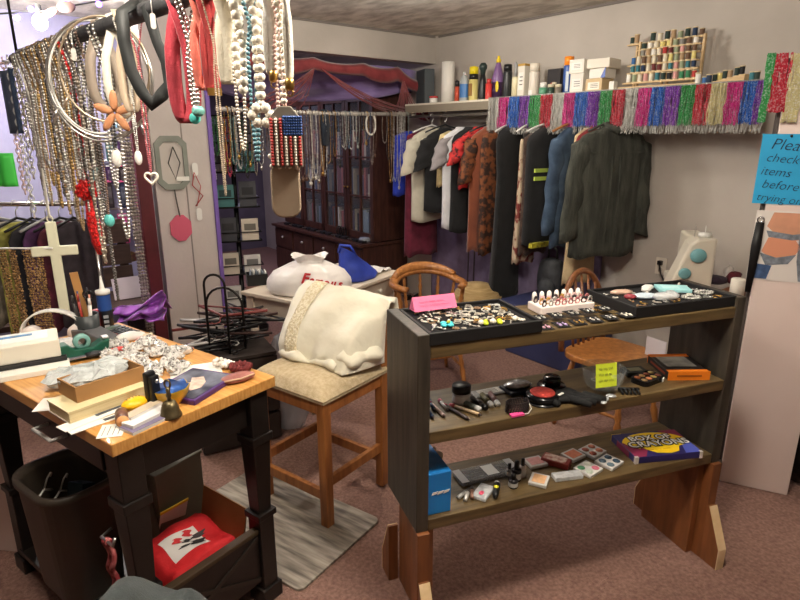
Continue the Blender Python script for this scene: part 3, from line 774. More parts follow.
scribble(o, col((190, 120, 40), .5), rot_mx(0, 0, 0, (.0, -.045, T_ + .0012)), .12, 1, .01, .002, 'small_print', .0008)
q = MB(); q.box((W_ / 2 - .004, -D_ / 2 + .004, T_ / 2), (.012, .012, T_ + .001)); q.box((-W_ / 2 + .006, -D_ / 2 + .004, T_ / 2), (.014, .01, T_ + .001)); q.build('worn_corner', col((206, 196, 190), .7), o)
# ================================================================ counter table at the near side
E1 = V((-.583, -.812, 0)).normalized(); E2 = V((-.807, .592, 0)).normalized()   # e1: short side, e2: long side
TH = .85
TB_ = atz(275, 376, TH); TA_ = atz(112, 446, TH)
TLEN = .96; TWID = (TA_ - TB_).length
TANG = atan2(E2.y, E2.x)            # local x along e2, local y = rot90 -> should be e1 direction
butcher = mat('butcher_block', (194, 134, 66), .33, 0, rgb2=(216, 162, 92), ns=6, stretch=(1.2, 22, 4), detail=6, coat=.15)
blackw = mat('black_painted_wood', (26, 21, 19), .38, 0, nz=.25, ns=12, bump=.04, bs=60)
# local frame: origin = corner B (far short-side corner), x = e2, y = rot90(e2) 
YD = V((-E2.y, E2.x, 0))            # = (-.592,-.807)
tbl = thing('counter_table', 'black counter table with butcher block top and drawer', 'counter table', (TB_.x, TB_.y, 0), TANG)
q = MB(); q.box((TLEN / 2, TWID / 2, TH - .018), (TLEN, TWID, .036)); q.build('table_top', butcher, tbl, bev=.003)
q = MB(); q.box((TLEN / 2, TWID / 2, TH - .036 - .06), (TLEN - .09, TWID - .09, .12)); q.build('apron', blackw, tbl)
for x in (.055, TLEN - .055):
    for y in (.055, TWID - .055):
        q = MB()
        q.box((x, y, .735), (.07, .07, .16)); q.box((x, y, .64), (.084, .084, .03)); 
        def seg(z0, z1, w0, w1):
            a, b = w0 / 2, w1 / 2
            q.add([(x - a, y - a, z0), (x + a, y - a, z0), (x + a, y + a, z0), (x - a, y + a, z0), (x - b, y - b, z1), (x + b, y - b, z1), (x + b, y + b, z1), (x - b, y + b, z1)],
                  [(0, 3, 2, 1), (4, 5, 6, 7), (0, 1, 5, 4), (1, 2, 6, 5), (2, 3, 7, 6), (3, 0, 4, 7)])
        seg(.36, .625, .052, .07); q.box((x, y, .35), (.078, .078, .024)); seg(.06, .34, .062, .062); q.box((x, y, .03), (.082, .082, .06))
        q.build('leg', blackw, tbl, bev=.003)
q = MB(); q.box((TLEN / 2, TWID / 2, .085), (TLEN - .12, TWID - .04, .024)); q.build('lower_shelf', blackw, tbl, bev=.002)
# end panel (short side by the stool) with crossed mouldings
q = MB(); q.box((.05, TWID / 2, .185), (.02, TWID - .16, .2)); ep = q.build('end_panel', blackw, tbl, bev=.002)
q = MB(); q.box((.05, TWID / 2, .292), (.03, TWID - .15, .016)); q.build('panel_rail', col((64, 48, 30), .5), ep, bev=.002)
for s in (-1, 1):
    q = MB(); L_ = sqrt((TWID - .18) ** 2 + .17 ** 2)
    q.box((0, 0, 0), (.008, L_, .014), 0, Mx.Translation((.038, TWID / 2, .185)) @ Mx.Rotation(s * atan2(.17, TWID - .18), 4, 'X')); q.build('cross_moulding', col((40, 33, 29), .35), ep)
# drawer in the long front (y = TWID side)
q = MB(); q.box((TLEN * .52, TWID - .05, TH - .1), (TLEN - .26, .026, .1)); dr = q.build('drawer', blackw, tbl, bev=.003)
q = MB(); hx = TLEN * .42; y_ = TWID - .037
q.tube([(hx - .06, y_, TH - .1), (hx - .058, y_ + .044, TH - .1), (hx + .058, y_ + .044, TH - .1), (hx + .06, y_, TH - .1)], .006, 8); q.build('handle', col((196, 194, 190), .4), dr)
# towel hook on the leg
q = MB(); q.tube([(.09, TWID - .01, .56), (.09, TWID + .02, .55), (.03, TWID + .02, .55), (.03, TWID + .012, .57)], .005, 6); q.build('towel_hook', SILVER, tbl)

def onT(px, py, dz=.0006):
    p = atz(px, py, TH); p.z = TH + dz; return p
RZ2 = TANG            # along long side
# heads-up: short side direction angle
RZ1 = atan2(-E1.y, -E1.x)
# caulk tube
p = onT(108, 330)
o = thing('caulk_tube', 'blue and black sealant tube with white nozzle standing on counter', 'sealant tube', p)
q = MB(); q.lathe([(.025, 0), (.025, .15)], 20); q.build('tube_body', col((24, 27, 36), .35), o)
q = MB(); q.lathe([(.0255, .085), (.0255, .148)], 20, cap=False); q.build('blue_label', col((36, 72, 140), .4), o)
q = MB(); q.lathe([(.027, .15), (.027, .165), (.012, .168), (.009, .175), (.003, .222), (0, .222)], 18); q.build('nozzle', WHITEP, o)
for k in range(3):
    q = MB(); q.box((.012, -.0235, .022 + .02 * k), (.018, .002, .012), .45); q.build('label_mark', col((150, 152, 156), .5), o)
# red box beside
p = onT(100, 331)
q = MB(); q.box((0, 0, .045), (.022, .05, .09)); tag(q.build('tape_box', col((176, 44, 46), .5), loc=p, rz=RZ2, bev=.002), 'small red carton standing beside the sealant tube', 'carton')
# pencil cup
p = onT(90, 339)
o = thing('pencil_cup', 'dark pencil cup with tan base standing behind the terminal', 'pencil cup', p)
q = MB(); q.lathe([(.042, .035), (.043, .1), (.039, .1), (.038, .04)], 22, cap=False); q.build('cup_band', col((56, 60, 62), .4), o)
q = MB(); q.lathe([(.042, 0), (.042, .035), (0, .035)], 22); q.build('wood_base', col((156, 122, 78), .6), o)
PC = p
for k, (dx, dy, h, r, c, nm) in enumerate(((-.02, .01, .15, .004, (40, 60, 120), 'blue pen'), (.0, .02, .16, .004, (30, 30, 32), 'black pen'), (.015, .0, .14, .005, (220, 150, 130), 'pink pen'), (.02, -.012, .13, .007, (226, 220, 214), 'white marker'), (-.005, -.018, .15, .005, (170, 60, 50), 'red pen'), (-.024, -.01, .14, .006, (60, 56, 54), 'grey marker'))):
    q = MB(); q.tube([(0, 0, .012), (dx * .5, dy * .5, h * .8)], r, 7); q.tube([(dx * .5, dy * .5, h * .8), (dx * .56, dy * .56, h)], r * .7, 7)
    tag(q.build('pen', col(c, .4), loc=(PC.x + dx * .9, PC.y + dy * .9, PC.z + .036)), '%s standing in the dark pencil cup' % nm, 'pen', 'pens in the cup')
o = thing('scissors', 'scissors with grey handles standing in the pencil cup', 'scissors', (PC.x + .012, PC.y + .012, PC.z + .038))
for s in (-1, 1):
    q = MB(); q.tube([(s * .011 + .009 * cos(t), 0, .135 + .013 * sin(t)) for t in [tau * i / 12 for i in range(12)]], .0028, 6, True); q.tube([(s * .006, 0, .124), (-s * .004, 0, .01)], .003, 5); q.build('blade', DARKMETAL, o)
q = MB(); q.box((0, 0, .11), (.028, .004, .22)); tag(q.build('ruler', col((186, 136, 80), .6), loc=(PC.x - .015, PC.y + .028, PC.z + .038), rot=(0, -.1, .3)), 'wooden ruler standing in the pencil cup', 'ruler')
# calculator / terminal
p = onT(120, 337)
o = thing('calculator', 'grey desk calculator with dark keys on the counter', 'calculator', p, RZ1 + .18)
q = MB(); q.prism([(-.07, 0), (.07, 0), (.07, .03), (-.07, .012)], -.05, .05, Mx(((0, 0, 1, 0), (1, 0, 0, 0), (0, 1, 0, 0), (0, 0, 0, 1)))); q.build('case', col((136, 138, 140), .5), o, bev=.003)
sl = atan2(.018, .14)
for r in range(5):
    for c in range(5):
        q = MB(); q.box((-.034 + .017 * c, -.055 + .018 * r, .0165 + .018 * (r * .018 + .015) / .14), (.013, .013, .006)); q.build('key', col((62, 66, 70) if c else (150, 80, 70), .5), o)
q = MB(); q.box((0, .048, .03), (.08, .026, .004), 0); q.build('screen', col((110, 122, 112), .25), o)
p = onT(99, 342)
o = thing('card_terminal', 'dark grey wedge card terminal lying before the pencil cup', 'card terminal', p, RZ1 + .3)
q = MB(); q.prism([(-.09, 0), (.09, 0), (.09, .05), (.02, .05), (-.09, .014)], -.038, .038, Mx(((0, 0, 1, 0), (1, 0, 0, 0), (0, 1, 0, 0), (0, 0, 0, 1)))); q.build('case', col((92, 92, 94), .45), o, bev=.004)
q = MB(); q.box((0, .05, .0515), (.05, .03, .003)); q.build('screen', col((50, 52, 54), .2), o)
# headphones lying on edge
p0 = onT(32, 344); p1 = onT(79, 341)
ctr = (p0 + p1) / 2; dv = p1 - p0; ha = atan2(dv.y, dv.x); hl = dv.length
o = thing('headphones', 'white over-ear headphones standing on the counter', 'headphones', ctr, ha)
q = MB(); pts = []
for i in range(19):
    t = pi * i / 18
    pts.append((-(hl / 2 + .028) * cos(t) * (1 if True else 1), 0, .026 + .1 * sin(t) ** .85))
q.ribbon(pts, .034, (0, 1, 0)); q.build('headband', WHITEP, o, solid=.006)
for s in (-1, 1):
    M_ = rot_mx(pi / 2, 0, 0, (s * (hl / 2 - .0), 0, .033))
    q = MB(); q.lathe([(.024, -.024), (.033, -.02), (.034, .008), (.03, .016), (0, .017)], 24, M_); cupo = q.build('ear_cup', col((226, 214, 206), .4), o)
    q = MB(); q.lathe([(.02, -.026), (.032, -.03), (.032, -.022)], 24, M_, cap=False); q.build('ear_pad', col((206, 196, 190), .7), cupo)
    q = MB(); q.lathe([(.008, .017), (.008, .019)], 14, M_); q.build('badge', SILVER, cupo)
# white product box with blue picture on a black book and papers
p = onT(18, 366)
def stackp(dz): return (p.x, p.y, TH + dz)
bx = atan2((onT(60, 352) - onT(0, 362)).y, (onT(60, 352) - onT(0, 362)).x)
o = thing('paper_pad', 'stack of white paper lying under the black folder', 'paper pad', (p.x, p.y, TH + .0006), bx)
q = MB(); q.box((.0, -.04, .009), (.30, .2, .018)); q.build('sheets', PAPER, o, bev=.002)
q = MB(); q.box((0, 0, .007), (.29, .17, .014)); tag(q.build('folder', col((34, 32, 32), .5), loc=stackp(.0192), rz=bx, bev=.002), 'black folder lying between white box and paper pad', 'folder')
o = thing('product_box', 'white box with blue picture on its lid', 'box', stackp(.0338), bx)
q = MB(); q.box((0, 0, .03), (.26, .15, .06)); q.build('carton', col((226, 220, 204), .6), o, bev=.004)
q = MB(); q.box((-.0, .015, .0605), (.2, .1, .001)); q.build('lid_label', col((232, 230, 224), .5), o)
q = MB(); q.box((-.01, .03, .0613), (.13, .022, .001)); q.build('picture', col((60, 128, 176), .4, nz=.4, ns=30), o)
q = MB(); q.box((-.06, .022, .0618), (.04, .018, .001)); q.build('dark_picture', col((40, 44, 52), .4), o)
# paper ream & crumpled shiny bag behind tape dispenser
p = onT(62, 358)
crumple_bag('plastic_bag', 'crumpled clear plastic bag between white box and tape dispenser', (p.x, p.y, TH + .001), .13, .09, .06, BAGGY, bx, 31)
# green tape dispenser
p = onT(84, 357)
o = thing('tape_dispenser', 'dark green desk tape dispenser with clear roll', 'tape dispenser', p, bx + .15)
q = MB(); q.prism([(-.075, 0), (.075, 0), (.085, .055), (.06, .05), (.03, .035), (-.03, .04), (-.05, .062), (-.08, .06)], -.026, .026, Mx.Rotation(pi / 2, 4, 'X')); q.build('base', col((24, 84, 66), .35), o, bev=.004)
q = MB(); q.lathe([(.014, -.011), (.027, -.011), (.027, .011), (.014, .011)], 24, rot_mx(pi / 2, 0, 0, (.0, 0, .058)), cap=False); q.build('tape_roll', col((120, 168, 160), .2), o)
q = MB(); q.box((.075, 0, .058), (.02, .03, .006)); q.build('cutter', SILVER, o)
# box cutter with red handle
p = onT(110, 355)
o = thing('utility_tool', 'red handled tool with black grip lying on the counter', 'hand tool', (p.x, p.y, TH + .013), bx + .12)
q = MB(); q.tube([(-.02, 0, 0), (.03, 0, .002), (.085, 0, 0), (.1, 0, 0)], [.009, .012, .012, .008], 10, flat=.8); q.build('handle', col((206, 70, 64), .4), o)
q = MB(); q.tube([(-.075, 0, .002), (-.05, 0, .004), (-.02, 0, .002)], [.013, .016, .011], 10, flat=.75); q.build('grip', col((40, 42, 46), .5), o)
q = MB(); q.box((-.115, 0, .002), (.08, .018, .004)); q.build('blade', col((150, 146, 160), .3, .5), o)
p = onT(108, 346)
o = thing('wood_brush', 'cream paddle brush lying behind the red handled tool', 'brush', (p.x, p.y, TH + .011), bx + .1)
q = MB(); q.ball((0, 0, 0), 1, 14, 6, (.06, .026, .01)); q.build('paddle', col((222, 208, 180), .5), o)
q = MB(); q.tube([(.05, 0, 0), (.11, 0, 0), (.16, 0, .0)], [.01, .008, .009], 8); q.build('handle', col((216, 200, 170), .5), o)
q = MB(); q.ball((0, 0, .009), 1, 10, 4, (.02, .01, .002)); q.build('slot', col((60, 54, 46), .6), o)
p = onT(131, 340)
o = thing('computer_mouse', 'white computer mouse lying before the calculator', 'computer mouse', (p.x, p.y, TH + .0006), bx)
q = MB(); q.ball((0, 0, .014), 1, 16, 8, (.055, .03, .019)); q.build('shell', WHITEP, o)
q = MB(); q.tube([(.02, 0, .033), (.035, 0, .03)], .003, 6); q.build('wheel', col((120, 120, 122), .4), o)
p = onT(146, 341)
q = MB(); q.sheet(lambda u, v: (.07 * (u - .5), .035 * (v - .5), .006 + .006 * sin(7 * u + 3 * v)), 8, 5); tag(q.build('hair_bow', col((236, 84, 120), .5), loc=p, rz=bx + .3, solid=.003), 'bright pink plastic clip lying beyond the white mouse', 'clip')
p = onT(128, 330)
# ---- crumpled little baggies
labs = 'small crumpled clear baggy with jewelry heaped in the middle of the counter'
k = 0
spots = []
for _ in range(900):
    if k >= 34: break
    px, py = rnd(96, 190), rnd(343, 388)
    # elongated heap from (100,372) to (190,350)
    if abs((py - 362) - (px - 140) * .05) > 20 - abs(px - 142) * .22: continue
    pp = onT(px, py)
    if any((pp - s_).length < .032 for s_ in spots): continue
    spots.append(pp)
    o_ = crumple_bag('jewelry_baggy', labs, (pp.x, pp.y, TH + .001), rnd(.05, .075), rnd(.035, .055), rnd(.018, .036), SPECK, rnd(0, 3), 40 + k, 'jewelry baggies on the counter', 11, .3)
    q = MB(); 
    for _j in range(4): q.ball((rnd(-.016, .016), rnd(-.012, .012), rnd(.003, .006)), rnd(.0025, .004), 5, 3)
    q.tube([(.015 * cos(t), .01 * sin(t), .004) for t in [tau * i / 10 for i in range(10)]], .002, 4, True)
    q.build('jewelry_piece', random.choice([SILVER, DARKMETAL, GOLD, col((70, 66, 64), .4), SILVER]), o_)
    k += 1
p = onT(153, 346); crumple_bag('paper_tag', 'small white crumpled wrapper lying beyond the baggy heap', (p.x, p.y, TH + .001), .05, .035, .02, PAPER, 1., 90)
p = onT(188, 351)
q = MB(); q.tube([(.018 * cos(t), .03 * sin(t), .003) for t in [pi * i / 12 for i in range(13)]], .0022, 6); tag(q.build('hair_tie', col((150, 84, 50), .6), loc=p), 'thin brown hair tie curled beside the baggy heap', 'hair tie')
# sheet of paper below
for (px, py, w_, d_, rz_, lb) in ((196, 372, .16, .13, bx - .15, 'white paper sheet lying behind the purple framed picture'), (66, 403, .15, .09, bx - .35, 'white paper sheet lying beside the cream book stack'), (128, 386, .2, .14, bx + .1, 'white paper sheet lying under the clear baggies')):
    p = onT(px, py); q = MB(); q.box((0, 0, .0006), (w_, d_, .0012)); tag(q.build('paper_sheet', PAPER, loc=p, rz=rz_), lb, 'paper')
# ---- cream book stack with cardboard tray on top
p = onT(101, 404); bk = atan2((onT(140, 392) - onT(70, 417)).y, (onT(140, 392) - onT(70, 417)).x)
o = thing('paperback_book', 'thick cream-paged paperback with pale cover lying flat', 'book', p, bk)
q = MB(); q.box((0, 0, .0185), (.225, .125, .029)); q.build('pages', mat('page_edges', (226, 208, 164), .8, 0, rgb2=(206, 186, 140), ns=9, stretch=(1, 1, 60)), o)
for z in (.002, .0355):
    q = MB(); q.box((0, 0, z), (.23, .13, .004)); q.build('cover', col((220, 204, 160) if z > .01 else (196, 186, 170), .4), o)
p2 = (p + YD * -.01); 
o = thing('cardboard_box', 'brown open cardboard box lying on the cream paperback', 'cardboard box', (p2.x - .012, p2.y + .03, TH + .0385), bk)
card = mat('cardboard', (164, 122, 76), .85, 0, nz=.08, ns=10)
q = MB(); q.box((0, 0, .003), (.2, .11, .006)); q.build('base', card, o)
for y in (-.0525, .0525):
    q = MB(); q.box((0, y, .026), (.2, .005, .04)); q.build('side_panel', card, o)
for x in (-.0975, .0975):
    q = MB(); q.box((x, 0, .026), (.005, .1, .04)); q.build('end_panel', card, o)
BX_ = o.location
crumple_bag('bubble_wrap', 'pale clear plastic wrap spilling over the cardboard box', (BX_.x - .03, BX_.y + .03, TH + .046), .2, .13, .05, mat('pale_wrap', (206, 212, 212), .2, 0, alpha=.75, nz=.1, ns=40, bump=.8, bs=60), bk, 60, None, 22, .12)
p = onT(74, 382); crumple_bag('bubble_wrap', 'pale clear plastic wrap lying on the table beside cardboard box', (p.x, p.y, TH + .001), .17, .12, .045, MATS['pale_wrap'], bk, 61, None, 22, .14)
p = onT(133, 386)
q = MB(); q.box((0, 0, .012), (.06, .09, .024)); o = tag(q.build('magazine', col((190, 60, 96), .4, nz=.5, ns=30, rgb2=(60, 40, 50)), loc=p, rz=bk + .1, bev=.002), 'pink and dark patterned booklet lying beside the cardboard box', 'booklet')
# white letters / envelopes in front of the book
for j, (px, py, w_, d_, rz_, lb) in enumerate(((96, 417, .19, .05, bk + .05, 'white envelope lying along the front of the paperback'), (104, 421, .18, .03, bk - .05, 'white narrow envelope lying lowest before the paperback'))):
    p = onT(px, py); q = MB(); q.box((0, 0, .001 + .0018 * (1 - j)), (w_, d_, .0016)); o = tag(q.build('envelope', PAPER, loc=p, rz=rz_), lb, 'envelope')
    q = MB(); q.box((w_ * .2, 0, .0022 + .0018 * (1 - j)), (w_ * .4, .014, .0008)); q.build('address_print', col((70, 74, 80), .6), o)
p = onT(112, 431)
o = thing('paper_note', 'white note with printed lines at the table corner', 'note', p, bk + .9)
q = MB(); q.box((0, 0, .0006), (.075, .062, .0012)); q.build('sheet', PAPER, o)
for k in range(4):
    q = MB(); q.box((0, .02 - .013 * k, .0014), (.05, .002, .0004)); q.build('print_line', col((120, 120, 116), .7), o)
# black stapler standing upright
p = onT(153, 407)
o = thing('stapler', 'black stapler standing upright on its end', 'stapler', p, RZ1 + .2, rot=(0, 0, RZ1 + .2))
q = MB(); q.box((0, 0, .055), (.034, .02, .11)); q.build('jaw', BLACKP, o, bev=.006)
q = MB(); q.box((.0, -.016, .05), (.03, .014, .1)); q.build('base', BLACKP, o, bev=.004)
q = MB(); q.lathe([(.006, 0), (.006, .004)], 10, rot_mx(pi / 2, 0, 0, (0, -.027, .085))); q.build('rivet', SILVER, o)
# yellow and blue bowl
p = onT(172, 403)
o = thing('pottery_bowl', 'small fluted bowl yellow outside and blue inside', 'bowl', p)
q = MB(); n = 28
def flute(prof, zs):
    vs = []; fs = []
    for r, z in zip(prof, zs):
        for i in range(n):
            a = tau * i / n; rr = r * (1 + .05 * sin(7 * a)); vs.append((rr * cos(a), rr * sin(a), z + .003 * sin(7 * a) * (z / .05)))
    for j in range(len(prof) - 1):
        for i in range(n):
            i2 = (i + 1) % n; fs.append((j * n + i, j * n + i2, (j + 1) * n + i2, (j + 1) * n + i))
    fs.append(tuple(range(n))[::-1]); fs.append(tuple((len(prof) - 1) * n + i for i in range(n)))
    return vs, fs
q.add(*flute([.022, .03, .046, .052, .053], [0, .004, .03, .05, .052]), True); q.build('bowl_body', col((222, 180, 50), .3, nz=.1, ns=20), o)
q = MB(); q.add(*flute([.049, .05], [.0515, .0535]), True); q.build('blue_glaze', col((66, 110, 190), .35, nz=.3, ns=30), o)
# bell
p = onT(171, 416)
o = thing('hand_bell', 'small dark brass hand bell standing at the table edge', 'bell', p)
brass = mat('dark_brass', (112, 100, 74), .4, .85, nz=.3, ns=30)
q = MB(); q.lathe([(.03, 0), (.031, .004), (.027, .012), (.022, .03), (.017, .042), (.008, .047), (0, .048)], 24); q.build('bell_body', brass, o)
q = MB(); q.lathe([(.007, .046), (.005, .055), (.008, .062), (.005, .07), (.007, .08), (.004, .086)], 12); q.tube([(.008 * cos(t), 0, .096 + .012 * sin(t)) for t in [tau * i / 16 for i in range(16)]], .003, 6, True); q.build('handle', brass, o)
# egg on white dish, bead roll
p = onT(136, 411)
o = thing('egg_timer', 'yellow egg-shaped timer resting on a white base', 'egg timer', p, bk)
q = MB(); q.lathe([(.026, 0), (.032, .006), (.03, .012), (0, .0125)], 22); q.build('base', WHITEP, o)
q = MB(); q.ball((0, 0, .024), 1, 18, 10, (.038, .028, .017)); q.build('egg_shell', col((240, 184, 30), .35), o)
for k in range(5):
    q = MB(); q.box((-.018 + .009 * k, .006, .0405 - abs(k - 2) * .0012), (.003, .007, .002)); q.build('dial_mark', col((110, 76, 20), .5), o)
p = onT(123, 423)
o = thing('roll_holder', 'brown cylinder with cork coloured end lying beside the note', 'cork roll', (p.x, p.y, TH + .018), RZ1 + 1.1)
q = MB(); q.tube([(-.028, 0, 0), (.026, 0, 0)], .0175, 18); q.build('cylinder', col((120, 84, 70), .3, nz=.3, ns=30), o)
q = MB(); q.tube([(-.03, 0, 0), (-.028, 0, 0)], .016, 18); q.build('cork_end', col((226, 162, 104), .7), o)
for k, (px, py, dz, c, lb) in enumerate(((148, 423, 0, (120, 110, 136), 'purple-grey booklet lying lowest at the table edge'), (147, 421, .009, (222, 220, 220), 'white booklet lying on the purple-grey booklet'), (144, 417, .0175, (196, 180, 156), 'tan narrow card lying on the white booklet'))):
    p = onT(px, py); 
    o = thing('booklet', lb, 'booklet', (p.x, p.y, TH + .0006 + dz), bk + .1 + .06 * k)
    w_ = .13 - .01 * k; d_ = .06 - .014 * k
    q = MB(); q.box((0, 0, .004), (w_, d_, .008)); q.build('pages', col((222, 218, 214), .8), o)
    q = MB(); q.box((0, 0, .0082), (w_, d_, .0008)); q.build('cover', col(c, .45), o)
# purple framed picture / disc case
p = onT(194, 388)
pa = onT(160, 394); pb = onT(199, 372)
o = thing('framed_picture', 'flat purple framed picture of a pale figure lying on counter', 'picture', p, atan2((pb - pa).y, (pb - pa).x))
q = MB(); q.box((0, 0, .008), (.205, .17, .016)); q.build('frame', col((78, 44, 110), .35), o, bev=.002)
q = MB(); q.box((0, 0, .0165), (.186, .152, .001)); q.build('print', mat('dusk_print', (40, 46, 60), .3, 0, rgb2=(120, 124, 140), ns=16, ramp=(.4, .7)), o)
q = MB(); q.prism([(-.05, -.03), (-.02, -.045), (.02, -.03), (.05, .0), (.03, .03), (0, .01), (-.02, .04), (-.045, .01)], .017, .0176); q.build('pale_figure', col((206, 176, 160), .5, nz=.3, ns=40), o)
# pink leather piece, pearls, dark red scrunchie
p = onT(238, 381)
o = thing('leather_pouch', 'pinkish brown leather pouch lying near the table corner', 'pouch', p, bx + .1)
q = MB(); q.ball((0, 0, .012), 1, 18, 8, (.058, .03, .014)); q.build('pouch_body', col((150, 92, 84), .5, nz=.2, ns=30), o)
q = MB(); q.tube([(-.05, -.018, .016), (0, -.03, .018), (.048, -.018, .018)], .003, 6); q.build('scalloped_edge', col((196, 166, 140), .6), o)
p = onT(226, 368)
q = MB()
for i in range(34): q.ball((rnd(-.035, .035), rnd(-.022, .022), .008 + rnd(0, .018)), .0085, 7, 5)
tag(q.build('shell_bracelet', col((232, 224, 214), .3), loc=p), 'heaped white shell bead bracelet near the table corner', 'bracelet')
p = onT(241, 371)
q = MB(); q.tube([((.026 + .004 * sin(9 * t)) * cos(t), (.02 + .004 * sin(7 * t)) * sin(t), .014 + .005 * sin(11 * t)) for t in [tau * i / 40 for i in range(40)]], .011, 7, True)
tag(q.build('scrunchie', col((104, 34, 34), .8), loc=p), 'dark red scrunchie lying beside the white shell bracelet', 'scrunchie')

# ================================================================ beneath the counter
def tl(x, y, z=0.):
    w = E2 * x + YD * y + V((TB_.x, TB_.y, 0)); w.z = z; return w
# trash can
rim = atz(58, 470, .56)
cc = tl(.55, .45, .0975)
def can_prof(): return None
o = thing('trash_can', 'large dark brown plastic bin standing on the counter lower shelf', 'trash can', cc, TANG)
canm = mat('bin_plastic', (70, 61, 52), .45, 0, nz=.12, ns=6)
q = MB(); vs = []; fs = []; n = 0
levels = [(.27, .19, 0), (.28, .2, .01), (.31, .24, .42), (.33, .26, .425), (.33, .26, .45), (.30, .23, .45), (.29, .22, .42), (.24, .16, .02)]
rings = [rrect(w, d, min(w, d) * .36, 5) for w, d, z in levels]; n = len(rings[0])
for (w, d, z), r in zip(levels, rings): vs += [(x, y, z) for x, y in r]
for j in range(len(levels) - 1):
    for i in range(n):
        i2 = (i + 1) % n; fs.append((j * n + i, j * n + i2, (j + 1) * n + i2, (j + 1) * n + i))
fs.append(tuple(range(n))[::-1]); fs.append(tuple((len(levels) - 1) * n + i for i in range(n)))
q.add(vs, fs, True); q.build('bin_body', canm, o)
o.scale = (1, 1, .94)
for k, dx in enumerate((-.02, .03)):
    w = tl(.6 + dx, .46 + .03 * k, .46)
    q = MB(); q.tube([(0, 0, -.02), (0, 0, .03), (.012, 0, .045), (.022, 0, .035), (.02, 0, .022)], .0028, 6); q.tube([(-.07, 0, -.07), (0, 0, -.02), (.07, 0, -.07)], .004, 6)
    tag(q.build('clothes_hanger', WHITEP, loc=w, rot=(.4, 0, RZ1 + .6)), ('first white hanger hook poking from the dark bin', 'second white hanger hook poking from the dark bin')[k], 'hanger', 'hangers in the bin')
w = tl(.5, .44, .42)
q = MB(); q.box((0, 0, 0), (.12, .04, .13)); tag(q.build('folder', col((26, 52, 62), .5), loc=w, rot=(.3, .3, TANG)), 'teal folder standing inside the dark bin', 'folder')
# olive grey bin behind
w = tl(.49, .15, .0982)
o = thing('storage_bin', 'olive grey closed storage box behind the red fabric bag', 'storage bin', w, TANG + .1)
q = MB(); ol = col((112, 108, 94), .55, nz=.1, ns=6)
q.box((0, 0, .006), (.2, .2, .012)); q.build('base', ol, o)
for x, y, a, b in ((-.095, 0, .01, .2), (.095, 0, .01, .2), (0, -.095, .18, .01), (0, .095, .18, .01)):
    q = MB(); q.box((x, y, .18), (a, b, .34)); q.build('side_panel', ol, o, bev=.002)
q = MB(); q.box((0, 0, .357), (.21, .21, .014)); q.build('lid', ol, o, bev=.003)
# cardboard box with flaps holding red shirt
w = tl(.23, .37, .0982)
bc = tl(.225, .245, .0982)
o = thing('cardboard_box', 'open brown cardboard box with raised flap holding a red bag', 'cardboard box', bc, TANG)
bw, bd, bh = .27, .28, .1
q = MB(); q.box((0, 0, .004), (bw, bd, .008)); q.build('base', card, o)
for x in (-1, 1):
    q = MB(); q.box((x * bw / 2, 0, bh / 2), (.006, bd, bh)); q.build('side_panel', card, o)
for y in (-1, 1):
    q = MB(); q.box((0, y * bd / 2, bh / 2), (bw, .006, bh)); q.build('end_panel', card, o)
q = MB(); q.box((0, 0, .07), (bw * .9, .005, .17), 0, Mx.Translation((0, -bd / 2, bh)) @ Mx.Rotation(.2, 4, 'X')); q.build('flap', card, o)
rc = tl(.165, .33, .2)
red = mat('red_fabric', (206, 28, 36), .75, 0, nz=.12, ns=10, bump=.15, bs=120)
o = thing('red_bag', 'bright red fabric bag with white printed panel in the box', 'fabric bag', (bc.x, bc.y, .1075), TANG)
def hgt(x, y): return .165 + .035 * noise.noise(V((x * 9, y * 9, 3.))) - .35 * (x * x + y * y) * 1.3
q = MB(); q.sheet(lambda u, v: ((u - .5) * .25, (v - .5) * .26, max(.012, hgt((u - .5) * .25, (v - .5) * .26)) if 0 < u < 1 and 0 < v < 1 else .0), 18, 18); q.build('bag_body', red, o, solid=.006)
def onbag(x, y, dz): return (x, y, max(.012, hgt(x, y)) + dz)
q = MB(); q.sheet(lambda u, v: onbag((u - .5) * .10 - .01, (v - .5) * .135 + .01, .0045), 10, 10); q.build('white_print', col((226, 220, 216), .7), o)
for (x0, y0, w_, h_, c) in ((-.03, -.03, .03, .05, (40, 36, 38)), (.0, -.05, .02, .05, (60, 50, 52)), (.02, -.02, .03, .03, (196, 36, 44)), (-.01, .0, .016, .03, (40, 36, 38)), (.0, .03, .024, .03, (196, 36, 44)), (-.03, .02, .01, .04, (50, 46, 48))):
    q = MB(); q.sheet(lambda u, v: onbag(x0 + (u - .5) * w_ * (1 - .6 * abs(v - .5)), y0 + (v - .5) * h_ + .008 * sin(6 * u), .0062), 6, 6); q.build('print_shape', col(c, .7), o)
w = tl(.24, .235, .4)
for (x, y, z, sx, sy, sz, rx, c, nm, lb) in ((.40, .30, .29, .012, .11, .15, .3, (92, 88, 74), 'wallet', 'olive grey flat wallet leaning on the red bag'), (.385, .19, .26, .004, .11, .13, -.35, (226, 222, 210), 'booklet', 'white booklet with yellow edge leaning behind the red bag')):
    q = MB(); q.box((0, 0, 0), (sx, sy, sz)); o = tag(q.build(nm, col(c, .6), loc=tl(x, y, z), rot=(0, rx, TANG), bev=.002), lb, nm)
    if nm == 'booklet':
        q = MB(); q.box((0, 0, .06), (.0045, .112, .012)); q.build('yellow_edge', col((230, 206, 50), .6), o)
        q = MB(); q.box((.0025, .01, .02), (.001, .05, .03)); q.build('orange_print', col((222, 90, 60), .6), o)
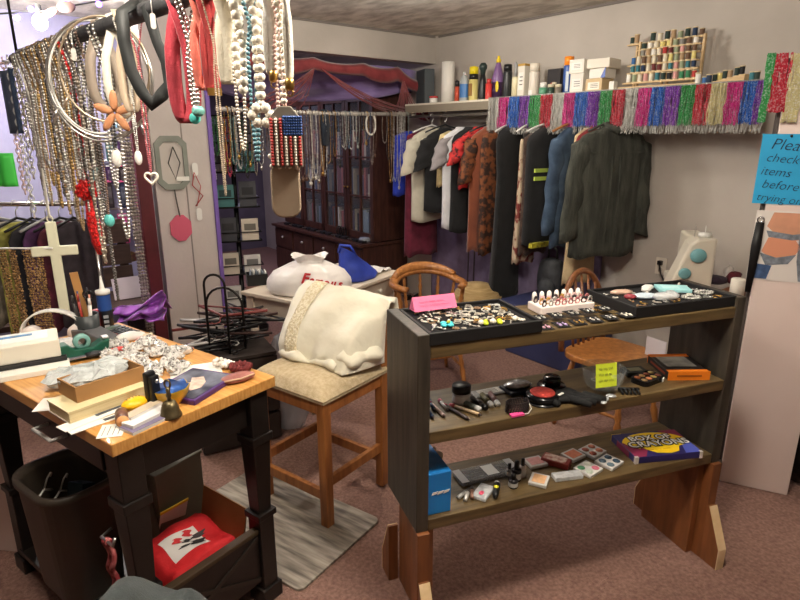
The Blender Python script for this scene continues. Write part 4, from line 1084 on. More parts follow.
# red braided cord hanging from leg
w = tl(.055, TWID + .004, .55)
q = MB()
for s in (0, .018):
    q.tube([(s + .006 * sin(i * .9), .012 + .005 * cos(i * .9), -.012 * i) for i in range(24)], .0075, 6)
q.tube([(s * .02, .012, .0 - .004 * abs(s)) for s in (0, .3, .6, .9)], .009, 6)
tag(q.build('braided_lanyard', mat('red_braid', (128, 34, 40), .7, 0, rgb2=(176, 96, 96), ns=60), loc=w, rz=TANG), 'dark red braided cord hanging on the counter table leg', 'cord')
# grey jacket lying over a low stool in front
p = atz(150, 604, .6)
def jk(u, v):
    x, y = (u - .5) * .46, (v - .5) * .36
    r = sqrt((x / .23) ** 2 + (y / .18) ** 2)
    z = .655 * max(0, 1 - r ** 5) + .12 * noise.noise(V((x * 9, y * 9, 1.))) * max(0, 1 - r * r) + .02 * sin(x * 22 + 2) * max(0, 1 - r)
    return (x, y, max(z, .004))
q = MB(); q.sheet(jk, 30, 26)
tag(q.build('grey_jacket', cloth((58, 64, 65), .15), loc=(p.x + .0, p.y - .05, 0), rz=.5, solid=.006), 'dark grey jacket heaped in front of the counter table', 'jacket')
# ================================================================ mat, bar stool, gown
S1 = V((.588, .809, 0)).normalized(); S2 = V((-.809, .588, 0)).normalized()
matwood = mat('grey_plank_print', (96, 88, 80), .6, 0, rgb2=(176, 166, 152), ns=3.2, stretch=(1.5, 12, 1), detail=9, ramp=(.34, .66))
mc = (atz(378, 519, 0) + atz(295, 592, 0)) / 2 + V((-.83, .557, 0)) * .36
q = MB(); q.prism(rrect(.76, .5, .03), .0, .012)
mo = tag(q.build('floor_mat', matwood, loc=(mc.x, mc.y, .0005), rz=atan2(.557, -.83), bev=.003), 'grey wood-plank printed mat lying on the carpet under the stool', 'mat')
stoolw = mat('honey_oak', (136, 82, 40), .4, 0, rgb2=(166, 106, 56), ns=5, stretch=(8, 8, 1), detail=6, bump=.04)
seatc = mat('beige_upholstery', (182, 162, 128), .95, 0, rgb2=(200, 182, 150), ns=60, bump=.3, bs=180)
SO = V((-.306, 2.11, .0125)); SW = .375
st = thing('bar_stool', 'oak bar stool with beige padded seat standing on the grey mat', 'bar stool', SO, atan2(S1.y, S1.x))
# local x = s1 (towards back posts), local y = s2
SH = .575
for x in (0, SW):
    for y in (0, SW):
        top = .885 if x > 0 else SH
        q = MB(); q.box((x, y, top / 2), (.042, .042, top)); q.build('leg', stoolw, st, bev=.004)
for (cx, cy, sx, sy, z, h) in ((SW / 2, 0, SW, .024, SH - .035, .06), (SW / 2, SW, SW, .024, SH - .035, .06), (0, SW / 2, .024, SW, SH - .035, .06), (SW, SW / 2, .024, SW, SH - .035, .06),
                               (SW / 2, 0, SW, .022, .2, .045), (SW / 2, SW, SW, .022, .2, .045), (0, SW / 2, .022, SW, .14, .045), (SW, SW / 2, .022, SW, .14, .045)):
    q = MB(); q.box((cx, cy, z), (sx, sy, h)); q.build('seat_rail' if z > .4 else 'stretcher', stoolw, st, bev=.003)
q = MB()
def seatfn(u, v):
    x, y = u - .5, v - .5
    return (SW / 2 + x * .44, SW / 2 + y * .44, SH + .012 + .052 * (max(0, 1 - (2 * abs(x)) ** 6)) ** .5 * (max(0, 1 - (2 * abs(y)) ** 6)) ** .5 + .006 * cos(pi * x) * cos(pi * y))
q.sheet(seatfn, 20, 20); q.box((SW / 2, SW / 2, SH + .004), (.43, .43, .016)); q.build('seat', seatc, st)
for z, h in ((.83, .06), (.74, .04)):
    q = MB(); q.box((SW, SW / 2, z), (.02, SW - .03, h)); q.build('back_rail', stoolw, st, bev=.004)
def sl(x, y, z=0.):
    w = SO + S1 * x + S2 * y; w.z = SO.z + z; return w
# gown draped over backrest and seat
gown = mat('ivory_satin', (226, 218, 196), .5, 0, rgb2=(238, 233, 214), ns=5, bump=.8, bs=11, sheen=.3)
lace = mat('ivory_lace', (216, 200, 160), .85, 0, rgb2=(240, 230, 204), ns=90, bump=1., bs=90, ramp=(.42, .58))
g = thing('wedding_gown', 'ivory satin gown with lace panel draped over the stool back', 'gown', SO, atan2(S1.y, S1.x))
def prof(t):
    "profile from seat front over the back rail and down behind; returns local x, z"
    P = [(.13, SH + .06), (.14, SH + .12), (.18, SH + .2), (.245, SH + .275), (.32, SH + .33), (.39, SH + .352), (.43, SH + .33), (.455, SH + .2), (.46, SH + .12)]
    f = t * (len(P) - 1); i = min(int(f), len(P) - 2); f -= i
    return (P[i][0] * (1 - f) + P[i + 1][0] * f, P[i][1] * (1 - f) + P[i + 1][1] * f)
def gfn(u, v):
    x, z = prof(v)
    y = -.05 + u * (.42 + .085 * min(1, v * 1.6))
    n1 = noise.noise(V((u * 2.6, v * 2.2, 2.)))
    n2 = noise.noise(V((u * 6 + v * 4, v * 3, 7.)))
    dg = sin(9 * (u * .9 + v * .8)) * .5 + sin(17 * (u * .7 + v) + 1.) * .25
    x += (-.012 * n1 + .02 * n2 - .020 * dg) * (1.1 - v)
    z += (.006 * n1 + .012 * n2 + .010 * dg) * (1.15 - v)
    for e in ((max(0, (.13 - u) / .13) if v < .6 else 0), 0):      # sides fold back towards the rail
        x = x + (.37 - x) * .85 * e ** 1.5 if v < .62 else x
        z -= .02 * e * (v > .3) * min(1, (v - .3) * 4)
    if v > .3: z -= .025 * max(0, (.3 - u) / .3) ** 1.6 * min(1, (v - .3) * 3) * (v < .72)
    z = max(z, SH + .066) if x < .385 else z
    return (x, y, z)
q = MB(); q.sheet(gfn, 48, 50); q.build('skirt', gown, g, solid=.008)
q = MB(); q.sheet(lambda u, v: (lambda p: (p[0] - .009, p[1], p[2] + .006))(gfn(.72 + .16 * u, .02 + .66 * v)), 10, 34); q.build('lace_panel', lace, g, solid=.002)
# gathered train bundled on the seat
q = MB()
def bun(u, v):
    a = tau * u; ph = pi * v
    rr = 1 + .16 * sin(5 * a + 4 * v) * sin(ph) + .2 * noise.noise(V((cos(a) * 2, sin(a) * 2, v * 3 + 1)))
    return (.255 + .12 * sin(ph) ** .6 * cos(a) * rr, .06 + .115 * sin(ph) ** .6 * sin(a) * rr, SH + .066 + .105 * (1 - cos(ph)) / 2 * (1 + .25 * noise.noise(V((cos(a) * 3, sin(a) * 3, 9.)))))
q.sheet(bun, 36, 14); q.build('train', gown, g)
q = MB()
def hem(u, v):
    a = tau * v; r = .017 + .007 * sin(u * 11) + .004 * sin(u * 23)
    return (.135 + .014 * sin(u * 7) + r * cos(a) * 1.3, .04 + .36 * u, SH + .067 + r + r * sin(a))
q.sheet(hem, 40, 12); q.build('hem_fold', gown, g)
# clear plastic bag behind stool
p = aty(272, 338, 2.75)
crumple_bag('trash_bag', 'clear grey plastic bag standing on the floor behind the stool seat', (p.x + .03, p.y + .22, .001), .24, .2, .56, mat('grey_clear_bag', (190, 194, 202), .2, 0, alpha=.5, bump=.8, bs=14), 0, 77, n=26)

# ================================================================ painted desk with bags
D1 = V((.53, .85, 0)).normalized()      # long side
DO = atz(309.8, 304.6, .7)               # near corner of the top
DANG = atan2(D1.y, D1.x)                 # local x along long side, local y = rot90 = (-.85,.53) along the short side
deskm = mat('taupe_painted_wood', (196, 182, 164), .55, 0, rgb2=(206, 194, 178), ns=5, bump=.04, bs=40)
dk = thing('painted_desk', 'cream painted desk with drawers behind the bar stool', 'desk', (DO.x, DO.y, 0), DANG)
DL, DW = .98, .545
q = MB(); q.box((DL / 2, DW / 2, .689), (DL, DW, .022)); q.build('desk_top', deskm, dk, bev=.004)
q = MB(); q.box((DL / 2, DW / 2, .61), (DL - .07, DW - .07, .135)); q.build('apron', deskm, dk, bev=.003)
for x in (.05, DL - .05):
    for y in (.05, DW - .05):
        q = MB(); q.box((x, y, .6), (.055, .055, .16)); q.lathe([(.012, 0), (.016, .1), (.022, .3), (.026, .46), (.02, .49), (.027, .52)], 12, Mx.Translation((x, y, 0))); q.build('leg', deskm, dk)
for i in range(2):
    x = DL * (.27 + .46 * i)
    q = MB(); q.box((x, .034, .615), (.36, .014, .1)); d_ = q.build('drawer', deskm, dk, bev=.003)
    q = MB(); q.lathe([(.008, 0), (.008, .012), (.017, .02), (.014, .028), (0, .03)], 14, rot_mx(pi / 2, 0, 0, (x, .028, .615))); q.build('knob', col((222, 214, 200), .35), d_)
def dl(x, y, z=.7005):
    yd = V((-D1.y, D1.x, 0)); w = V((DO.x, DO.y, 0)) + D1 * x + yd * y; w.z = z; return w
# white shopping bag with red letters
pb_ = atz(312, 296, .7)
bagw = mat('white_bag_plastic', (232, 226, 222), .35, 0, nz=.05, ns=4, bump=1., bs=8)
bgp = atz(309, 298, .7) + V((.0, .14, 0))
o = thing('shopping_bag', 'white plastic shopping bag with red lettering standing on the cream desk', 'shopping bag', (bgp.x, bgp.y, .7005), .1)
def bagf(u, v):
    a = tau * u
    P = [(.02, 0), (.92, .0), (1.0, .12), (.98, .35), (.82, .58), (.5, .76), (.3, .84), (.34, .92), (.42, 1.0)]
    f = v * (len(P) - 1); i = min(int(f), len(P) - 2); f -= i
    r = P[i][0] * (1 - f) + P[i + 1][0] * f; z = P[i][1] * (1 - f) + P[i + 1][1] * f
    pl = 1 + .035 * sin(11 * a) * min(1, 2 * v) + .03 * sin(19 * a + 5 * v) * v + .08 * noise.noise(V((cos(a) * 1.6, sin(a) * 1.6, v * 2)))
    return ((.25 * r * cos(a) * pl - .01), .14 * r * sin(a) * pl, .225 * z * (1 + .06 * sin(3 * a) * v))
q = MB(); q.sheet(bagf, 44, 26); q.build('bag_body', bagw, o)
q = MB(); q.tube([(-.06, -.02, .19), (-.03, -.03, .215), (.02, -.02, .21), (.07, -.01, .205)], [.012, .018, .016, .01], 8); q.build('knotted_handle', bagw, o)
ltm = col((196, 40, 46), .5)
word = 'Famous'
for i, ch in enumerate(word):
    x = -.035 + .04 * i
    for th in (0,):
        sz = .085 if i == 0 else .06
        zz = .115 - .009 * i
        yy = -.143 * sqrt(max(0, 1 - (x / .25) ** 2)) - .004
        text(ch, sz, ltm, o, rot_mx(pi / 2 - .08, .12, atan2(x * .35, .225), (x, yy, zz)), 'lettering', .001, shear=.25, off=.0025)
# blue bag
p = atz(352, 282, .7) + V((.0, .04, 0))
blu = mat('blue_nylon', (44, 66, 168), .55, 0, nz=.25, ns=8, bump=.3, bs=14)
o = thing('tote_bag', 'royal blue fabric bag slumped on the cream desk', 'tote bag', (p.x, p.y, .7005), DANG)
def bb(u, v):
    a = tau * u; P = [(0, 0), (.9, 0), (1, .12), (.9, .35), (.75, .55), (.62, .75), (.5, .92), (0, 1.0)]
    f = v * (len(P) - 1); i = min(int(f), len(P) - 2); f -= i
    r = P[i][0] * (1 - f) + P[i + 1][0] * f; z = P[i][1] * (1 - f) + P[i + 1][1] * f
    n_ = 1 + .18 * noise.noise(V((cos(a) * 1.5, sin(a) * 1.5, v * 2.5 + 3)))
    return (.17 * r * cos(a) * n_ + .07 - .22 * z * z * .6, .1 * r * sin(a) * n_, .23 * z * (.72 - .38 * cos(a) * min(1, r)) * 1.25)
q = MB(); q.sheet(bb, 36, 24); q.build('bag_body', blu, o)
q = MB(); q.tube([(-.1, .03, .2), (-.12, .0, .25), (-.07, -.04, .24), (-.02, -.05, .17)], .009, 8); q.build('handle', blu, o)
# white papers at the end
p = atz(392, 275, .7) 
q = MB(); q.sheet(lambda u, v: ((u - .5) * .2, (v - .5) * .16, .008 + .03 * abs(noise.noise(V((u * 3, v * 3, 4.))))), 12, 10)
tag(q.build('folded_fabric', col((226, 222, 216), .8), loc=dl(.86, .16), rz=DANG, solid=.006), 'white folded fabric lying beside the royal blue bag', 'fabric')
# black box of cassettes
p = atz(256, 285, .7) + V((.0, .03, 0))
o = thing('black_basket', 'small black basket of white cards at the desk corner', 'basket', (p.x, p.y, .7005), .35)
q = MB(); 
q.box((0, 0, .004), (.12, .1, .008)); q.build('base', BLACKP, o)
for x, y, a, b in ((-.06, 0, .006, .1), (.06, 0, .006, .1), (0, -.05, .12, .006), (0, .05, .12, .006)):
    q = MB(); q.box((x, y, .035), (a, b, .07)); q.build('side_panel', BLACKP, o)
for k in range(6):
    q = MB(); q.box((-.045 + .018 * k, 0, .05), (.004, .085, .075), 0, Mx.Rotation(.12, 4, 'Y')); q.build('card', PAPER if k % 2 else col((120, 130, 140), .6), o)
p = atz(290, 303, .7)
q = MB(); q.box((0, 0, .001), (.1, .05, .002)); tag(q.build('receipt', PAPER, loc=dl(.05, .1, .7005), rz=.2), 'white receipt lying before the white shopping bag', 'receipt')

# ================================================================ captain chairs
chw = mat('golden_oak', (146, 92, 46), .35, 0, rgb2=(178, 118, 64), ns=6, stretch=(6, 6, 1.5), detail=6, coat=.2)
chd = mat('brown_oak', (112, 68, 40), .4, 0, rgb2=(142, 90, 54), ns=6, stretch=(6, 6, 1.5), detail=6, coat=.2)
def turned(q, a, b, r):
    a, b = V(a), V(b); d = b - a; L_ = d.length
    M_ = Mx.Translation(a) @ d.to_track_quat('Z', 'Y').to_matrix().to_4x4()
    q.lathe([(r * .6, 0), (r * .8, L_ * .12), (r * 1.1, L_ * .3), (r * .7, L_ * .36), (r * 1.05, L_ * .42), (r * .75, L_ * .5), (r * 1.15, L_ * .62), (r * .7, L_ * .7), (r * .95, L_ * .78), (r * .65, L_)], 12, M_)
def captain(name, label, loc, rz, m, cushion=False):
    "seat faces local -y"
    t = thing(name, label, 'chair', loc, rz)
    q = MB()
    def sf(x, y): return .45 - .012 * max(0, 1 - (x / .2) ** 2) * max(0, 1 - (y / .2) ** 2)
    poly = rrect(.5, .46, .1, 6)
    q.prism(poly, .415, .45); q.build('seat', m, t, bev=.008)
    for sx in (-1, 1):
        for sy in (-1, 1):
            q = MB(); turned(q, (sx * .23, sy * .22, 0), (sx * .17, sy * .16, .42), .02); q.build('leg', m, t)
    for a, b in (((-.2, -.19, .16), (-.2, .19, .16)), ((.2, -.19, .16), (.2, .19, .16)), ((-.2, 0, .16), (.2, 0, .16))):
        q = MB(); turned(q, a, b, .013); q.build('stretcher', m, t)
    # U shaped arm and back rail
    pts = []; 
    for i in range(25):
        a = -.22 * pi + (1.44 * pi) * i / 24
        pts.append((.27 * cos(a), .02 + .235 * sin(a), .7 + (.05 if .1 * pi < a < .9 * pi else 0) * sin(max(0, min(1, (a - .1 * pi) / (.8 * pi))) * pi)))
    rr = [.03 + .012 * sin(pi * i / 24) for i in range(25)]
    q = MB(); q.tube(pts, rr, 10, flat=.6)
    crest = [p for p in pts[6:19]]
    q.tube([(p[0] * .99, p[1], p[2] + .022) for p in crest], [.024 + .016 * sin(pi * i / 12) for i in range(13)], 10, flat=1.0)
    q.build('arm_rail', m, t)
    for i in (2, 6, 9, 12, 15, 18, 22):
        p = pts[i]
        q = MB(); turned(q, (p[0] * .84, .02 + (p[1] - .02) * .86, .445), (p[0], p[1], p[2] - .005), .019 if i in (2, 22) else .014); q.build('spindle', m, t)
    return t
c1 = captain('captain_chair', 'golden oak captain chair with curved arm rail beside the cream desk', (.19, 3.66, 0), .25, chw)
c1.scale = (.86, .86, .96)
q = MB(); q.prism(rrect(.4, .36, .06), .0, .035); tag(q.build('seat_cushion', col((92, 80, 72), .9), loc=(.19, 3.66, .4325), rz=.25, bev=.01), 'grey-brown cushion lying on the captain chair beside the desk', 'cushion')
p = atz(413, 299, .47)
o = thing('sunglasses', 'black sunglasses lying on the captain chair cushion', 'sunglasses', (p.x, p.y, .4685), .4)
for s in (-1, 1):
    q = MB(); q.ball((s * .034, 0, .018), 1, 12, 6, (.03, .006, .022)); q.build('lens', col((12, 12, 13), .1), o)
    q = MB(); q.tube([(s * .064, .002, .024), (s * .066, .07, .022), (s * .06, .13, .006)], .003, 5); q.build('temple', BLACKP, o)
q = MB(); q.tube([(-.008, 0, .024), (.008, 0, .024)], .003, 5); q.build('bridge', BLACKP, o)
p = atz(427, 302, .47)
q = MB(); q.lathe([(.03, 0), (.032, .004), (.03, .008), (0, .009)], 20); tag(q.build('blue_tin', col((60, 130, 160), .3), loc=(p.x, p.y, .4685)), 'round blue tin lying on the captain chair cushion', 'tin')
# hoop-back windsor chair at the sewing table
WC = V((1.17, 3.0, 0)); wa = atan2(.618, .786) 
wd = thing('windsor_chair', 'brown hoop-back wooden chair drawn up to the sewing table', 'chair', WC, atan2(-.786, .618) + pi / 2)
q = MB(); q.prism(rrect(.44, .42, .12, 6), .42, .455); q.build('seat', chw, wd, bev=.008)
for sx in (-1, 1):
    for sy in (-1, 1):
        q = MB(); turned(q, (sx * .2, sy * .2, 0), (sx * .14, sy * .14, .425), .019); q.build('leg', chw, wd)
    q = MB(); turned(q, (sx * .17, -.17, .17), (sx * .17, .17, .17), .012); q.build('stretcher', chw, wd)
q = MB(); turned(q, (-.17, 0, .17), (.17, 0, .17), .012); q.build('stretcher', chw, wd)
hp = [(-.2 * cos(pi * i / 20) * (1 if True else 1), .19 + .05 * sin(pi * i / 20), .45 + .42 * sin(pi * i / 20) ** .7) for i in range(21)]
q = MB(); q.tube(hp, .017, 10); q.build('hoop', chd, wd)
for k in range(5):
    x = -.12 + .06 * k
    zz = .45 + .42 * sqrt(max(0, 1 - (x / .2) ** 2)) ** .7
    q = MB(); q.tube([(x * .8, .185, .45), (x * .95, .21, .68), (x, .19 + .05 * (1 - (x / .2) ** 2), zz - .01)], [.008, .0095, .006], 8); q.build('spindle', chd, wd)

# ================================================================ sewing table along the side wall
TT = room(1.14, 3.3)
sw = thing('sewing_table', 'dark brown wooden table with turned legs under the sewing machine', 'table', TT, ANG_A)
# local x along -a (towards camera), local y towards the wall
q = MB(); q.box((0, 0, .735), (.52, .8, .03)); q.build('table_top', chd, sw, bev=.005)
q = MB(); q.box((0, 0, .66), (.44, .7, .12)); q.build('apron', chd, sw)
for sx in (-1, 1):
    for sy in (-1, 1):
        q = MB(); q.box((sx * .2, sy * .33, .66), (.07, .07, .12)); 
        q.lathe([(.02, 0), (.03, .03), (.022, .06), (.034, .12), (.03, .2), (.022, .24), (.036, .3), (.038, .42), (.026, .5), (.036, .54), (.028, .6)], 14, Mx.Translation((sx * .2, sy * .33, 0))); q.build('leg', chd, sw)
q = MB(); q.box((0, -.33, .16), (.36, .03, .05)); q.build('stretcher', chd, sw, bev=.004)
p = atb(655, 352, 2.885)
q = MB(); q.box((0, 0, 0), (.11, .003, .15)); tag(q.build('paper_sheet', col((196, 190, 196), .8), loc=(p.x, p.y, p.z), rot=(.05, .04, ANG_A)), 'pale paper sheet taped to the side of the sewing table', 'paper')
# sewing machine
mp_ = atb(690, 284, 3.3)
mach = thing('sewing_machine', 'cream sewing machine with two teal dials on the table', 'sewing machine', (mp_.x - .015, mp_.y - .02, .7505), 1.38)
mach.scale = (1.1, 1.15, 1.08)
cream = mat('machine_enamel', (214, 206, 190), .35, 0, nz=.04, ns=5, coat=.2)
# profile in local y-z (depth, height), extruded along x : sloping front
side = [(-.09, 0), (.09, 0), (.09, .28), (-.02, .29), (-.035, .27), (-.09, .06)]
XP = Mx(((0, 0, 1, 0), (1, 0, 0, 0), (0, 1, 0, 0), (0, 0, 0, 1)))
q = MB(); q.prism([(-.085, 0), (.12, 0), (.035, .255), (.0, .285), (-.085, .29)], -.06, .06, XP); q.build('column', cream, mach, bev=.012)
q = MB(); q.box((.15, -.035, .235), (.2, .09, .1)); q.build('arm', cream, mach, bev=.012)
q = MB(); q.box((.23, -.035, .16), (.07, .085, .12)); q.build('head', cream, mach, bev=.01)
q = MB(); q.box((.12, -.0, .025), (.3, .12, .05)); q.build('bed', cream, mach, bev=.008)
teal = col((112, 164, 170), .35)
q = MB(); q.lathe([(.036, 0), (.036, .012), (.03, .018), (0, .018)], 26, rot_mx(0, -pi / 2, 0, (-.06, -.005, .2))); q.build('dial', teal, mach)
q = MB(); q.lathe([(.028, 0), (.028, .012), (.022, .016), (0, .016)], 26, rot_mx(0, -pi / 2, 0, (-.06, .045, .105))); q.build('dial', teal, mach)
q = MB(); q.lathe([(.03, 0), (.03, .02), (.0, .022)], 20, Mx.Translation((.0, -.04, .288))); q.tube([(.0, -.04, .3), (.0, -.04, .345)], .002, 6); q.build('bobbin_winder', WHITEP, mach)
q = MB(); q.tube([(.02, .0, .28), (.02, .0, .34), (.015, .0, .345)], .0018, 5); q.build('thread_guide', SILVER, mach)
q = MB(); q.box((.235, -.05, .07), (.006, .006, .07)); q.build('needle_bar', SILVER, mach)
# thread cone and clutter
p = atb(740, 272, 3.25)
o = thing('thread_cone', 'large white thread cone standing on the sewing table', 'thread cone', (p.x, p.y, .7505))
q = MB(); q.lathe([(.035, 0), (.036, .01), (.03, .012)], 18); q.build('cone_base', col((150, 70, 80), .5), o)
q = MB(); q.lathe([(.036, .012), (.036, .12), (.03, .125), (0, .125)], 18); q.build('thread', mat('white_thread', (226, 220, 208), .8, 0, nz=.06, ns=60, bump=.3, bs=200, stretch=(1, 1, 8)), o)
for k, (px, py, w_, d_, h_, c, lb) in enumerate(((716, 280, .12, .1, .05, (60, 46, 60), 'dark purple fabric scrap beside the sewing machine bed'), (722, 272, .1, .08, .06, (206, 190, 190), 'pale pink fabric scrap behind the dark purple scrap'),
                                   (733, 280, .09, .08, .07, (96, 30, 40), 'dark red fabric scrap before the thread cone'), (727, 277, .07, .06, .09, (214, 206, 200), 'white fabric scrap beside the dark red scrap'), (742, 284, .1, .08, .05, (50, 46, 48), 'black fabric scrap at the near table corner'))):
    p = atz(px, py + 4, .75)
    crumple_bag('fabric_scrap', lb, (p.x, p.y, .7505), w_, d_, h_, cloth(c), .3 * k, 100 + k, 'fabric scraps on the sewing table')

# ================================================================ things along the wall under the clothes
c = room(2.5, 3.44)
o = thing('storage_tote', 'dark blue plastic tote on the floor under the clothes', 'storage tote', c, ANG_A)
q = MB(); nb = col((52, 58, 96), .5)
q.add([(-.31, -.2, 0), (.31, -.2, 0), (.31, .2, 0), (-.31, .2, 0), (-.35, -.24, .38), (.35, -.24, .38), (.35, .24, .38), (-.35, .24, .38)], [(0, 3, 2, 1), (4, 5, 6, 7), (0, 1, 5, 4), (1, 2, 6, 5), (2, 3, 7, 6), (3, 0, 4, 7)]); q.build('tote_body', nb, o, bev=.012)
q = MB(); q.box((0, 0, .395), (.74, .5, .03)); q.build('lid', nb, o, bev=.01)
# backpack
p = room(2.62, 3.5)
pk = mat('backpack_nylon', (50, 52, 56), .6, 0, nz=.3, ns=12, bump=.3, bs=30)
o = thing('backpack', 'black backpack with carry loop standing on the dark blue tote', 'backpack', (p.x, p.y, .4105), ANG_A + .15)
o.scale = (.72, .72, .82)
q = MB(); q.sheet(lambda u, v: (.15 * sin(pi * v) ** .45 * cos(tau * u) * (1 + .05 * sin(9 * tau * u)), .1 * sin(pi * v) ** .45 * sin(tau * u), .39 * (1 - cos(pi * v)) / 2), 28, 18); q.build('bag_body', pk, o)
q = MB(); q.ball((0, -.09, .12), 1, 14, 8, (.1, .05, .1)); q.build('front_pocket', pk, o)
q = MB(); q.tube([(-.05, 0, .36), (-.045, 0, .46), (0, 0, .5), (.045, 0, .46), (.05, 0, .36)], .012, 8); q.build('carry_loop', BLACKP, o)
# woven basket
p = aty(476, 312, 4.44)
o = thing('woven_basket', 'round tan woven basket standing on the floor below the clothes', 'basket', (p.x, p.y, .0005))
bm = mat('seagrass', (160, 132, 86), .9, 0, rgb2=(188, 160, 112), ns=12, stretch=(1, 1, 9), bump=.5, bs=60)
q = MB(); q.lathe([(.14, 0), (.18, .06), (.21, .2), (.205, .33), (.17, .42), (.1, .475), (0, .49)], 30); q.build('basket_body', bm, o)
for z, r in ((.1, .193), (.2, .212), (.3, .21), (.38, .192)):
    q = MB(); q.tube([(r * cos(tau * i / 40), r * sin(tau * i / 40), z) for i in range(40)], .008, 5, True); q.build('woven_band', bm, o)
# two walking sticks / hanging cords with wooden grips
for k, px in enumerate((469, 475)):
    pt = atb(px, 236, 3.5); pb2 = atb(px - 1, 306 - 4 * k, 3.5)
    o = thing('tie_cord', ('dark hanging cord with wooden toggle, first below the rust dress', 'dark hanging cord with wooden toggle beside the woven basket')[k], 'cord', (pt.x, pt.y, 0))
    q = MB(); q.tube([(0, 0, 1.3), (0, 0, pb2.z + .1)], .006, 6); q.build('cord', col((70, 56, 60), .7), o)
    q = MB(); q.lathe([(.01, 0), (.016, .02), (.014, .1), (.008, .12)], 10, Mx.Translation((0, 0, pb2.z))); q.build('toggle', chw, o)

# ================================================================ heap of hangers on a crate behind counter
hc = aty(232, 338, 2.75)
hz = hc.z - .06
o = thing('wooden_crate', 'low dark crate under the heap of clothes hangers', 'crate', (hc.x - .06, hc.y + .15, 0), .5)
q = MB(); dw = col((46, 36, 32), .7, nz=.2, ns=8)
hz = max(.3, hz - .05)
for k in range(3):
    for (x, y, a, b) in ((0, -.15, .40, .014), (0, .15, .40, .014), (-.2, 0, .014, .30), (.2, 0, .014, .30)):
        q = MB(); q.box((x, y, hz * (.17 + .32 * k)), (a, b, hz * .28)); q.build('side_slat', dw, o)
q = MB(); q.box((0, 0, hz - .008), (.41, .315, .016)); q.build('lid_board', dw, o)
def hanger_mesh(q, r=.0055, w=.21, drop=.09, hook=True):
    q.tube([(-w, 0, -drop), (-w * .55, 0, -drop * .55), (0, 0, 0), (w * .55, 0, -drop * .55), (w, 0, -drop)], r * 1.3, 7)
    q.tube([(-w, 0, -drop), (w, 0, -drop)], r * .8, 6)
    if hook: q.tube([(0, 0, 0), (0, 0, .03), (.016, 0, .045), (.022, 0, .062), (.014, 0, .08), (-.004, 0, .084), (-.018, 0, .074)], r * .55, 6)
CR = o.location
hcols = [((30, 28, 30), 'black'), ((60, 40, 36), 'dark brown'), ((36, 36, 38), 'charcoal'), ((130, 60, 56), 'dull red'), ((206, 202, 198), 'white'), ((28, 26, 28), 'black')]
for k in range(16):
    c_, nm = hcols[k % 6] if k > 3 else hcols[0]
    q = MB(); hanger_mesh(q, .006, rnd(.19, .22))
    lb = '%s plastic hanger lying in the tangled heap on the crate' % nm
    tag(q.build('clothes_hanger', col(c_, .4), loc=(CR.x + rnd(-.09, .09), CR.y + rnd(-.07, .07), hz + .014 + .011 * k), rot=(pi / 2 + rnd(-.22, .22), rnd(-.12, .12), rnd(-.8, 1.2))), lb, 'hanger', '%s hangers in the heap' % nm)
# bent wire rack standing on the crate
o = thing('wire_rack', 'bent black wire rack with looped arches standing among hangers', 'wire rack', (CR.x - .02, CR.y - .02, hz), -.15)
wm = col((44, 40, 38), .35, .6)
for (y, w_, h_) in ((-.06, .055, .42), (.03, .1, .33), (.08, .08, .16)):
    q = MB(); q.tube([(-w_, y, 0), (-w_, y, h_ - w_)] + [(-w_ * cos(pi * i / 10), y, h_ - w_ + w_ * sin(pi * i / 10)) for i in range(1, 10)] + [(w_, y, h_ - w_), (w_, y, 0)], .0065, 7); q.build('arch', wm, o)
for s in (-1, 1):
    q = MB(); q.tube([(s * .055, -.06, .004), (s * .1, .03, .004), (s * .08, .08, .004)], .006, 6); q.build('base_wire', wm, o)
# clutter behind stool legs
for k, (px, py, c_, sz, lb) in enumerate(((272, 420, (196, 130, 140), .12, 'pinkish fabric bundle on the floor behind the stool'), (266, 436, (70, 50, 50), .12, 'dark fabric bundle on the floor behind the counter leg'), (282, 408, (90, 40, 44), .1, 'maroon fabric bundle on the floor under the cream desk'))):
    p = atz(px, py, 0); crumple_bag('fabric_bundle', lb, (p.x, p.y + .1, .001), sz * 1.6, sz * 1.3, sz, cloth(c_), k, 120 + k)
# black trash bag beyond partition
p = atz(796, 494, 0)
crumple_bag('trash_bag', 'shiny black trash bag on the carpet behind the pink panel', (p.x + .15, p.y + .12, .001), .42, .4, .4, mat('black_bag', (16, 16, 17), .25, 0, bump=.9, bs=14), 0, 131, n=30)
# ================================================================ wall shelf with goods, tinsel and spools
SZ = 1.87
shm = mat('pale_painted_shelf', (206, 198, 180), .55, 0, rgb2=(216, 208, 192), ns=6)
ws = thing('goods_shelf', 'long pale wooden wall shelf above the hanging clothes', 'shelf', room(2.78, 3.57, 0), ANG_A)
q = MB(); q.box((0, 0, SZ - .01), (2.92, .36, .02)); q.build('shelf_board', shm, ws, bev=.002)
q = MB(); q.box((-.93, -.176, SZ - .045), (1.04, .02, .06)); q.build('front_fascia', col((132, 122, 106), .6), ws)
for x in (-1.38, -.42, .5, 1.3):
    q = MB(); q.box((x, .165, SZ - .14), (.03, .02, .24)); q.box((x, .03, SZ - .03), (.03, .24, .02)); q.tube([(x, .16, SZ - .24), (x, -.1, SZ - .03)], .008, 6); q.build('bracket', shm, ws)
rod = thing('clothes_rod', 'slim metal clothes rod beneath the pale wall shelf', 'clothes rod', room(2.78, 3.42, 1.765), ANG_A)
q = MB(); q.tube([(-1.44, 0, 0), (1.4, 0, 0)], .0125, 10); q.build('rod_bar', mat('rod_metal', (170, 164, 154), .35, .8), rod)
for x in (-1.38, -.42, .5, 1.3):
    q = MB(); q.box((x, .0, .042), (.02, .02, .08)); q.build('rod_support', shm, rod)

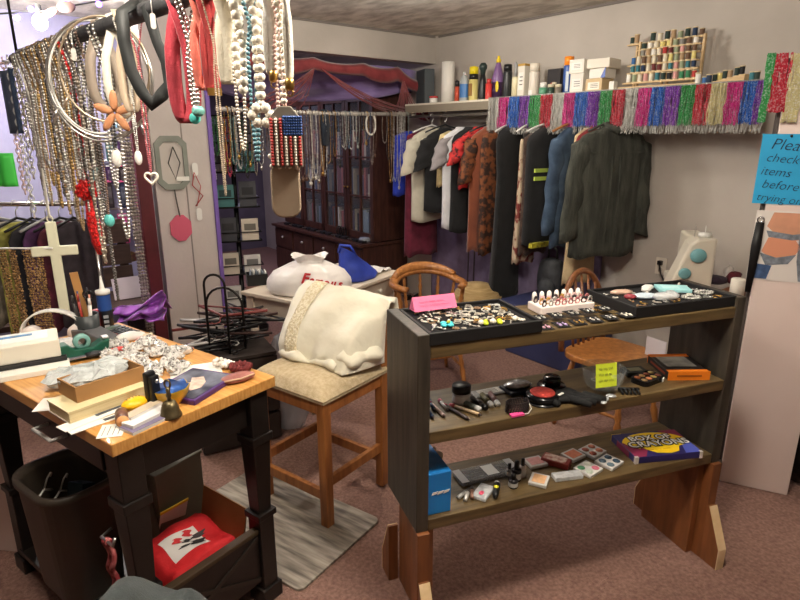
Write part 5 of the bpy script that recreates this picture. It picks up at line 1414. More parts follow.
def wsp(px, b=3.44):
    "point on top of the wall shelf below picture column px"
    z = SZ
    k = (px - 400) / FPX
    # solve for a so that the column matches at height z
    lo, hi = 1.0, 5.0
    for _ in range(40):
        a = (lo + hi) / 2; p = room(a, b, z); zc = p.y * CP - (p.z - EYE) * SP
        if p.x / zc > k: lo = a
        else: hi = a
    return p
def wdim(px0, px1, ytop, b=3.44):
    p = wsp((px0 + px1) / 2, b); m = mpp(p)
    top = zat(p, ytop)
    return p, (px1 - px0) * m, max(.02, top - SZ)
def wbottle(name, label, cat, px0, px1, ytop, parts, b=3.56, n=18, sx=1., group=None):
    """parts: (part name, material, [(r fraction, z fraction)...])"""
    p, w_, h = wdim(px0, px1, ytop, b)
    o = thing(name, label, cat, (p.x, p.y, SZ + .0005), ANG_A, group)
    for nm, m, prof in parts:
        q = MB(); q.lathe([(r * w_ / 2, z * h) for r, z in prof], n, sy=sx); q.build(nm, m, o)
    return o, w_, h
def pw(c, **k): return col(c, .35, **k)
# speaker / dark board at the end
p, w_, h = wdim(413, 437, 70, 3.6)
o = thing('speaker_box', 'dark grey flat speaker box standing at the end of wall shelf', 'speaker', (p.x, p.y, SZ + .0005), ANG_A - .35)
q = MB(); q.box((0, 0, h / 2), (w_ * 1.05, .09, h)); q.build('cabinet', col((74, 80, 84), .6), o, bev=.005)
q = MB(); q.box((0, -.046, h / 2), (w_ * .95, .003, h * .92)); q.build('grille', col((66, 72, 76), .9, bump=.5, bs=300, nz=.1), o)
wbottle('plastic_tub', 'small white tub with red lid before the dark speaker box', 'tub', 429, 438, 96, [('tub_body', WHITEP, [(.85, 0), (.95, .7)]), ('lid', pw((190, 60, 60)), [(1, .7), (1, .95), (0, 1)])], 3.5)
o, w_, h = wbottle('paper_towel_roll', 'white paper towel roll standing on the wall shelf', 'paper towel roll', 441, 454, 62, [('paper', mat('towel_paper', (232, 228, 220), .9, 0, bump=.3, bs=90), [(1, 0), (1, 1), (.3, 1)]), ('core', col((170, 140, 106), .9), [(.3, .97), (.3, 1.004), (0, 1.004)])])
wbottle('spray_can', 'small red and black can beside the paper towel roll', 'can', 454.5, 459, 80, [('can_body', pw((206, 84, 60)), [(1, 0), (1, .7)]), ('cap', pw((40, 36, 38)), [(1, .7), (1, .95), (0, 1)])])
o, w_, h = wbottle('alcohol_bottle', 'grey translucent bottle with blue label on the wall shelf', 'bottle', 458.5, 468.5, 72, [('bottle_body', pw((168, 172, 172)), [(.95, 0), (1, .05), (1, .68), (.7, .84), (.3, .9)]), ('cap', pw((190, 192, 192)), [(.34, .88), (.34, 1), (0, 1)])], sx=.7)
q = MB(); q.lathe([(w_ / 2 * 1.01, h * .15), (w_ / 2 * 1.01, h * .6)], 18, sy=.72, cap=False); q.build('label_band', pw((70, 120, 180)), o)
o, w_, h = wbottle('spray_can', 'yellow spray can with black band on the wall shelf', 'spray can', 468.5, 477.5, 66, [('can_body', pw((222, 206, 130)), [(.95, 0), (1, .02), (1, .62)]), ('black_band', pw((36, 34, 30)), [(1.01, .62), (1.01, .77)]), ('cap', pw((236, 214, 40)), [(1, .77), (.98, .97), (0, 1)])])
q = MB(); q.box((0, -w_ * .49, h * .33), (w_ * .5, .004, h * .35)); q.build('label_picture', pw((160, 120, 70)), o)
wbottle('spray_bottle', 'black trigger spray bottle with green nozzle on the wall shelf', 'spray bottle', 477.5, 486.5, 63, [('bottle_body', pw((34, 36, 38)), [(.95, 0), (1, .03), (.95, .3), (.7, .55), (.5, .7)]), ('trigger_head', pw((46, 60, 56)), [(.52, .7), (.6, .8), (.85, .85), (.9, .93), (.5, 1), (0, 1)])])
wbottle('plastic_bottle', 'short red bottle in front of the black spray bottle', 'bottle', 485, 491.5, 79, [('bottle_body', pw((206, 64, 62)), [(.95, 0), (1, .05), (1, .78)]), ('cap', pw((190, 60, 60)), [(.7, .78), (.7, 1), (0, 1)])], 3.5)
o, w_, h = wbottle('cleaner_bottle', 'purple cleaner bottle with yellow cap on the wall shelf', 'bottle', 491, 503, 56, [('bottle_body', pw((124, 92, 140)), [(.95, .0), (1, .05), (1, .5), (.45, .8), (.3, .86)]), ('cap', pw((236, 208, 40)), [(.38, .85), (.38, .92), (.2, .95), (.22, 1), (0, 1)]), ('liquid_band', pw((56, 34, 66)), [(1.01, .03), (1.01, .4)])])
q = MB(); q.ball((w_ * .3, -w_ * .42, h * .3), 1, 10, 6, (w_ * .2, .006, h * .13)); q.build('yellow_label', pw((230, 206, 60)), o)
wbottle('spray_can', 'tall black spray can beside the purple cleaner bottle', 'spray can', 502, 511, 64, [('can_body', pw((40, 42, 44)), [(.95, 0), (1, .02), (1, .75), (.9, .8)]), ('cap', pw((28, 28, 30)), [(.9, .8), (.88, .98), (0, 1)])], 3.54)
wbottle('pump_bottle', 'cream bottle with grey pump top on the wall shelf', 'pump bottle', 511, 518, 62, [('bottle_body', pw((226, 216, 180)), [(1, 0), (1, .55), (.8, .6)]), ('pump', pw((150, 150, 148)), [(.4, .6), (.45, .75), (.3, .8), (.5, .9), (.2, 1)])])
def wbox(name, label, cat, px0, px1, ytop, ybot, c, dep=.1, b=3.56, turn=0., lid=None, lab=None, z0=None):
    p, w_, h = wdim(px0, px1, ytop, b)
    zb = SZ + .0005 if z0 is None else z0
    top = zat(p, ytop); hh = top - zb
    o = thing(name, label, cat, (p.x, p.y, zb), ANG_A + turn)
    W2 = w_ * .92
    q = MB(); q.box((0, 0, hh / 2), (W2, dep, hh)); q.build('carton', col(c, .6), o, bev=.002)
    if lid: q = MB(); q.box((0, 0, hh - .008), (W2 + .004, dep + .004, .016)); q.build('lid', col(lid, .5), o, bev=.001)
    if lab:
        q = MB(); q.box((0, -dep / 2 - .0006, hh * .5), (W2 * .7, .0012, hh * .5)); q.build('label', col(lab, .6), o)
        for k in range(3):
            q = MB(); q.box((W2 * .05, -dep / 2 - .0016, hh * (.62 - .11 * k)), (W2 * .45, .001, hh * .03)); q.build('print_line', col((96, 92, 90), .7), o)
    return o, zb + hh
wbox('carton', 'white carton with gold top and black edge on the wall shelf', 'carton', 518, 527, 64, 96, (222, 216, 204), .06, lid=(190, 150, 70), lab=(236, 232, 224))
o, w_, h = wbottle('spray_can', 'tall white spray can beside the gold-topped carton', 'spray can', 528, 538.5, 63, [('can_body', pw((212, 204, 192)), [(.95, 0), (1, .02), (1, .72), (.92, .75)]), ('cap', pw((222, 212, 196)), [(.96, .75), (.94, .98), (0, 1)])])
q = MB(); q.box((0, -w_ * .49, h * .14), (w_ * .4, .004, h * .14)); q.build('bar_label', pw((236, 234, 230)), o)
wbottle('plastic_tub', 'white tub with green label beside the tall white spray can', 'tub', 538.5, 547, 82, [('tub_body', pw((92, 150, 120)), [(1, 0), (1, .6)]), ('lid', WHITEP, [(.8, .6), (.8, .95), (0, 1)])], 3.5)
o, t = wbox('picture_box', 'black box with red food picture on the wall shelf', 'box', 546, 563, 69, 90, (40, 36, 38), .05, 3.63)
q = MB(); q.ball((0, -.027, .065), 1, 14, 7, (.038, .004, .038)); q.build('picture', pw((166, 60, 50)), o)
for k, (x0, x1, yt, c, lb) in enumerate(((547, 554, 84, (50, 70, 60), 'small dark green jar before the black picture box'), (554.5, 561, 84, (120, 112, 100), 'small grey jar before the black picture box'), (551, 556, 82, (222, 200, 90), 'tiny yellow-capped jar behind the dark green jar'))):
    wbottle('glass_jar', lb, 'jar', x0, x1, yt, [('jar_body', pw(c), [(.95, 0), (1, .1), (1, .7)]), ('lid', pw((206, 196, 170)), [(.95, .7), (.95, .97), (0, 1)])], 3.49 if k < 2 else 3.54)
o, w_, h = wbottle('spray_can', 'tall blue spray can with bright orange cap', 'spray can', 562, 571.5, 56, [('can_body', pw((54, 88, 156)), [(.95, 0), (1, .02), (1, .72), (.95, .76)]), ('cap', pw((240, 140, 40)), [(.97, .76), (.95, .98), (0, 1)])], 3.55)
q = MB(); q.box((w_ * .22, -w_ * .44, h * .35), (w_ * .3, .006, h * .5), .45); q.build('white_label', pw((196, 206, 216)), o)
o, t1 = wbox('shoe_box', 'white carton lowest beside the orange-capped spray can', 'carton', 572.5, 589, 74, 91, (222, 216, 206), .12, lab=(230, 226, 220))
wbox('shoe_box', 'white carton with printed label stacked on the lowest carton', 'carton', 571, 588.5, 60, 74, (226, 220, 210), .13, turn=.05, lab=(236, 232, 226), z0=t1 + .001)
o, t2 = wbox('shoe_box', 'tan carton with white label lowest of its stack', 'carton', 588.5, 608.5, 79, 89, (206, 180, 140), .13, lab=(232, 226, 214), z0=None)
o, t3 = wbox('shoe_box', 'white carton with blue corner in the middle of stack', 'carton', 591.5, 610, 69, 79, (228, 224, 216), .13, z0=t2 + .001)
q = MB(); q.prism([(.03, 0), (.064, 0), (.064, .07)], -.0665, -.0655, Mx(((1, 0, 0, 0), (0, 0, 1, 0), (0, 1, 0, 0), (0, 0, 0, 1)))); q.build('blue_corner', pw((70, 96, 170)), o)
wbox('shoe_box', 'white carton topmost of the stack with the tan carton', 'carton', 588.5, 614, 59.5, 69, (226, 218, 204), .16, turn=.12, z0=t3 + .001)
wbox('small_box', 'tiny white box beside the tan carton', 'carton', 609.5, 615.5, 81.5, 88, (226, 222, 216), .04, 3.5)

# ---- spool rack
scol = [('dark green', (44, 60, 54)), ('navy', (38, 56, 84)), ('cream', (222, 212, 190)), ('brown', (110, 84, 66)), ('white', (232, 228, 220)), ('pale yellow', (222, 206, 130)), ('red', (180, 60, 56)), ('grey', (140, 136, 130)),
        ('teal', (60, 120, 130)), ('pink', (214, 156, 150)), ('black', (34, 34, 36)), ('green', (60, 130, 90)), ('blue', (60, 104, 160)), ('tan', (176, 146, 112)), ('maroon', (110, 50, 50)), ('sage', (150, 160, 130))]
sm = dict(scol)
rows = [  # px start, px end, base row y at start, row y at end, spool height px, colours
    (626, 697, 80.5, 78.5, 9, ['white', 'sage', 'cream', 'pink', 'cream', 'teal', 'dark green', 'black', 'pink', 'green', 'green', 'red']),
    (630, 696, 72, 69, 8, ['teal', 'teal', 'navy', 'cream', 'maroon', 'maroon', 'cream', 'teal', 'pink', 'sage', 'teal', 'navy']),
    (631, 696, 64, 61, 9, ['blue', 'cream', 'brown', 'tan', 'cream', 'brown', 'cream', 'pale yellow', 'sage', 'tan', 'brown', 'pale yellow']),
    (640, 697, 56, 52, 7.5, ['grey', 'tan', 'white', 'cream', 'red', 'maroon', 'sage', 'pink', 'brown', 'brown']),
    (641, 699, 48.5, 44.5, 7, ['dark green', 'white', 'cream', 'pale yellow', 'pale yellow', 'sage', 'grey', 'brown', 'white']),
]
rk = wsp(664, 3.62); 
rack = thing('spool_rack', 'tilted wooden thread rack holding rows of spools on wall shelf', 'spool rack', (rk.x, rk.y, SZ + .0005), ANG_A)
rw = mat('rack_pine', (206, 176, 132), .6, 0, nz=.08, ns=10, stretch=(1, 8, 8))
def rloc(w):
    d = w - V((rk.x, rk.y, 0)); return d.dot(-AX), d.dot(BX), w.z - SZ
nrow = ('bottom', 'second', 'third', 'fourth', 'top')
rowb = [3.52, 3.55, 3.58, 3.61, 3.64]
SPK = {}
def spool(nm, c, p, h, r, label, group, parent=None):
    o = thing('thread_spool', label, 'thread spool', p, ANG_A, group)
    q = MB(); q.lathe([(r * .86, h * .1), (r * .86, h * .9)], 12, cap=False); q.build('thread', col(c, .75), o)
    q = MB(); q.lathe([(r, 0), (r, h * .1), (r * .5, h * .1), (r * .5, h * .9), (r, h * .9), (r, h), (.2 * r, h)], 12); q.build('spool_core', col((214, 196, 160), .6), o)
    return o
seen = {}
for ri, (x0, x1, y0, y1, hp_, cl) in enumerate(rows):
    b = rowb[ri]; n = len(cl)
    pa_, pb_2 = atb(x0, y0, b), atb(x1, y1, b)
    zb0 = pa_.z; 
    base = SZ + .014 + .0 if ri == 0 else None
    zrow = (pa_.z + pb_2.z) / 2
    if ri == 0: zrow = SZ + .05
    lx0, ly, _ = rloc(pa_); lx1, ly1, _ = rloc(pb_2)
    q = MB(); q.box(((lx0 + lx1) / 2, ly, zrow - SZ - .0045), (abs(lx1 - lx0) + .03, .03, .008)); q.build('rack_step', rw, rack)
    for i in range(n):
        f = (i + .5) / n
        p = pa_.lerp(pb_2, f); p.z = zrow
        m = mpp(p); h = hp_ * m * .93 * rnd(.88, 1.06); r = (x1 - x0) / n * m * .43
        nm = cl[i]; key = (nm, ri); seen[key] = seen.get(key, 0) + 1
        ordn = ('' if seen[key] == 1 else ORD[seen[key] - 1] + ' ')
        spool(nm, sm[nm], (p.x, p.y, p.z), h, r, '%s%s thread spool in the %s row of the wooden rack' % (ordn, nm, nrow[ri]), 'thread spools on the wooden rack')
# posts of the rack
tz = max(0.3, zat(rk, 46) - SZ)
for f in (-.2, 0, .2):
    q = MB(); q.box((f, .02, tz / 2), (.012, .02, tz)); q.build('rack_post', rw, rack)
q = MB(); q.box((0, -.06, .02), (.5, .1, .012)); q.build('rack_base', rw, rack)
q = MB(); q.box((-.19, -.06, .007), (.03, .08, .014)); q.build('rack_foot', rw, rack)
q = MB(); q.box((.19, -.06, .007), (.03, .08, .014)); q.build('rack_foot', rw, rack)
# spools standing on the top edge
tops = [(633, 46, 'dark green'), (637, 42, 'tan'), (653, 41, 'dark green'), (660, 36, 'cream'), (667, 38, 'dark green'), (673, 36, 'tan'), (680, 37, 'sage'), (687, 36, 'dark green'), (694, 38, 'navy'), (701, 36, 'brown')]
b = 3.66
zt_ = None
tp0, tp1 = atb(630, 43, 3.66), atb(704, 37.5, 3.66)
zrow = (tp0.z + tp1.z) / 2
lx0, ly, _ = rloc(tp0); lx1, _, _ = rloc(tp1)
q = MB(); q.box(((lx0 + lx1) / 2, ly, zrow - SZ - .0045), (abs(lx1 - lx0) + .02, .03, .008)); q.build('rack_step', rw, rack)
for f in (.1, .5, .9):
    q = MB(); q.box((lx0 * (1 - f) + lx1 * f, ly + .012, (zrow - SZ) / 2 - .01), (.012, .012, zrow - SZ)); q.build('rack_post', rw, rack)
for i, (px, yt, nm) in enumerate(tops):
    p = atb(px, 40, b); p.z = zrow; m = mpp(p)
    spool(nm, sm[nm], p, (9 if i % 3 else 7) * m, 2.7 * m, '%s thread spool on the topmost ledge, %s from the left end' % (nm, ORD[i]) if False else '%s thread spool standing %s along the topmost rack ledge' % (nm, ORD[i]), 'thread spools on the wooden rack')
# small wedge rack and loose spools
wp = wsp(728, 3.54)
o = thing('spool_wedge', 'small slanted wooden rack of dark spools beside the big rack', 'spool rack', (wp.x, wp.y, SZ + .0005), ANG_A)
q = MB(); q.prism([(-.1, 0), (.1, 0), (.1, .05), (-.1, .012)], -.05, .05, Mx(((1, 0, 0, 0), (0, 0, 1, 0), (0, 1, 0, 0), (0, 0, 0, 1)))); q.build('wedge', rw, o)
for i, (px, py, nm, hh) in enumerate(((716, 72, 'dark green', 8), (721, 70, 'pale yellow', 8), (726, 69, 'dark green', 9), (731, 68, 'tan', 8), (738, 66, 'dark green', 9), (743, 66, 'black', 9))):
    p = atb(px, py, 3.54); m = mpp(p); lx = (p - V((wp.x, wp.y, 0))).dot(-AX)
    z = SZ + .0006 + max(.006, .012 + .038 * min(1, max(0, (lx + .1) / .2)) + .004)
    spool(nm, sm[nm], (p.x, p.y, z), hh * m, 2.7 * m, '%s thread spool, %s along the small slanted rack' % (nm, ORD[i]), 'spools on the small slanted rack')
for i, (px, nm, hh) in enumerate(((697, 'white', 13), (704, 'blue', 9), (708, 'navy', 11), (751, 'teal', 11), (756, 'dark green', 11))):
    p = wsp(px, 3.5); m = mpp(p)
    spool(nm, sm[nm], (p.x, p.y, SZ + .0005), hh * m, 3.0 * m, '%s thread spool standing loose on the wall shelf' % nm, 'loose spools on the wall shelf')

# ---- tinsel garland along shelf edge
def tinsel(c, key):
    return mat('tinsel_' + key, c, .25, .35, rgb2=tuple(int(v + (255 - v) * .7) for v in c), ns=130, bump=1., bs=300, ramp=(.5, .72))  # pale noise flecks paint sparkle into each tinsel colour
TC = {'silver': tinsel((206, 204, 196), 'silver'), 'pink': tinsel((214, 50, 140), 'pink'), 'blue': tinsel((44, 104, 200), 'blue'), 'purple': tinsel((130, 60, 176), 'purple'),
      'green': tinsel((60, 160, 84), 'green'), 'red': tinsel((206, 52, 70), 'red'), 'pale gold': tinsel((226, 214, 160), 'gold')}
def strands(q, fa, z1, z0, n, w, wob=.006, seed=0):
    "n hanging ribbons; fa(f) gives the top point for f in 0..1 and outward direction is applied by caller"
    r = random.Random(seed)
    for i in range(n):
        f = (i + r.random()) / n; p = fa(f); out = r.uniform(-.012, .008)
        zz = z0 + r.uniform(-.006, .012); k = 5
        pts = []
        for j in range(k + 1):
            t = j / k
            pts.append(p + BX * (out * t + r.uniform(-wob, wob) * (j > 0)) + AX * r.uniform(-wob, wob) * (j > 0) + V((0, 0, z1 + (zz - z1) * t)))
        a = r.uniform(-.9, .9); sd = AX * cos(a) + BX * sin(a)
        q.ribbon(pts, w, sd)
garl = thing('tinsel_garland', 'multicoloured metallic tinsel fringe along the wall shelf edge', 'tinsel garland', (0, 0, 0))
bounds = [490, 500.5, 511, 521, 532, 543, 554.5, 566, 577, 590, 602, 614, 627, 640, 653, 667, 682, 697, 712, 728, 744, 758, 768]
seq = ['silver', 'pink', 'blue', 'purple', 'green', 'red', 'silver', 'pink', 'blue', 'purple', 'green', 'red', 'silver', 'pink', 'blue', 'purple', 'green', 'red', 'pale gold', 'pink', 'blue', 'purple']
avals = []
for px in bounds:
    avals.append(atb(px, 90, 3.38).dot(AX))
for i, nm in enumerate(seq):
    a0, a1 = avals[i], avals[i + 1]
    q = MB(); L_ = abs(a1 - a0)
    strands(q, lambda f: room(a0 + (a1 - a0) * f, 3.368), SZ + .004, 1.66 if nm != 'silver' else 1.64, int(max(22, L_ * 480)), .0052, .006, 200 + i)
    q.build('fringe_section', TC[nm], garl)
q = MB(); strands(q, lambda f: room(avals[0] + (avals[-1] - avals[0]) * f, 3.378), 1.72, 1.615, 420, .0045, .006, 300); q.build('silver_ends', TC['silver'], garl)
q = MB(); q.tube([room(a, 3.369, SZ + .004) for a in (avals[0], avals[len(avals) // 2], avals[-1])], .004, 6); q.build('hanging_strip', TC['silver'], garl)
# second garland on the pink panel
g2 = thing('tinsel_garland', 'short tinsel fringe of green, red and silver on the pink panel', 'tinsel garland', (0, 0, 0))
pdn = pd.normalized(); pno = V((pd.y, -pd.x, 0)).normalized()
for i, (x0, x1, nm) in enumerate(((768, 774, 'green'), (774, 791, 'red'), (791, 806, 'pale gold'))):
    w0, w1 = onpanel(x0, 60), onpanel(x1, 60)
    w0 = w0 + pno * .012; w1 = w1 + pno * .012
    q = MB(); r = random.Random(400 + i); n = 46
    zt2 = zat(w0, 54); zb2 = zat(w0, 122 if nm != 'red' else 112)
    for k in range(n):
        f = r.random(); p = w0.lerp(w1, f); p.z = 0
        pts = [p + pno * r.uniform(0, .012) + pdn * r.uniform(-.006, .006) + V((0, 0, zt2 + (zb2 - zt2) * j / 5 + r.uniform(-.004, .004))) for j in range(6)]
        q.ribbon(pts, .0045, pdn)
    q.build('fringe_section', TC[nm], g2)

# ================================================================ clothes on the rod
def fold(th, k, ph, t): return 1 + .09 * t * sin(k * th + ph) + .05 * t * sin((k * 2 + 1) * th + ph * 2)
def garment(name, label, cat, a, levels, m, rz=0., sleeves=None, group=None, seed=0, kf=5, b=3.42, top=1.70, extra=None, amp=1., neck=True):
    """levels: (drop below hook, half width, half depth). Local x = across the garment (towards the wall), y = along the rod."""
    p = room(a, b, top)
    o = thing(name, label, cat, p, ANG_B + rz, group)
    q = MB(); n = 44; vs = []; fs = []
    rs = random.Random(seed); ph = rs.uniform(0, 6)
    L0, L1 = levels[0][0], levels[-1][0]
    lv = []
    for i in range(len(levels) - 1):
        A_, B_ = levels[i], levels[i + 1]; st_ = max(1, int((B_[0] - A_[0]) / .05))
        for s in range(st_):
            f = s / st_; lv.append(tuple(A_[j] * (1 - f) + B_[j] * f for j in range(3)))
    lv.append(levels[-1])
    for d, hw, hd in lv:
        hd *= .68
        t = (d - L0) / (L1 - L0)
        for i in range(n):
            th = tau * i / n
            c_, s_ = cos(th), sin(th)
            ff = fold(th, kf, ph + t * .8, min(1, t * 1.3) * amp)
            nz_ = 1 + .1 * amp * noise.noise(V((c_ * 2 + seed, s_ * 2, d * 5)))
            vs.append((hw * (abs(c_) ** .75) * (1 if c_ > 0 else -1) * (1 + .03 * amp * sin(kf * th + ph) * t), hd * s_ * ff * nz_ + .012 * t * sin(3 * c_ + ph), -d - .012 * t * cos(kf * th)))
    k = len(lv)
    for j in range(k - 1):
        for i in range(n):
            i2 = (i + 1) % n; fs.append((j * n + i, j * n + i2, (j + 1) * n + i2, (j + 1) * n + i))
    q.add(vs, fs, True)
    q.build('body', m, o, solid=.004)
    if sleeves:
        x0, d0, x1, d1, r0, r1, sm_ = sleeves
        for s in (-1, 1):
            q = MB(); pts = []; rr = []
            for i in range(9):
                f = i / 8
                pts.append((s * (x0 + (x1 - x0) * f ** .8), .008 * sin(i * 1.9 + seed), -(d0 + (d1 - d0) * f))); rr.append((r0 + (r1 - r0) * f) * (1 + .07 * sin(i * 2.2 + seed)))
            vs = []; fs = []
            for (x, y, z), r in zip(pts, rr):
                for j in range(14):
                    th = tau * j / 14; vs.append((x + r * cos(th), y + .036 * sin(th) * (1 + .2 * sin(3 * th + z * 30)), z - s * .35 * r * cos(th)))
            for i in range(8):
                for j in range(14): fs.append((i * 14 + j, i * 14 + (j + 1) % 14, i * 14 + 14 + (j + 1) % 14, i * 14 + 14 + j))
            fs.append(tuple(range(14))[::-1]); q.add(vs, fs, True); q.build('sleeve', sm_ or m, o, solid=.004)
    if extra: extra(o)
    return o
def hang(a, c, label, b=3.42, rz=0., wood=False, group='hangers on the rod'):
    o = thing('clothes_hanger', label, 'hanger', room(a, b, 1.765), ANG_B + rz, group)
    q = MB()
    q.tube([(-.195, 0, -.135), (-.1, 0, -.10), (0, 0, -.075), (.1, 0, -.10), (.195, 0, -.135)], .009 if wood else .007, 8); q.build('shoulder_bar', col(c, .4) if not wood else chw, o)
    q = MB(); q.tube([(0, 0, -.075), (0, 0, -.045), (.018, 0, -.022)] + [(.017 * cos(t), 0, .001 + .017 * sin(t)) for t in [-.6 + (pi + .9) * i / 9 for i in range(10)]], .0025, 6); q.build('hook', SILVER if c != (226, 224, 220) else WHITEP, o)
    return o
def acol(px): return atb(px + 7, 190, 3.42).dot(AX)
TEE = [(.03, .055, .03), (.05, .075, .04), (.07, .13, .05), (.1, .19, .055), (.14, .215, .06), (.22, .215, .065), (.45, .21, .07), (.66, .215, .075)]
def tee(l=.66, w=1., d=1.): return [(x * (l / .66) if x > .2 else x, y * w, z * d) for x, y, z in TEE]
offw = cloth((206, 200, 182), .06); blk = cloth((28, 28, 30), .2); 
C = 'clothes on the rod'
fil = [  # px centre, type
]
garment('tee_shirt', 'cream short-sleeved T-shirt at the end of the clothes rod', 'T-shirt', acol(424), tee(.82, .98), offw, -.1, (.17, .115, .235, .4, .08, .085, None), C, 1, 3, amp=.6)
hang(acol(424), (226, 224, 220), 'white plastic hanger holding the cream T-shirt', rz=-.1)
garment('tee_shirt', 'black short-sleeved T-shirt beside the cream T-shirt', 'T-shirt', acol(437), tee(.72, .9), blk, -.15, (.16, .115, .23, .36, .075, .08, None), C, 2, 3, amp=.6)
hang(acol(437), (40, 40, 42), 'black hanger holding the black T-shirt', rz=-.15)
garment('pleated_top', 'pale yellow pleated top between black and white T-shirts', 'top', acol(446), [(.06, .06, .02), (.09, .14, .035), (.15, .16, .045), (.5, .17, .06)], cloth((206, 186, 136), .2), -.12, None, C, 3, 9, amp=1.3)
garment('tee_shirt', 'white T-shirt with grey panel behind the black sleeveless one', 'T-shirt', acol(453), tee(.84, .88), cloth((216, 216, 220), .06), -.1, (.16, .115, .23, .34, .07, .075, cloth((150, 144, 146), .1)), C, 4, 3, amp=.5)
garment('dress_shirt', 'black narrow top between white T-shirt and rust dress', 'top', acol(461), tee(.86, .8), blk, -.1, None, C, 5, 3, amp=.6)
garment('floral_blouse', 'red floral blouse with dark print behind the rust dress', 'blouse', acol(470), tee(.5, .85), mat('red_floral', (196, 50, 50), .8, 0, rgb2=(70, 30, 34), ns=26, ramp=(.5, .6)), -.1, (.16, .115, .23, .3, .07, .08, None), C, 6, 4)
rust = mat('rust_velvet', (98, 46, 24), .85, 0, rgb2=(132, 66, 36), ns=3, sheen=.6)
garment('rust_dress', 'rust brown velvet dress with orange floral sleeves', 'dress', acol(480), tee(.98, .85, 1.1), rust, -.1, (.15, .115, .22, .44, .075, .07, mat('orange_floral', (124, 70, 38), .75, 0, rgb2=(48, 30, 24), ns=22, ramp=(.42, .56))), C, 7, 6)
hang(acol(480), (46, 44, 44), 'dark hanger holding the rust velvet dress', rz=-.1)
garment('floral_tunic', 'orange and brown floral top behind the rust dress', 'top', acol(489), [(.06, .06, .03), (.1, .15, .04), (.2, .17, .05), (1.0, .16, .06)], MATS['orange_floral'], -.1, None, C, 8, 5)
garment('black_gown', 'floor-length black dress hanging beside the floral skirt', 'dress', acol(501), [(.05, .05, .03), (.09, .14, .045), (.16, .17, .055), (.4, .14, .055), (.8, .15, .06), (1.2, .165, .075), (1.36, .17, .08)], blk, .12, None, C, 9, 5, top=1.72)
hang(acol(501), (200, 198, 194), 'clear plastic hanger holding the floor-length black dress', rz=.12)
garment('floral_skirt', 'long cream and red floral skirt beside the black dress', 'skirt', acol(520), [(.12, .12, .03), (.16, .13, .035), (.5, .12, .05), (1.02, .13, .06)], mat('garden_floral', (196, 176, 150), .8, 0, rgb2=(120, 50, 46), ns=20, ramp=(.46, .56)), .2, None, C, 10, 5)
hang(acol(520), (226, 224, 220), 'white hanger holding the cream and red floral skirt', rz=.2)
garment('brown_skirt', 'dark brown lace skirt between floral skirt and black jacket', 'skirt', acol(528), [(.08, .07, .03), (.12, .15, .04), (.5, .13, .05), (.94, .14, .06)], cloth((74, 56, 48), .4, 40), .0, None, C, 11, 6)
lime = mat('lime_reflective', (206, 226, 100), .4)
def bands(o):
    for d in (.33, .385):
        q = MB(); q.box((-.06, -.058, -d), (.2, .012, .026), .02); q.build('reflective_band', lime, o)
    q = MB(); q.box((0, -.05, -.855), (.31, .03, .035), .03); q.build('yellow_hem', mat('hem_tape', (206, 196, 60), .6, 0, rgb2=(60, 56, 30), ns=24), o)
garment('work_jacket', 'black work jacket with two lime reflective bands', 'jacket', acol(537), tee(.86, .86, .95), cloth((34, 34, 36), .2), -.12, None, C, 12, 3, extra=bands, amp=.5)
hang(acol(537), (210, 208, 204), 'pale hanger holding the black work jacket', rz=-.12)
denim = mat('denim', (52, 70, 92), .85, 0, rgb2=(74, 94, 118), ns=12, bump=.3, bs=250)
garment('denim_jacket', 'blue denim jacket with ragged sleeves beside the work jacket', 'jacket', acol(562), tee(.84, .74, 1), denim, -.1, (.13, .115, .18, .74, .065, .05, None), C, 13, 4, amp=.7)
hang(acol(562), (226, 176, 110), 'wooden hanger holding the blue denim jacket', rz=-.1, wood=True)
garment('beige_dress', 'long beige dress hanging behind the dark green shirt', 'dress', acol(578), [(.05, .05, .03), (.1, .15, .045), (.2, .16, .055), (.6, .14, .06), (1.08, .17, .07)], cloth((186, 164, 128), .1), .0, None, C, 14, 5)
shirtm = mat('dark_green_linen', (52, 54, 49), .85, 0, rgb2=(78, 80, 72), ns=9, bump=.6, bs=40, stretch=(3, 3, .6))
def shirt_extra(o):
    q = MB(); q.tube([(-.075, 0, -.035), (-.05, -.04, -.055), (0, -.055, -.075), (.05, -.04, -.055), (.075, 0, -.035), (0, .04, -.03)], .02, 8, True); q.build('collar', shirtm, o)
    q = MB(); q.box((0, -.046, -.2), (.4, .006, .012)); q.build('yoke_seam', shirtm, o)
    for s in (-1, 1):
        q = MB(); q.tube([(s * .03, -.05, -.22), (s * .035, -.058, -.5), (s * .045, -.052, -.84)], .009, 6); q.build('back_pleat', shirtm, o)
garment('button_shirt', 'large dark green long-sleeved shirt, last on the clothes rod', 'shirt', acol(603), [(x * (.86 / .66) if x > .2 else x, y * 1.22, z * 1.1) for x, y, z in TEE], shirtm, -.3, (.22, .125, .29, .74, .085, .06, None), C, 15, 5, extra=shirt_extra, amp=.8, b=3.40)
hang(acol(603), (60, 58, 56), 'dark hanger holding the large dark green shirt', rz=-.3, b=3.40)
garment('red_cardigan', 'dark red cardigan half hidden behind the beige dress', 'cardigan', acol(586), tee(.6, .85), cloth((120, 34, 38), .2), -.2, None, C, 16, 4)
garment('maroon_robe', 'maroon robe hanging deep behind the cream T-shirt', 'robe', acol(414), [(.06, .06, .04), (.1, .16, .06), (.3, .17, .07), (1.15, .19, .09)], cloth((110, 34, 56), .2), .0, None, C, 18, 5)
garment('blue_robe', 'bright blue robe at the far end beside the bookcase', 'robe', 4.22, [(.06, .06, .04), (.1, .15, .06), (.3, .16, .07), (.62, .17, .09)], cloth((44, 66, 190), .15), .0, None, C, 19, 5, b=3.42)

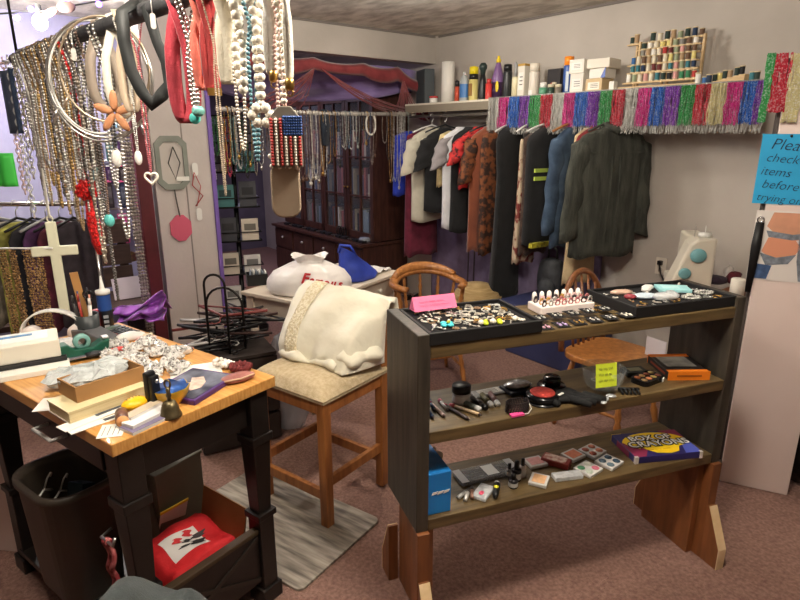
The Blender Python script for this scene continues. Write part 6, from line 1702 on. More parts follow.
# added sheet, its lavender colour stands for glow on the wall behind clothes
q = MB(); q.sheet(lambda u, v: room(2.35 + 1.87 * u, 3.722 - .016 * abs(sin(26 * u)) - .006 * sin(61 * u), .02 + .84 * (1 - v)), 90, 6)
tag(q.build('lavender_glow_sheet', cloth((118, 104, 132), .12), solid=.003), 'dull lavender sheet standing in for the glow on the wall behind the clothes', 'glow sheet')
# ================================================================ bookcase hutch beyond the opening
hw = mat('mahogany', (58, 34, 28), .4, 0, rgb2=(82, 50, 40), ns=5, stretch=(6, 6, 1), detail=5)
HA0, HA1, HB = 4.62, 6.5, 3.32
HL = HA1 - HA0
hut = thing('bookcase_hutch', 'dark mahogany glass-door bookcase hutch beyond the bead strands', 'bookcase', room(HA0, HB), ANG_A)
# local x = -a direction: cabinet occupies x from -HL to 0; y towards wall
q = MB(); q.box((-HL / 2, .13, .285), (HL, .56, .53)); q.build('base_cabinet', hw, hut, bev=.004)
q = MB(); q.box((-HL / 2, .12, .565), (HL + .04, .62, .03)); q.build('counter', hw, hut, bev=.005)
q = MB(); q.box((-HL / 2, .405, 1.3), (HL, .02, 1.42)); q.box((-.012, .21, 1.3), (.024, .4, 1.42)); q.box((-HL + .012, .21, 1.3), (.024, .4, 1.42)); q.build('carcass', hw, hut)
q = MB(); q.box((-HL / 2, .19, 2.03), (HL + .06, .48, .06)); q.build('cornice', hw, hut, bev=.01)
for z in (.98, 1.36, 1.72):
    q = MB(); q.box((-HL / 2, .21, z), (HL - .05, .38, .02)); q.build('shelf', hw, hut)
glz = mat('cabinet_glass', (200, 205, 205), .12, 0, alpha=.06)
nd = 4
for k in range(nd):
    w_ = HL / nd; xc = -w_ * (k + .5)
    d_ = thing
    q = MB()
    for sx in (-1, 1): q.box((xc + sx * (w_ / 2 - .03), 0, 1.29), (.05, .03, 1.38))
    for z in (.625, 1.955): q.box((xc, 0, z), (w_ - .02, .03, .07))
    q.box((xc, 0, 1.29), (.022, .024, 1.3))
    for z in (1.02, 1.4): q.box((xc, 0, z), (w_ - .08, .022, .016))
    dr_ = q.build('door', hw, hut)
    q = MB(); q.box((xc, .004, 1.29), (w_ - .1, .004, 1.3)); q.build('glass', glz, dr_)
    q = MB(); q.ball((xc + (.5 if k % 2 else -.5) * (w_ - .06), -.022, 1.1), .011, 8, 6); q.build('knob', GOLD, dr_)
for k in range(4):
    w_ = HL / 4; xc = -w_ * (k + .5)
    q = MB(); q.box((xc, -.155, .42), (w_ - .04, .02, .2)); dr_ = q.build('drawer', hw, hut, bev=.004)
    q = MB(); q.ball((xc, -.178, .44), .016, 9, 6); q.build('knob', col((196, 190, 180), .3, .6), dr_)
    q = MB(); q.box((xc, -.155, .17), (w_ - .04, .02, .24)); q.build('door', hw, hut, bev=.004)
def hl(x, y, z):
    w = room(HA0, HB) - AX * x * 1.0
    w = room(HA0, HB) + (-AX) * x + BX * y; w.z = z; return w
# books inside
bc_ = [(90, 40, 44), (50, 60, 80), (180, 170, 150), (60, 70, 60), (140, 120, 90), (40, 40, 46), (150, 80, 70), (200, 196, 186), (70, 60, 80), (110, 100, 90), (120, 140, 150)]
bn = ['dark red', 'navy', 'cream', 'dark green', 'tan', 'black', 'rust', 'white', 'plum', 'taupe', 'pale blue']
for si, (zb, zt2, rn) in enumerate(((.581, .97, 'lowest'), (.991, 1.35, 'middle'), (1.371, 1.71, 'upper'))):
    x = -.05; i = 0
    while x > -HL + .08 and i < 34:
        w_ = rnd(.028, .055); h = rnd(.22, .31); ci = random.randrange(len(bc_))
        if rnd(0, 1) < .12: x -= .05
        q = MB(); q.box((0, 0, h / 2), (w_ * .94, .18, h))
        o = q.build('book', col(bc_[ci], .6), loc=hl(x - w_ / 2, .16, zb), rz=ANG_A)
        tag(o, '%s book upright behind glass on the %s bookcase shelf' % (bn[ci], rn), 'book', '%s books on the %s bookcase shelf' % (bn[ci], rn))
        x -= w_; i += 1
# small things on the counter ledge
for k in range(16):
    x = -.08 - k * .105; nm = ('dark trinket box', 'black jewelry tray', 'silver trinket dish')[k % 3]
    q = MB()
    if k % 3 == 2: q.lathe([(.015, 0), (.03, .014), (.032, .016), (.0, .006)], 12)
    else: q.box((0, 0, .012), (.075, .055, .024))
    tag(q.build('trinket_box' if k % 3 < 2 else 'trinket_dish', (col((36, 32, 34), .5), col((24, 24, 26), .6), SILVER)[k % 3], loc=hl(x, -.1, .5805), rz=ANG_A + rnd(-.2, .2)),
        '%s on the bookcase ledge, %s from the clothes end' % (nm, ORD[k]), 'trinket dish' if k % 3 == 2 else 'trinket box', 'trinkets on the bookcase ledge')
p = atz(366, 240, .58)
q = MB(); q.lathe([(.06, 0), (.065, .03), (.05, .045), (0, .046)], 18); tag(q.build('glass_dish', col((170, 176, 184), .15, .3), loc=hl(-.12, -.04, .5805) + V((0, 0, .0))), 'pale glass dish at the end of the bookcase ledge', 'dish')
p = hl(-.52, -.06, .5805)
o = thing('bracelet_stand', 'small dark bracelet stand with loops on the bookcase ledge', 'bracelet stand', p, ANG_A)
q = MB(); q.box((0, 0, .006), (.16, .06, .012)); q.build('base', BLACKP, o)
for k in range(3):
    q = MB(); q.tube([(-.05 + .05 * k + .0, .028 * cos(t), .06 + .045 * sin(t)) for t in [tau * i / 16 for i in range(16)]], .006, 6, True); q.build('loop', DARKMETAL, o)

# ---- spinner display rack between wall divider and bookcase
sp_ = aty(243, 300, 4.75)
SPX = V((sp_.x, sp_.y, 0))
spn = thing('spinner_rack', 'black wire spinner rack of books beside the purple-edged divider', 'display rack', SPX, .35)
q = MB(); q.lathe([(.2, 0), (.2, .02), (.03, .04), (.02, .06), (.02, 1.75), (0, 1.76)], 20); q.build('pole', DARKMETAL, spn)
for lvl, z in enumerate((.25, .52, .79, 1.06, 1.33, 1.55)):
    q = MB(); s_ = .17
    for x0, y0, x1, y1 in ((-s_, -s_, s_, -s_), (s_, -s_, s_, s_), (s_, s_, -s_, s_), (-s_, s_, -s_, -s_)):
        q.tube([(x0, y0, z), (x1, y1, z)], .006, 6); q.tube([(x0, y0, z + .07), (x1, y1, z + .07)], .004, 6)
    q.box((0, 0, z - .004), (2 * s_, 2 * s_, .008)); q.build('wire_tier', DARKMETAL, spn)
pcs = [((206, 204, 200), 'white'), ((120, 136, 156), 'pale blue'), ((60, 60, 66), 'charcoal'), ((150, 110, 100), 'dusty pink'), ((90, 84, 96), 'grey'), ((196, 186, 170), 'cream'), ((130, 60, 70), 'red'), ((60, 110, 110), 'teal')]
TN = ('lowest', 'second', 'third', 'fourth', 'fifth', 'top')
k = 0
for lvl, z in enumerate((.25, .52, .79, 1.06, 1.33, 1.55)):
    for side in range(2):
        for j in range(2):
            c_, nm = pcs[(k * 3 + lvl) % 8]; k += 1
            th = .35
            lx, ly, rz = ((-.085 + .17 * j, -.15, 0), (.15 * (1), -.085 + .17 * j, pi / 2))[side] if side == 0 else (-.15, -.085 + .17 * j, pi / 2)
            wx = SPX + V((lx * cos(th) - ly * sin(th), lx * sin(th) + ly * cos(th), z + .002))
            h = rnd(.15, .2)
            q = MB(); q.box((0, 0, h / 2), (.13, .02, h)); q.m = 1; q.box((0, -.0105, h * .62), (.09, .001, h * .3))
            tag(q.build('pamphlet', [col(c_, .5), col(tuple(min(255, int(v * .55)) for v in c_), .6)], loc=wx, rz=th + rz), '%s pamphlet on the %s spinner tier, %s face, %s pocket' % (nm, TN[lvl], ('front', 'divider')[side], ORD[j]), 'pamphlet', 'pamphlets on the spinner rack')
# beads hanging off spinner top
for k in range(10):
    c_, nm = [((196, 170, 120), 'gold'), ((180, 60, 90), 'pink'), ((90, 150, 150), 'turquoise'), ((200, 200, 196), 'silver'), ((60, 110, 70), 'green')][k % 5]
    x = -.2 + .042 * k; 
    wx = SPX + V((x, -.27, 1.74))
    q = MB(); ln = rnd(.25, .5)
    q.beads([(-.012, 0, 0), (-.014, 0, -ln * .9), (0, 0, -ln), (.014, 0, -ln * .9), (.012, 0, 0)], .0085, 1.9, 5, 4, jit=.3)
    tag(q.build('bead_necklace', col(c_, .35, .3 if k % 5 in (0, 3) else 0), loc=wx), '%s bead necklace over the spinner rack, %s along' % (nm, ORD[k]), 'necklace', 'necklaces over the spinner rack')
q = MB(); q.tube([SPX + V((-.24, -.27, 1.745)), SPX + V((.24, -.27, 1.745))], .007, 6)
q.tube([SPX + V((0, -.27, 1.745)), SPX + V((0, 0, 1.75))], .006, 6)
tag(q.build('necklace_bar', DARKMETAL), 'short dark bar on top of the spinner rack holding necklaces', 'bar')

# ---- tension rod with chains across the opening
RA = 4.19
rb0, rb1, RZ_ = 1.64, 3.43, 1.785
q = MB(); q.tube([room(RA, rb0, RZ_), room(RA, (rb0 + rb1) / 2, RZ_ - .012), room(RA, rb1, RZ_)], .016, 10)
tag(q.build('tension_rod', mat('pale_rod', (206, 200, 192), .35, .3)), 'white rod of chains spanning the opening before the bookcase', 'rod')
tones = [(SILVER, 'silver chain'), (col((160, 150, 138), .35, .8), 'pewter chain'), (GOLD, 'gold chain'), (col((60, 54, 52), .3, .4), 'black bead'), (col((206, 200, 190), .3, .3), 'pale bead'), (col((96, 70, 58), .4), 'brown bead'), (col((150, 156, 150), .3, .5), 'grey bead'), (col((70, 90, 110), .3), 'blue bead')]
nst = 58
cnt = {}
for i in range(nst):
    f = (i + .5) / nst
    b = rb0 + .05 + (rb1 - rb0 - .1) * f + rnd(-.008, .008)
    if .80 < f < .845: continue
    p = room(RA, b, RZ_ - .012 * (1 - abs(2 * f - 1)) + .0)
    ln = rnd(.28, .5) if f < .5 else rnd(.2, .42)
    if f > .88: ln = rnd(.45, .68)
    if .28 < f < .5: ln = .44 + .08 * sin((f - .28) / .22 * pi) + rnd(-.03, .03)
    ti = random.randrange(len(tones)); m, nm = tones[ti]; cnt[nm] = cnt.get(nm, 0) + 1
    q = MB(); w_ = rnd(.008, .02); r = rnd(.0036, .0062)
    q.beads([(-w_ * .4, .018, .01), (-w_, .012, -ln * .5), (-w_ * .9, 0, -ln * .93), (0, 0, -ln), (w_ * .9, 0, -ln * .93), (w_, -.012, -ln * .5), (w_ * .4, -.018, .01), (0, 0, .021)], r, 1.95, 5, 3, jit=.25)
    if i % 3 == 0: q.ball((0, 0, -ln - .02), .016, 7, 5, (.8, .5, 1.2))
    if .28 < f < .5: q.ball((0, 0, -ln - .016), .019, 7, 5, (1, .6, 1))
    tag(q.build('chain_necklace', m, loc=p, rz=ANG_B + pi / 2 * 0), '%s %s necklace along the white rod before the bookcase' % (ORD[cnt[nm] - 1], nm), 'necklace', '%s necklaces on the white rod' % nm)
# white hoop bracelet and blue scarf among them
p = room(RA, 2.98, RZ_)
q = MB(); q.tube([(.05 * cos(t), 0, -.06 + .085 * sin(t)) for t in [tau * i / 24 for i in range(24)]], .009, 7, True); tag(q.build('collar_hoop', col((222, 216, 206), .3), loc=p - V((0, 0, .03)), rz=ANG_B), 'pale hoop collar hanging on the white rod near the clothes', 'collar')
p = room(RA, 2.52, RZ_)
q = MB(); q.ribbon([(0, 0, .018), (.005, -.01, -.1), (0, -.01, -.26)], [.05, .08, .05], (1, 0, 0)); tag(q.build('dark_scarf', cloth((36, 44, 56)), loc=p, rz=ANG_B, solid=.02), 'dark blue scarf tied midway on the white rod', 'scarf')

# ---- swags in the top of the opening
sheer = mat('lavender_sheer', (142, 116, 176), .6, 0, rgb2=(168, 146, 200), ns=4, stretch=(1, 1, 5), alpha=.93, sheen=.4)
def hp2(f, z, back=0.): return room(4.40 + back, 1.66 + (3.70 - 1.66) * f, z)
q = MB()
q.sheet(lambda u, v: hp2(u, 2.235 - .06 * u - (.16 + .16 * sin(pi * min(1, u * 1.05))) * v + .02 * sin(9 * u + 3 * v), .06 + (.55 if u < .62 else max(.07, .55 - 3.2 * (u - .62))) * v + .03 * sin(14 * v + 3 * u) * (u < .7)), 30, 14)
tag(q.build('purple_swag', sheer, solid=.003), 'sheer lavender fabric swagged under the beam of the opening', 'swag')
redm = mat('red_sheer', (118, 38, 44), .75, 0, rgb2=(146, 58, 60), ns=10, sheen=.3)
net = thing('red_net_swag', 'dark red scarf with trailing strings draped along the beam', 'swag', (0, 0, 0))
peaks = [0., .18, .42, .66, .84, 1.]
def sag(f):
    for i in range(5):
        if peaks[i] <= f <= peaks[i + 1] + 1e-6:
            t = (f - peaks[i]) / (peaks[i + 1] - peaks[i]); return .05 * 4 * t * (1 - t) * .6
    return 0
q = MB()
q.sheet(lambda u, v: hp2(u, 2.215 - .03 * u - sag(u) - (.1 - .02 * cos(12 * u)) * v - (.12 * max(0, (u - .84) / .16)), -.09 - .03 * sin(pi * v) + .01 * sin(30 * u)), 60, 4); q.build('scarf_band', redm, net, solid=.004)
q = MB()
def strings(q, f0, f1s, z0, z1):
    for f1 in f1s:
        a, b_ = hp2(f0, z0, -.1), hp2(f1, z1 + rnd(-.03, .03), -.12 - .03 * rnd(0, 1))
        q.tube([a.lerp(b_, t) - V((0, 0, .05 * 4 * t * (1 - t))) for t in (0, .25, .5, .75, 1)], .0028, 4)
st1 = MB(); strings(st1, .42, [.08 + .02 * k for k in range(14)], 2.12, 1.84); st1.build('net_string', redm, net)
st2 = MB(); strings(st2, .45, [.74 + .014 * k for k in range(14)], 2.12, 1.82); st2.build('net_string', redm, net)
st3 = MB(); strings(st3, .86, [.8 + .012 * k for k in range(14)], 2.1, 1.8); st3.build('net_string', redm, net)
st4 = MB(); strings(st4, .02, [.16 + .02 * k for k in range(12)], 1.72, 1.92); st4.build('net_string', redm, net)
kn = hp2(.955, 1.8, -.13)
q = MB()
for k in range(7): q.ball(kn + V((rnd(-.04, .04), rnd(-.02, .02), rnd(-.05, .04))), rnd(.025, .045), 8, 6, (1, .7, .8))
q.build('bunched_end', redm, net)
# pale boards / pipes seen above bookcase
p = room(7.2, 2.6, 2.15)
q = MB(); q.box((0, 0, 0), (.12, 1.7, .1)); struct(q.build('trim_4', col((150, 140, 160), .7), loc=room(7.9, 2.6, 2.3), rz=atan2(AX.y, AX.x)))
# ================================================================ overhead rail of necklaces near the counter
RD = V((.703, -.711, 0)).normalized(); R0 = V((-.619, 1.576, 1.9))
def rail(s): return R0 + RD * s
def rs(px):
    k = (px - 400) / FPX; lo, hi = -3.0, 1.1
    for _ in range(44):
        s = (lo + hi) / 2; p = rail(s); zc = p.y * CP - (p.z - EYE) * SP
        if p.x / zc > k: hi = s
        else: lo = s
    return s
hr = thing('hanging_rail', 'thick dark padded rail hung with necklaces above the counter', 'rail', (0, 0, 0))
q = MB(); q.tube([rail(-1.35), rail(-.9), rail(-.4), rail(.1), rail(.95)], .021, 14); q.build('rail_bar', col((58, 58, 60), .7, bump=.3, bs=40, nz=.2), hr)
for s in (-1.3, .9):
    q = MB(); q.tube([rail(s), rail(s) + V((0, 0, HC - 1.9))], .006, 6); q.build('hanging_wire', DARKMETAL, hr)
TOP = .0235
def loop(px, ybot, w=.03, n=22, tilt=0., sq=.75, dirv=None, spread=1.):
    "points of a loop hanging over the rail; local to its rail point"
    s = rs(px); p = rail(s); zb = zat(p, ybot) - p.z
    d = dirv or (RD * cos(tilt) + V((RD.y, -RD.x, 0)) * sin(tilt))
    nrm = V((-RD.y, RD.x, 0))
    pts = []
    for i in range(n + 1):
        t = pi * i / n
        x = -cos(t) * w * (1 if sin(t) > .4 else (.45 + .55 * sin(t) / .4))
        z = zb * (sin(t) ** sq)
        side = nrm * (TOP if i < n / 2 else -TOP) * max(0, 1 - abs(z) / .12)
        pts.append(d * x + side + V((0, 0, z)))
    pts[0] = nrm * TOP * 1.0 ; pts[-1] = nrm * -TOP
    pts = [V((0, 0, TOP))] + pts + [V((0, 0, TOP))]
    return p, pts
def neck(px, ybot, r, m, label, w=.03, name='chain_necklace', cat='necklace', group=None, sc=(1, 1, 1), jit=.2, gap=1.95, tilt=0., pend=None, sq=.75, alt=1., nu=6):
    p, pts = loop(px, ybot, w, 24, tilt, sq)
    if pend:
        o = thing(name, label, cat, p, 0, group)
        q = MB(); q.beads(pts, r, gap, nu, 4, sc, jit, alt); q.build('strand', m, o)
        pend(o, min(pts, key=lambda v: v.z))
    else:
        q = MB(); q.beads(pts, r, gap, nu, 4, sc, jit, alt)
        o = tag(q.build(name, m, loc=p), label, cat, group)
    return o
def cords(px, ybot, r, m, label, w=.01, name='cord_necklace', pend=None, cat='necklace', tilt=0., pm=None, group=None):
    p, pts = loop(px, ybot, w, 18, tilt)
    o = thing(name, label, cat, p, 0, group)
    q = MB(); q.tube(pts, r, 6); q.build('cord', m, o)
    if pend: pend(o, min(pts, key=lambda v: v.z))
    return o
PEW = col((170, 160, 146), .32, .8); BRZ = col((170, 144, 108), .35, .7); OLDG = col((190, 158, 104), .3, .8); DKS = col((110, 106, 102), .3, .8)
# dense curtain of chains
dense = [(18, 150, 'pewter', PEW), (22, 195, 'silver', SILVER), (25, 120, 'silver', SILVER), (28, 205, 'bronze', BRZ), (30, 165, 'silver', SILVER), (33, 185, 'gold', OLDG), (35, 140, 'pewter', PEW), (38, 208, 'gold', OLDG),
         (40, 172, 'silver', SILVER), (43, 196, 'dark silver', DKS), (45, 214, 'bronze', BRZ), (47, 150, 'gold', OLDG), (49, 190, 'silver', SILVER), (52, 222, 'pewter', PEW), (54, 168, 'silver', SILVER), (56, 230, 'bronze', BRZ),
         (58, 182, 'gold', OLDG), (61, 205, 'silver', SILVER), (63, 160, 'pewter', PEW), (66, 240, 'silver', SILVER), (70, 196, 'dark silver', DKS), (74, 262, 'pewter', PEW), (78, 225, 'silver', SILVER)]
dense += [(20 + 2.9 * i + (i % 3), 130 + (i * 37) % 110, ('silver', 'pewter', 'silver', 'pale gold')[i % 4], (SILVER, PEW, SILVER, OLDG)[i % 4]) for i in range(19)]
ct = {}
for px, yb, nm, m in dense:
    ct[nm] = ct.get(nm, 0) + 1
    neck(px, yb, rnd(.0042, .0068), m, '%s %s chain in the dense curtain over the far end of the rail' % (ORD[ct[nm] - 1], nm), rnd(.014, .03), group='chains on the rail', tilt=rnd(-.5, .9), jit=.35, sc=(1, 1, 1.25))
# chunky links
def links(px, ybot, label, m, R_=.014, group=None):
    s = rs(px); p = rail(s); zb = zat(p, ybot) - p.z
    q = MB(); k = 0; z = TOP
    q.tube([(.02 * cos(t), .024 * sin(t), .0) for t in [tau * i / 10 for i in range(10)]], .003, 5, True, )
    while z > zb:
        a = .5 if k % 2 else 2.0
        q.tube([V((cos(a) * R_ * .75 * cos(t), sin(a) * R_ * .75 * cos(t), z - R_ + R_ * 1.2 * sin(t))) for t in [tau * i / 12 for i in range(12)]], R_ * .22, 6, True)
        z -= R_ * 1.65; k += 1
    tag(q.build('link_chain', m, loc=p + RD.cross(V((0, 0, 1))) * .0), label, 'necklace', group)
links(8, 215, 'chunky pale link chain nearest the far end of the rail', col((206, 204, 200), .3, .6))
links(3, 190, 'second chunky link chain with pinkish stones beside the edge', col((206, 176, 170), .35, .3), .012)
links(14, 176, 'chunky silver link chain beside the white cross cord', SILVER, .013)
# navy pouch far end
s = rs(11); p = rail(s)
q = MB(); q.sheet(lambda u, v: (RD * ((u - .5) * .16) + V((0, 0, -.03 - .26 * v)) + V((0, .02 * sin(pi * u), 0))), 8, 8); tag(q.build('navy_pouch', cloth((44, 58, 82)), loc=p + V((-.06, .05, 0)), solid=.02), 'navy cloth pouch hanging behind the chunky chains', 'pouch')
# white cross on cord
crossm = mat('cream_resin', (226, 224, 196), .5, 0, nz=.04, ns=6)
def cross(o, b):
    # face the shop floor
    M_ = Mx.Translation(b + V((0, 0, -.175))) @ Mx.Rotation(.35, 4, 'Z')
    q = MB(M_); w_ = .04
    q.prism([(-w_ / 2, -.25), (w_ / 2, -.25), (w_ / 2, .01), (.088, .01), (.088, .052), (w_ / 2, .052), (w_ / 2, .155), (-w_ / 2, .155), (-w_ / 2, .052), (-.088, .052), (-.088, .01), (-w_ / 2, .01)], -.009, .009, Mx.Rotation(pi / 2, 4, 'X'))
    q.build('cross', crossm, o, bev=.005)
    q = MB(); q.tube([b + V((.012 * cos(t), 0, -.008 + .014 * sin(t))) for t in [tau * i / 14 for i in range(14)]], .003, 6, True); q.build('cross_ring', crossm, o)
cords(23, 217, .0045, col((226, 222, 210), .6), 'large cream cross hanging on a white cord from the rail', .012, 'cross_necklace', cross)
# red strand with sequined tassel
redm2 = mat('red_sequin', (206, 30, 30), .3, .3, nz=.5, ns=90, bump=1., bs=120)
def tassel(o, b):
    q = MB(); q.ball(b + V((0, 0, -.035)), .036, 10, 8)
    for k in range(40):
        a, c_ = rnd(0, tau), rnd(-1, 1); r = sqrt(1 - c_ * c_); q.ball(b + V((.034 * r * cos(a), .034 * r * sin(a), -.035 + .034 * c_)), .008, 5, 3)
    q.build('sequin_ball', redm2, o)
    q = MB(); q.tube([b + V((0, 0, -.06)), b + V((.004, 0, -.14)), b + V((.012, 0, -.22)), b + V((.014, 0, -.262))], [.012, .022, .022, .01], 10); q.build('sequin_drop', redm2, o)
neck(66, 180, .0085, col((206, 44, 44), .3), 'red bead necklace with big red sequined drop', .012, 'red_necklace', pend=tassel)
# more individual necklaces
def drop(c, rr, sc=(1, .6, 1.2), cname='pendant'):
    def f(o, b):
        q = MB(); q.ball(b + V((0, 0, -rr)), rr, 9, 7, sc); q.build(cname, col(c, .35), o)
    return f
neck(84, 215, .004, col((120, 96, 84), .5), 'brown bead necklace with turquoise drop near the cross arm', .02, pend=drop((96, 190, 184), .018))
neck(96, 188, .0055, SILVER, 'silver rope chain looping wide behind the red sequined drop', .045, jit=.1)
neck(101, 238, .006, SILVER, 'long silver rope chain, lowest loop beside the red drop', .05, jit=.1)
neck(100, 150, .005, col((60, 60, 62), .4), 'black bead necklace with white oval pendant', .02, pend=drop((232, 228, 220), .024, (.7, .4, 1.2)))
neck(82, 300, .005, DKS, 'long dark silver chain hanging down beside the cream cross', .012)
neck(122, 152, .003, SILVER, 'silver chain with white oval pendant beside the black ribbon', .014, pend=drop((236, 232, 226), .016, (.7, .4, 1.3)))
def heart(o, b):
    q = MB(); q.tube([b + V((.018 * sin(t) ** 3, 0, -.016 + .0011 * (13 * cos(t) - 5 * cos(2 * t) - 2 * cos(3 * t) - cos(4 * t)))) for t in [tau * i / 28 for i in range(28)]], .0035, 6, True); q.build('heart', PEARL, o)
neck(133, 172, .003, col((170, 84, 90), .35), 'pink bead necklace with open white heart pendant', .014, pend=heart)
# wire collars
def hoop(px, r, label, m, tilt, th=.0035, ell=1.15, n=44):
    s = rs(px); p = rail(s)
    M_ = Mx.Rotation(tilt, 4, 'Z') @ Mx.Rotation(.12, 4, 'Y')
    o = thing('wire_collar', label, 'collar necklace', p, 0, 'wire collars on the rail')
    o.rotation_euler = (M_.to_euler())
    q = MB()
    g0 = .16
    q.tube([(r * sin(t), 0, TOP + .004 - r * ell + r * ell * cos(t)) for t in [tau * i / n for i in range(n)]], th, 7, True); q.build('wire', m, o)
    for sg in (-1, 1):
        q = MB(); q.tube([(r * sin(2.2 * sg), 0, TOP + .004 - r * ell + r * ell * cos(2.2 * sg)), (r * sin(2.2 * sg) + sg * .012, -.004, TOP - .01 - r * ell + r * ell * cos(2.2 * sg) - .02)], th * 1.3, 6); q.build('clasp', m, o)
hoop(98, .15, 'silver wire collar, widest loop over the rail', SILVER, .05)
hoop(100, .145, 'second silver wire collar close behind the widest', SILVER, .18)
hoop(94, .14, 'white wire collar with rounded hook ends', WHITEP, -.05, .004)
hoop(104, .125, 'gold-toned wire collar inside the silver collars', col((206, 186, 160), .3, .8), .1)
# ribbon bands
def band(px, ybot, w, m, label, name, spread, th=.004, twist=0., lean=0., cat='ribbon', vee=False, sd=None):
    s = rs(px); p = rail(s); zb = zat(p, ybot) - p.z
    pts = []; n = 20
    for i in range(n + 1):
        t = pi * i / n
        x = -cos(t) * spread * (.35 + .65 * sin(t))
        z = zb * (sin(t) ** .7) if not vee else zb * min(1, (1 - abs(2 * i / n - 1)) * 1.15)
        pts.append(V((x * .95, x * .3, z + TOP * (1 - sin(t)))) + V((-RD.y, RD.x, 0)) * TOP * 1.15 * cos(t) * max(0, 1 + z / .1))
    q = MB(); q.ribbon(pts, w, sd)
    return tag(q.build(name, m, loc=p, solid=th), label, cat)
band(98, 108, .03, col((150, 136, 122), .5), 'taupe and cream headband loop among the wire collars', 'headband', .06, cat='headband')
band(113, 112, .024, col((226, 220, 204), .5), 'cream leather headband loop beside the taupe headband', 'headband', .055, cat='headband')
band(122, 112, .022, col((170, 152, 130), .5), 'beige belt loop beside the black ribbon', 'belt', .03, cat='belt', sd=(.8, .5, 0))
p = rail(rs(112)); zb = zat(p, 113)
q = MB()
for a in range(5):
    an = tau * a / 5 + .3; q.ball((.032 * cos(an), 0, .032 * sin(an)), 1, 8, 5, (.03, .004, .012), Mx.Rotation(-an, 4, 'Y'))
tag(q.build('leather_flower', col((196, 136, 96), .5), loc=(p.x - .01, p.y - .03, zb)), 'tan leather flower hanging at the bottom of the wire collars', 'flower pendant')
Yb = rail(rs(148)).y - .035
bo = [aty(px, py, Yb) for px, py in ((122, 12), (124, 40), (131, 70), (142, 92), (152, 104), (162, 95), (170, 84), (166, 62), (157, 42), (150, 18), (146, 4))]
pr = rail(rs(140))
q = MB(); q.ribbon([pr + V((0, 0, TOP + .006))] + bo + [pr + V((0, 0, TOP + .006))], [.03] + [.03, .031, .03, .03, .034, .032, .03, .026, .024, .028, .03] + [.03])
tag(q.build('black_ribbon', col((40, 42, 42), .6), solid=.005), 'wide black ribbon loop with angular bottom', 'ribbon')
def tagm(px, y0, y1, w_, label, c=(236, 232, 222), name='paper_tag', off=V((0, 0, 0))):
    p = rail(rs(px)) + off; z1, z0 = zat(p, y0), zat(p, y1); h = z1 - z0
    o = thing(name, label, 'tag', (p.x, p.y, z0), .4)
    q = MB(); q.prism(rrect(w_, h, w_ * .45), -.001, .001, Mx.Translation((0, 0, h / 2)) @ Mx.Rotation(pi / 2, 4, 'X')); q.build('card', col(c, .6), o)
    q = MB(); q.tube([(0, 0, h), (0, .01, h + .03), (0, .02, max(h + .05, 1.9 - z0 - .02))], .001, 4); q.build('string', WHITEP, o)
tagm(158, 13, 29, .012, 'white oval tag on the rail beside the red scarf', off=V((0, -.04, 0)))
tagm(78, 48, 61, .014, 'white square tag hanging between the chains and collars', off=V((0, -.04, 0)))
# scarves and ribbons on the near part of the rail
redf = cloth((156, 46, 58), .15); salm = cloth((206, 110, 94), .12)
band(176, 122, .034, redf, 'wide red scarf looped deep over the rail', 'red_scarf', .035, .012, cat='scarf', sd=(.85, .5, 0))
band(196, 90, .02, salm, 'salmon pink ribbon hanging beside the red scarf', 'salmon_ribbon', .022, .005, sd=(.85, .5, 0))
band(205, 92, .026, cloth((150, 44, 44), .2), 'dark red ribbon with gold and lime ends', 'red_ribbon', .012, .005, sd=(.85, .5, 0))
p = rail(rs(205)); 
q = MB(); q.box((0, 0, 0), (.03, .008, .016)); tag(q.build('gold_ribbon_clip', GOLD, loc=(p.x + .004, p.y - .004, zat(p, 92)), rz=.5), 'gold clip closing the end of the dark red ribbon', 'clip')
neck(184, 112, .0052, SILVER, 'silver bead strands doubled over the red scarf', .012, jit=.1, pend=drop((80, 190, 180), .014, (1, .6, 1)))
neck(188, 104, .0048, SILVER, 'silver bead strand with turquoise stone cluster', .016, jit=.1, pend=drop((110, 170, 160), .016, (1, .6, .8)))
band(224, 84, .038, cloth((216, 208, 188), .08), 'cream fabric belt hanging beside the pearl rope', 'cream_belt', .012, .007, cat='belt', sd=(.85, .5, 0))
neck(235, 90, .0105, PEARL, 'thick twisted pearl rope necklace beside the cream belt', .018, 'pearl_necklace', jit=.05, nu=8, gap=1.7)
def bow(o, b):
    q = MB()
    for k in range(6):
        a = tau * k / 6; q.ball(b + V((.018 * cos(a), -.004, -.022 + .016 * sin(a))), .011, 7, 5, (1, .7, 1))
    q.build('pearl_bow', PEARL, o)
neck(253, 104, .0088, PEARL, 'single strand pearl necklace with pearl cluster pendant', .009, 'pearl_necklace', jit=.05, nu=8, pend=bow)
band(268, 74, .026, cloth((222, 218, 208), .06), 'white lace ribbon with gold end beside the pearls', 'white_ribbon', .008, .006, sd=(.85, .5, 0))
band(284, 80, .011, cloth((226, 220, 206), .06), 'narrow white ribbon with gold clasp, last on the rail', 'white_ribbon', .006, .004, sd=(.85, .5, 0))
for px, y, lb in ((268, 76, 'gold ferrule on the end of the white lace ribbon'), (284, 84, 'gold clasp on the end of the narrow white ribbon')):
    p = rail(rs(px)); q = MB(); q.lathe([(.006, -.012), (.009, -.008), (.009, .006), (.005, .01)], 10); q.tube([(.006 * cos(t), 0, -.016 + .006 * sin(t)) for t in [tau * i / 10 for i in range(10)]], .0016, 5, True)
    tag(q.build('gold_clasp', GOLD, loc=(p.x, p.y - .004, zat(p, y))), lb, 'clasp')
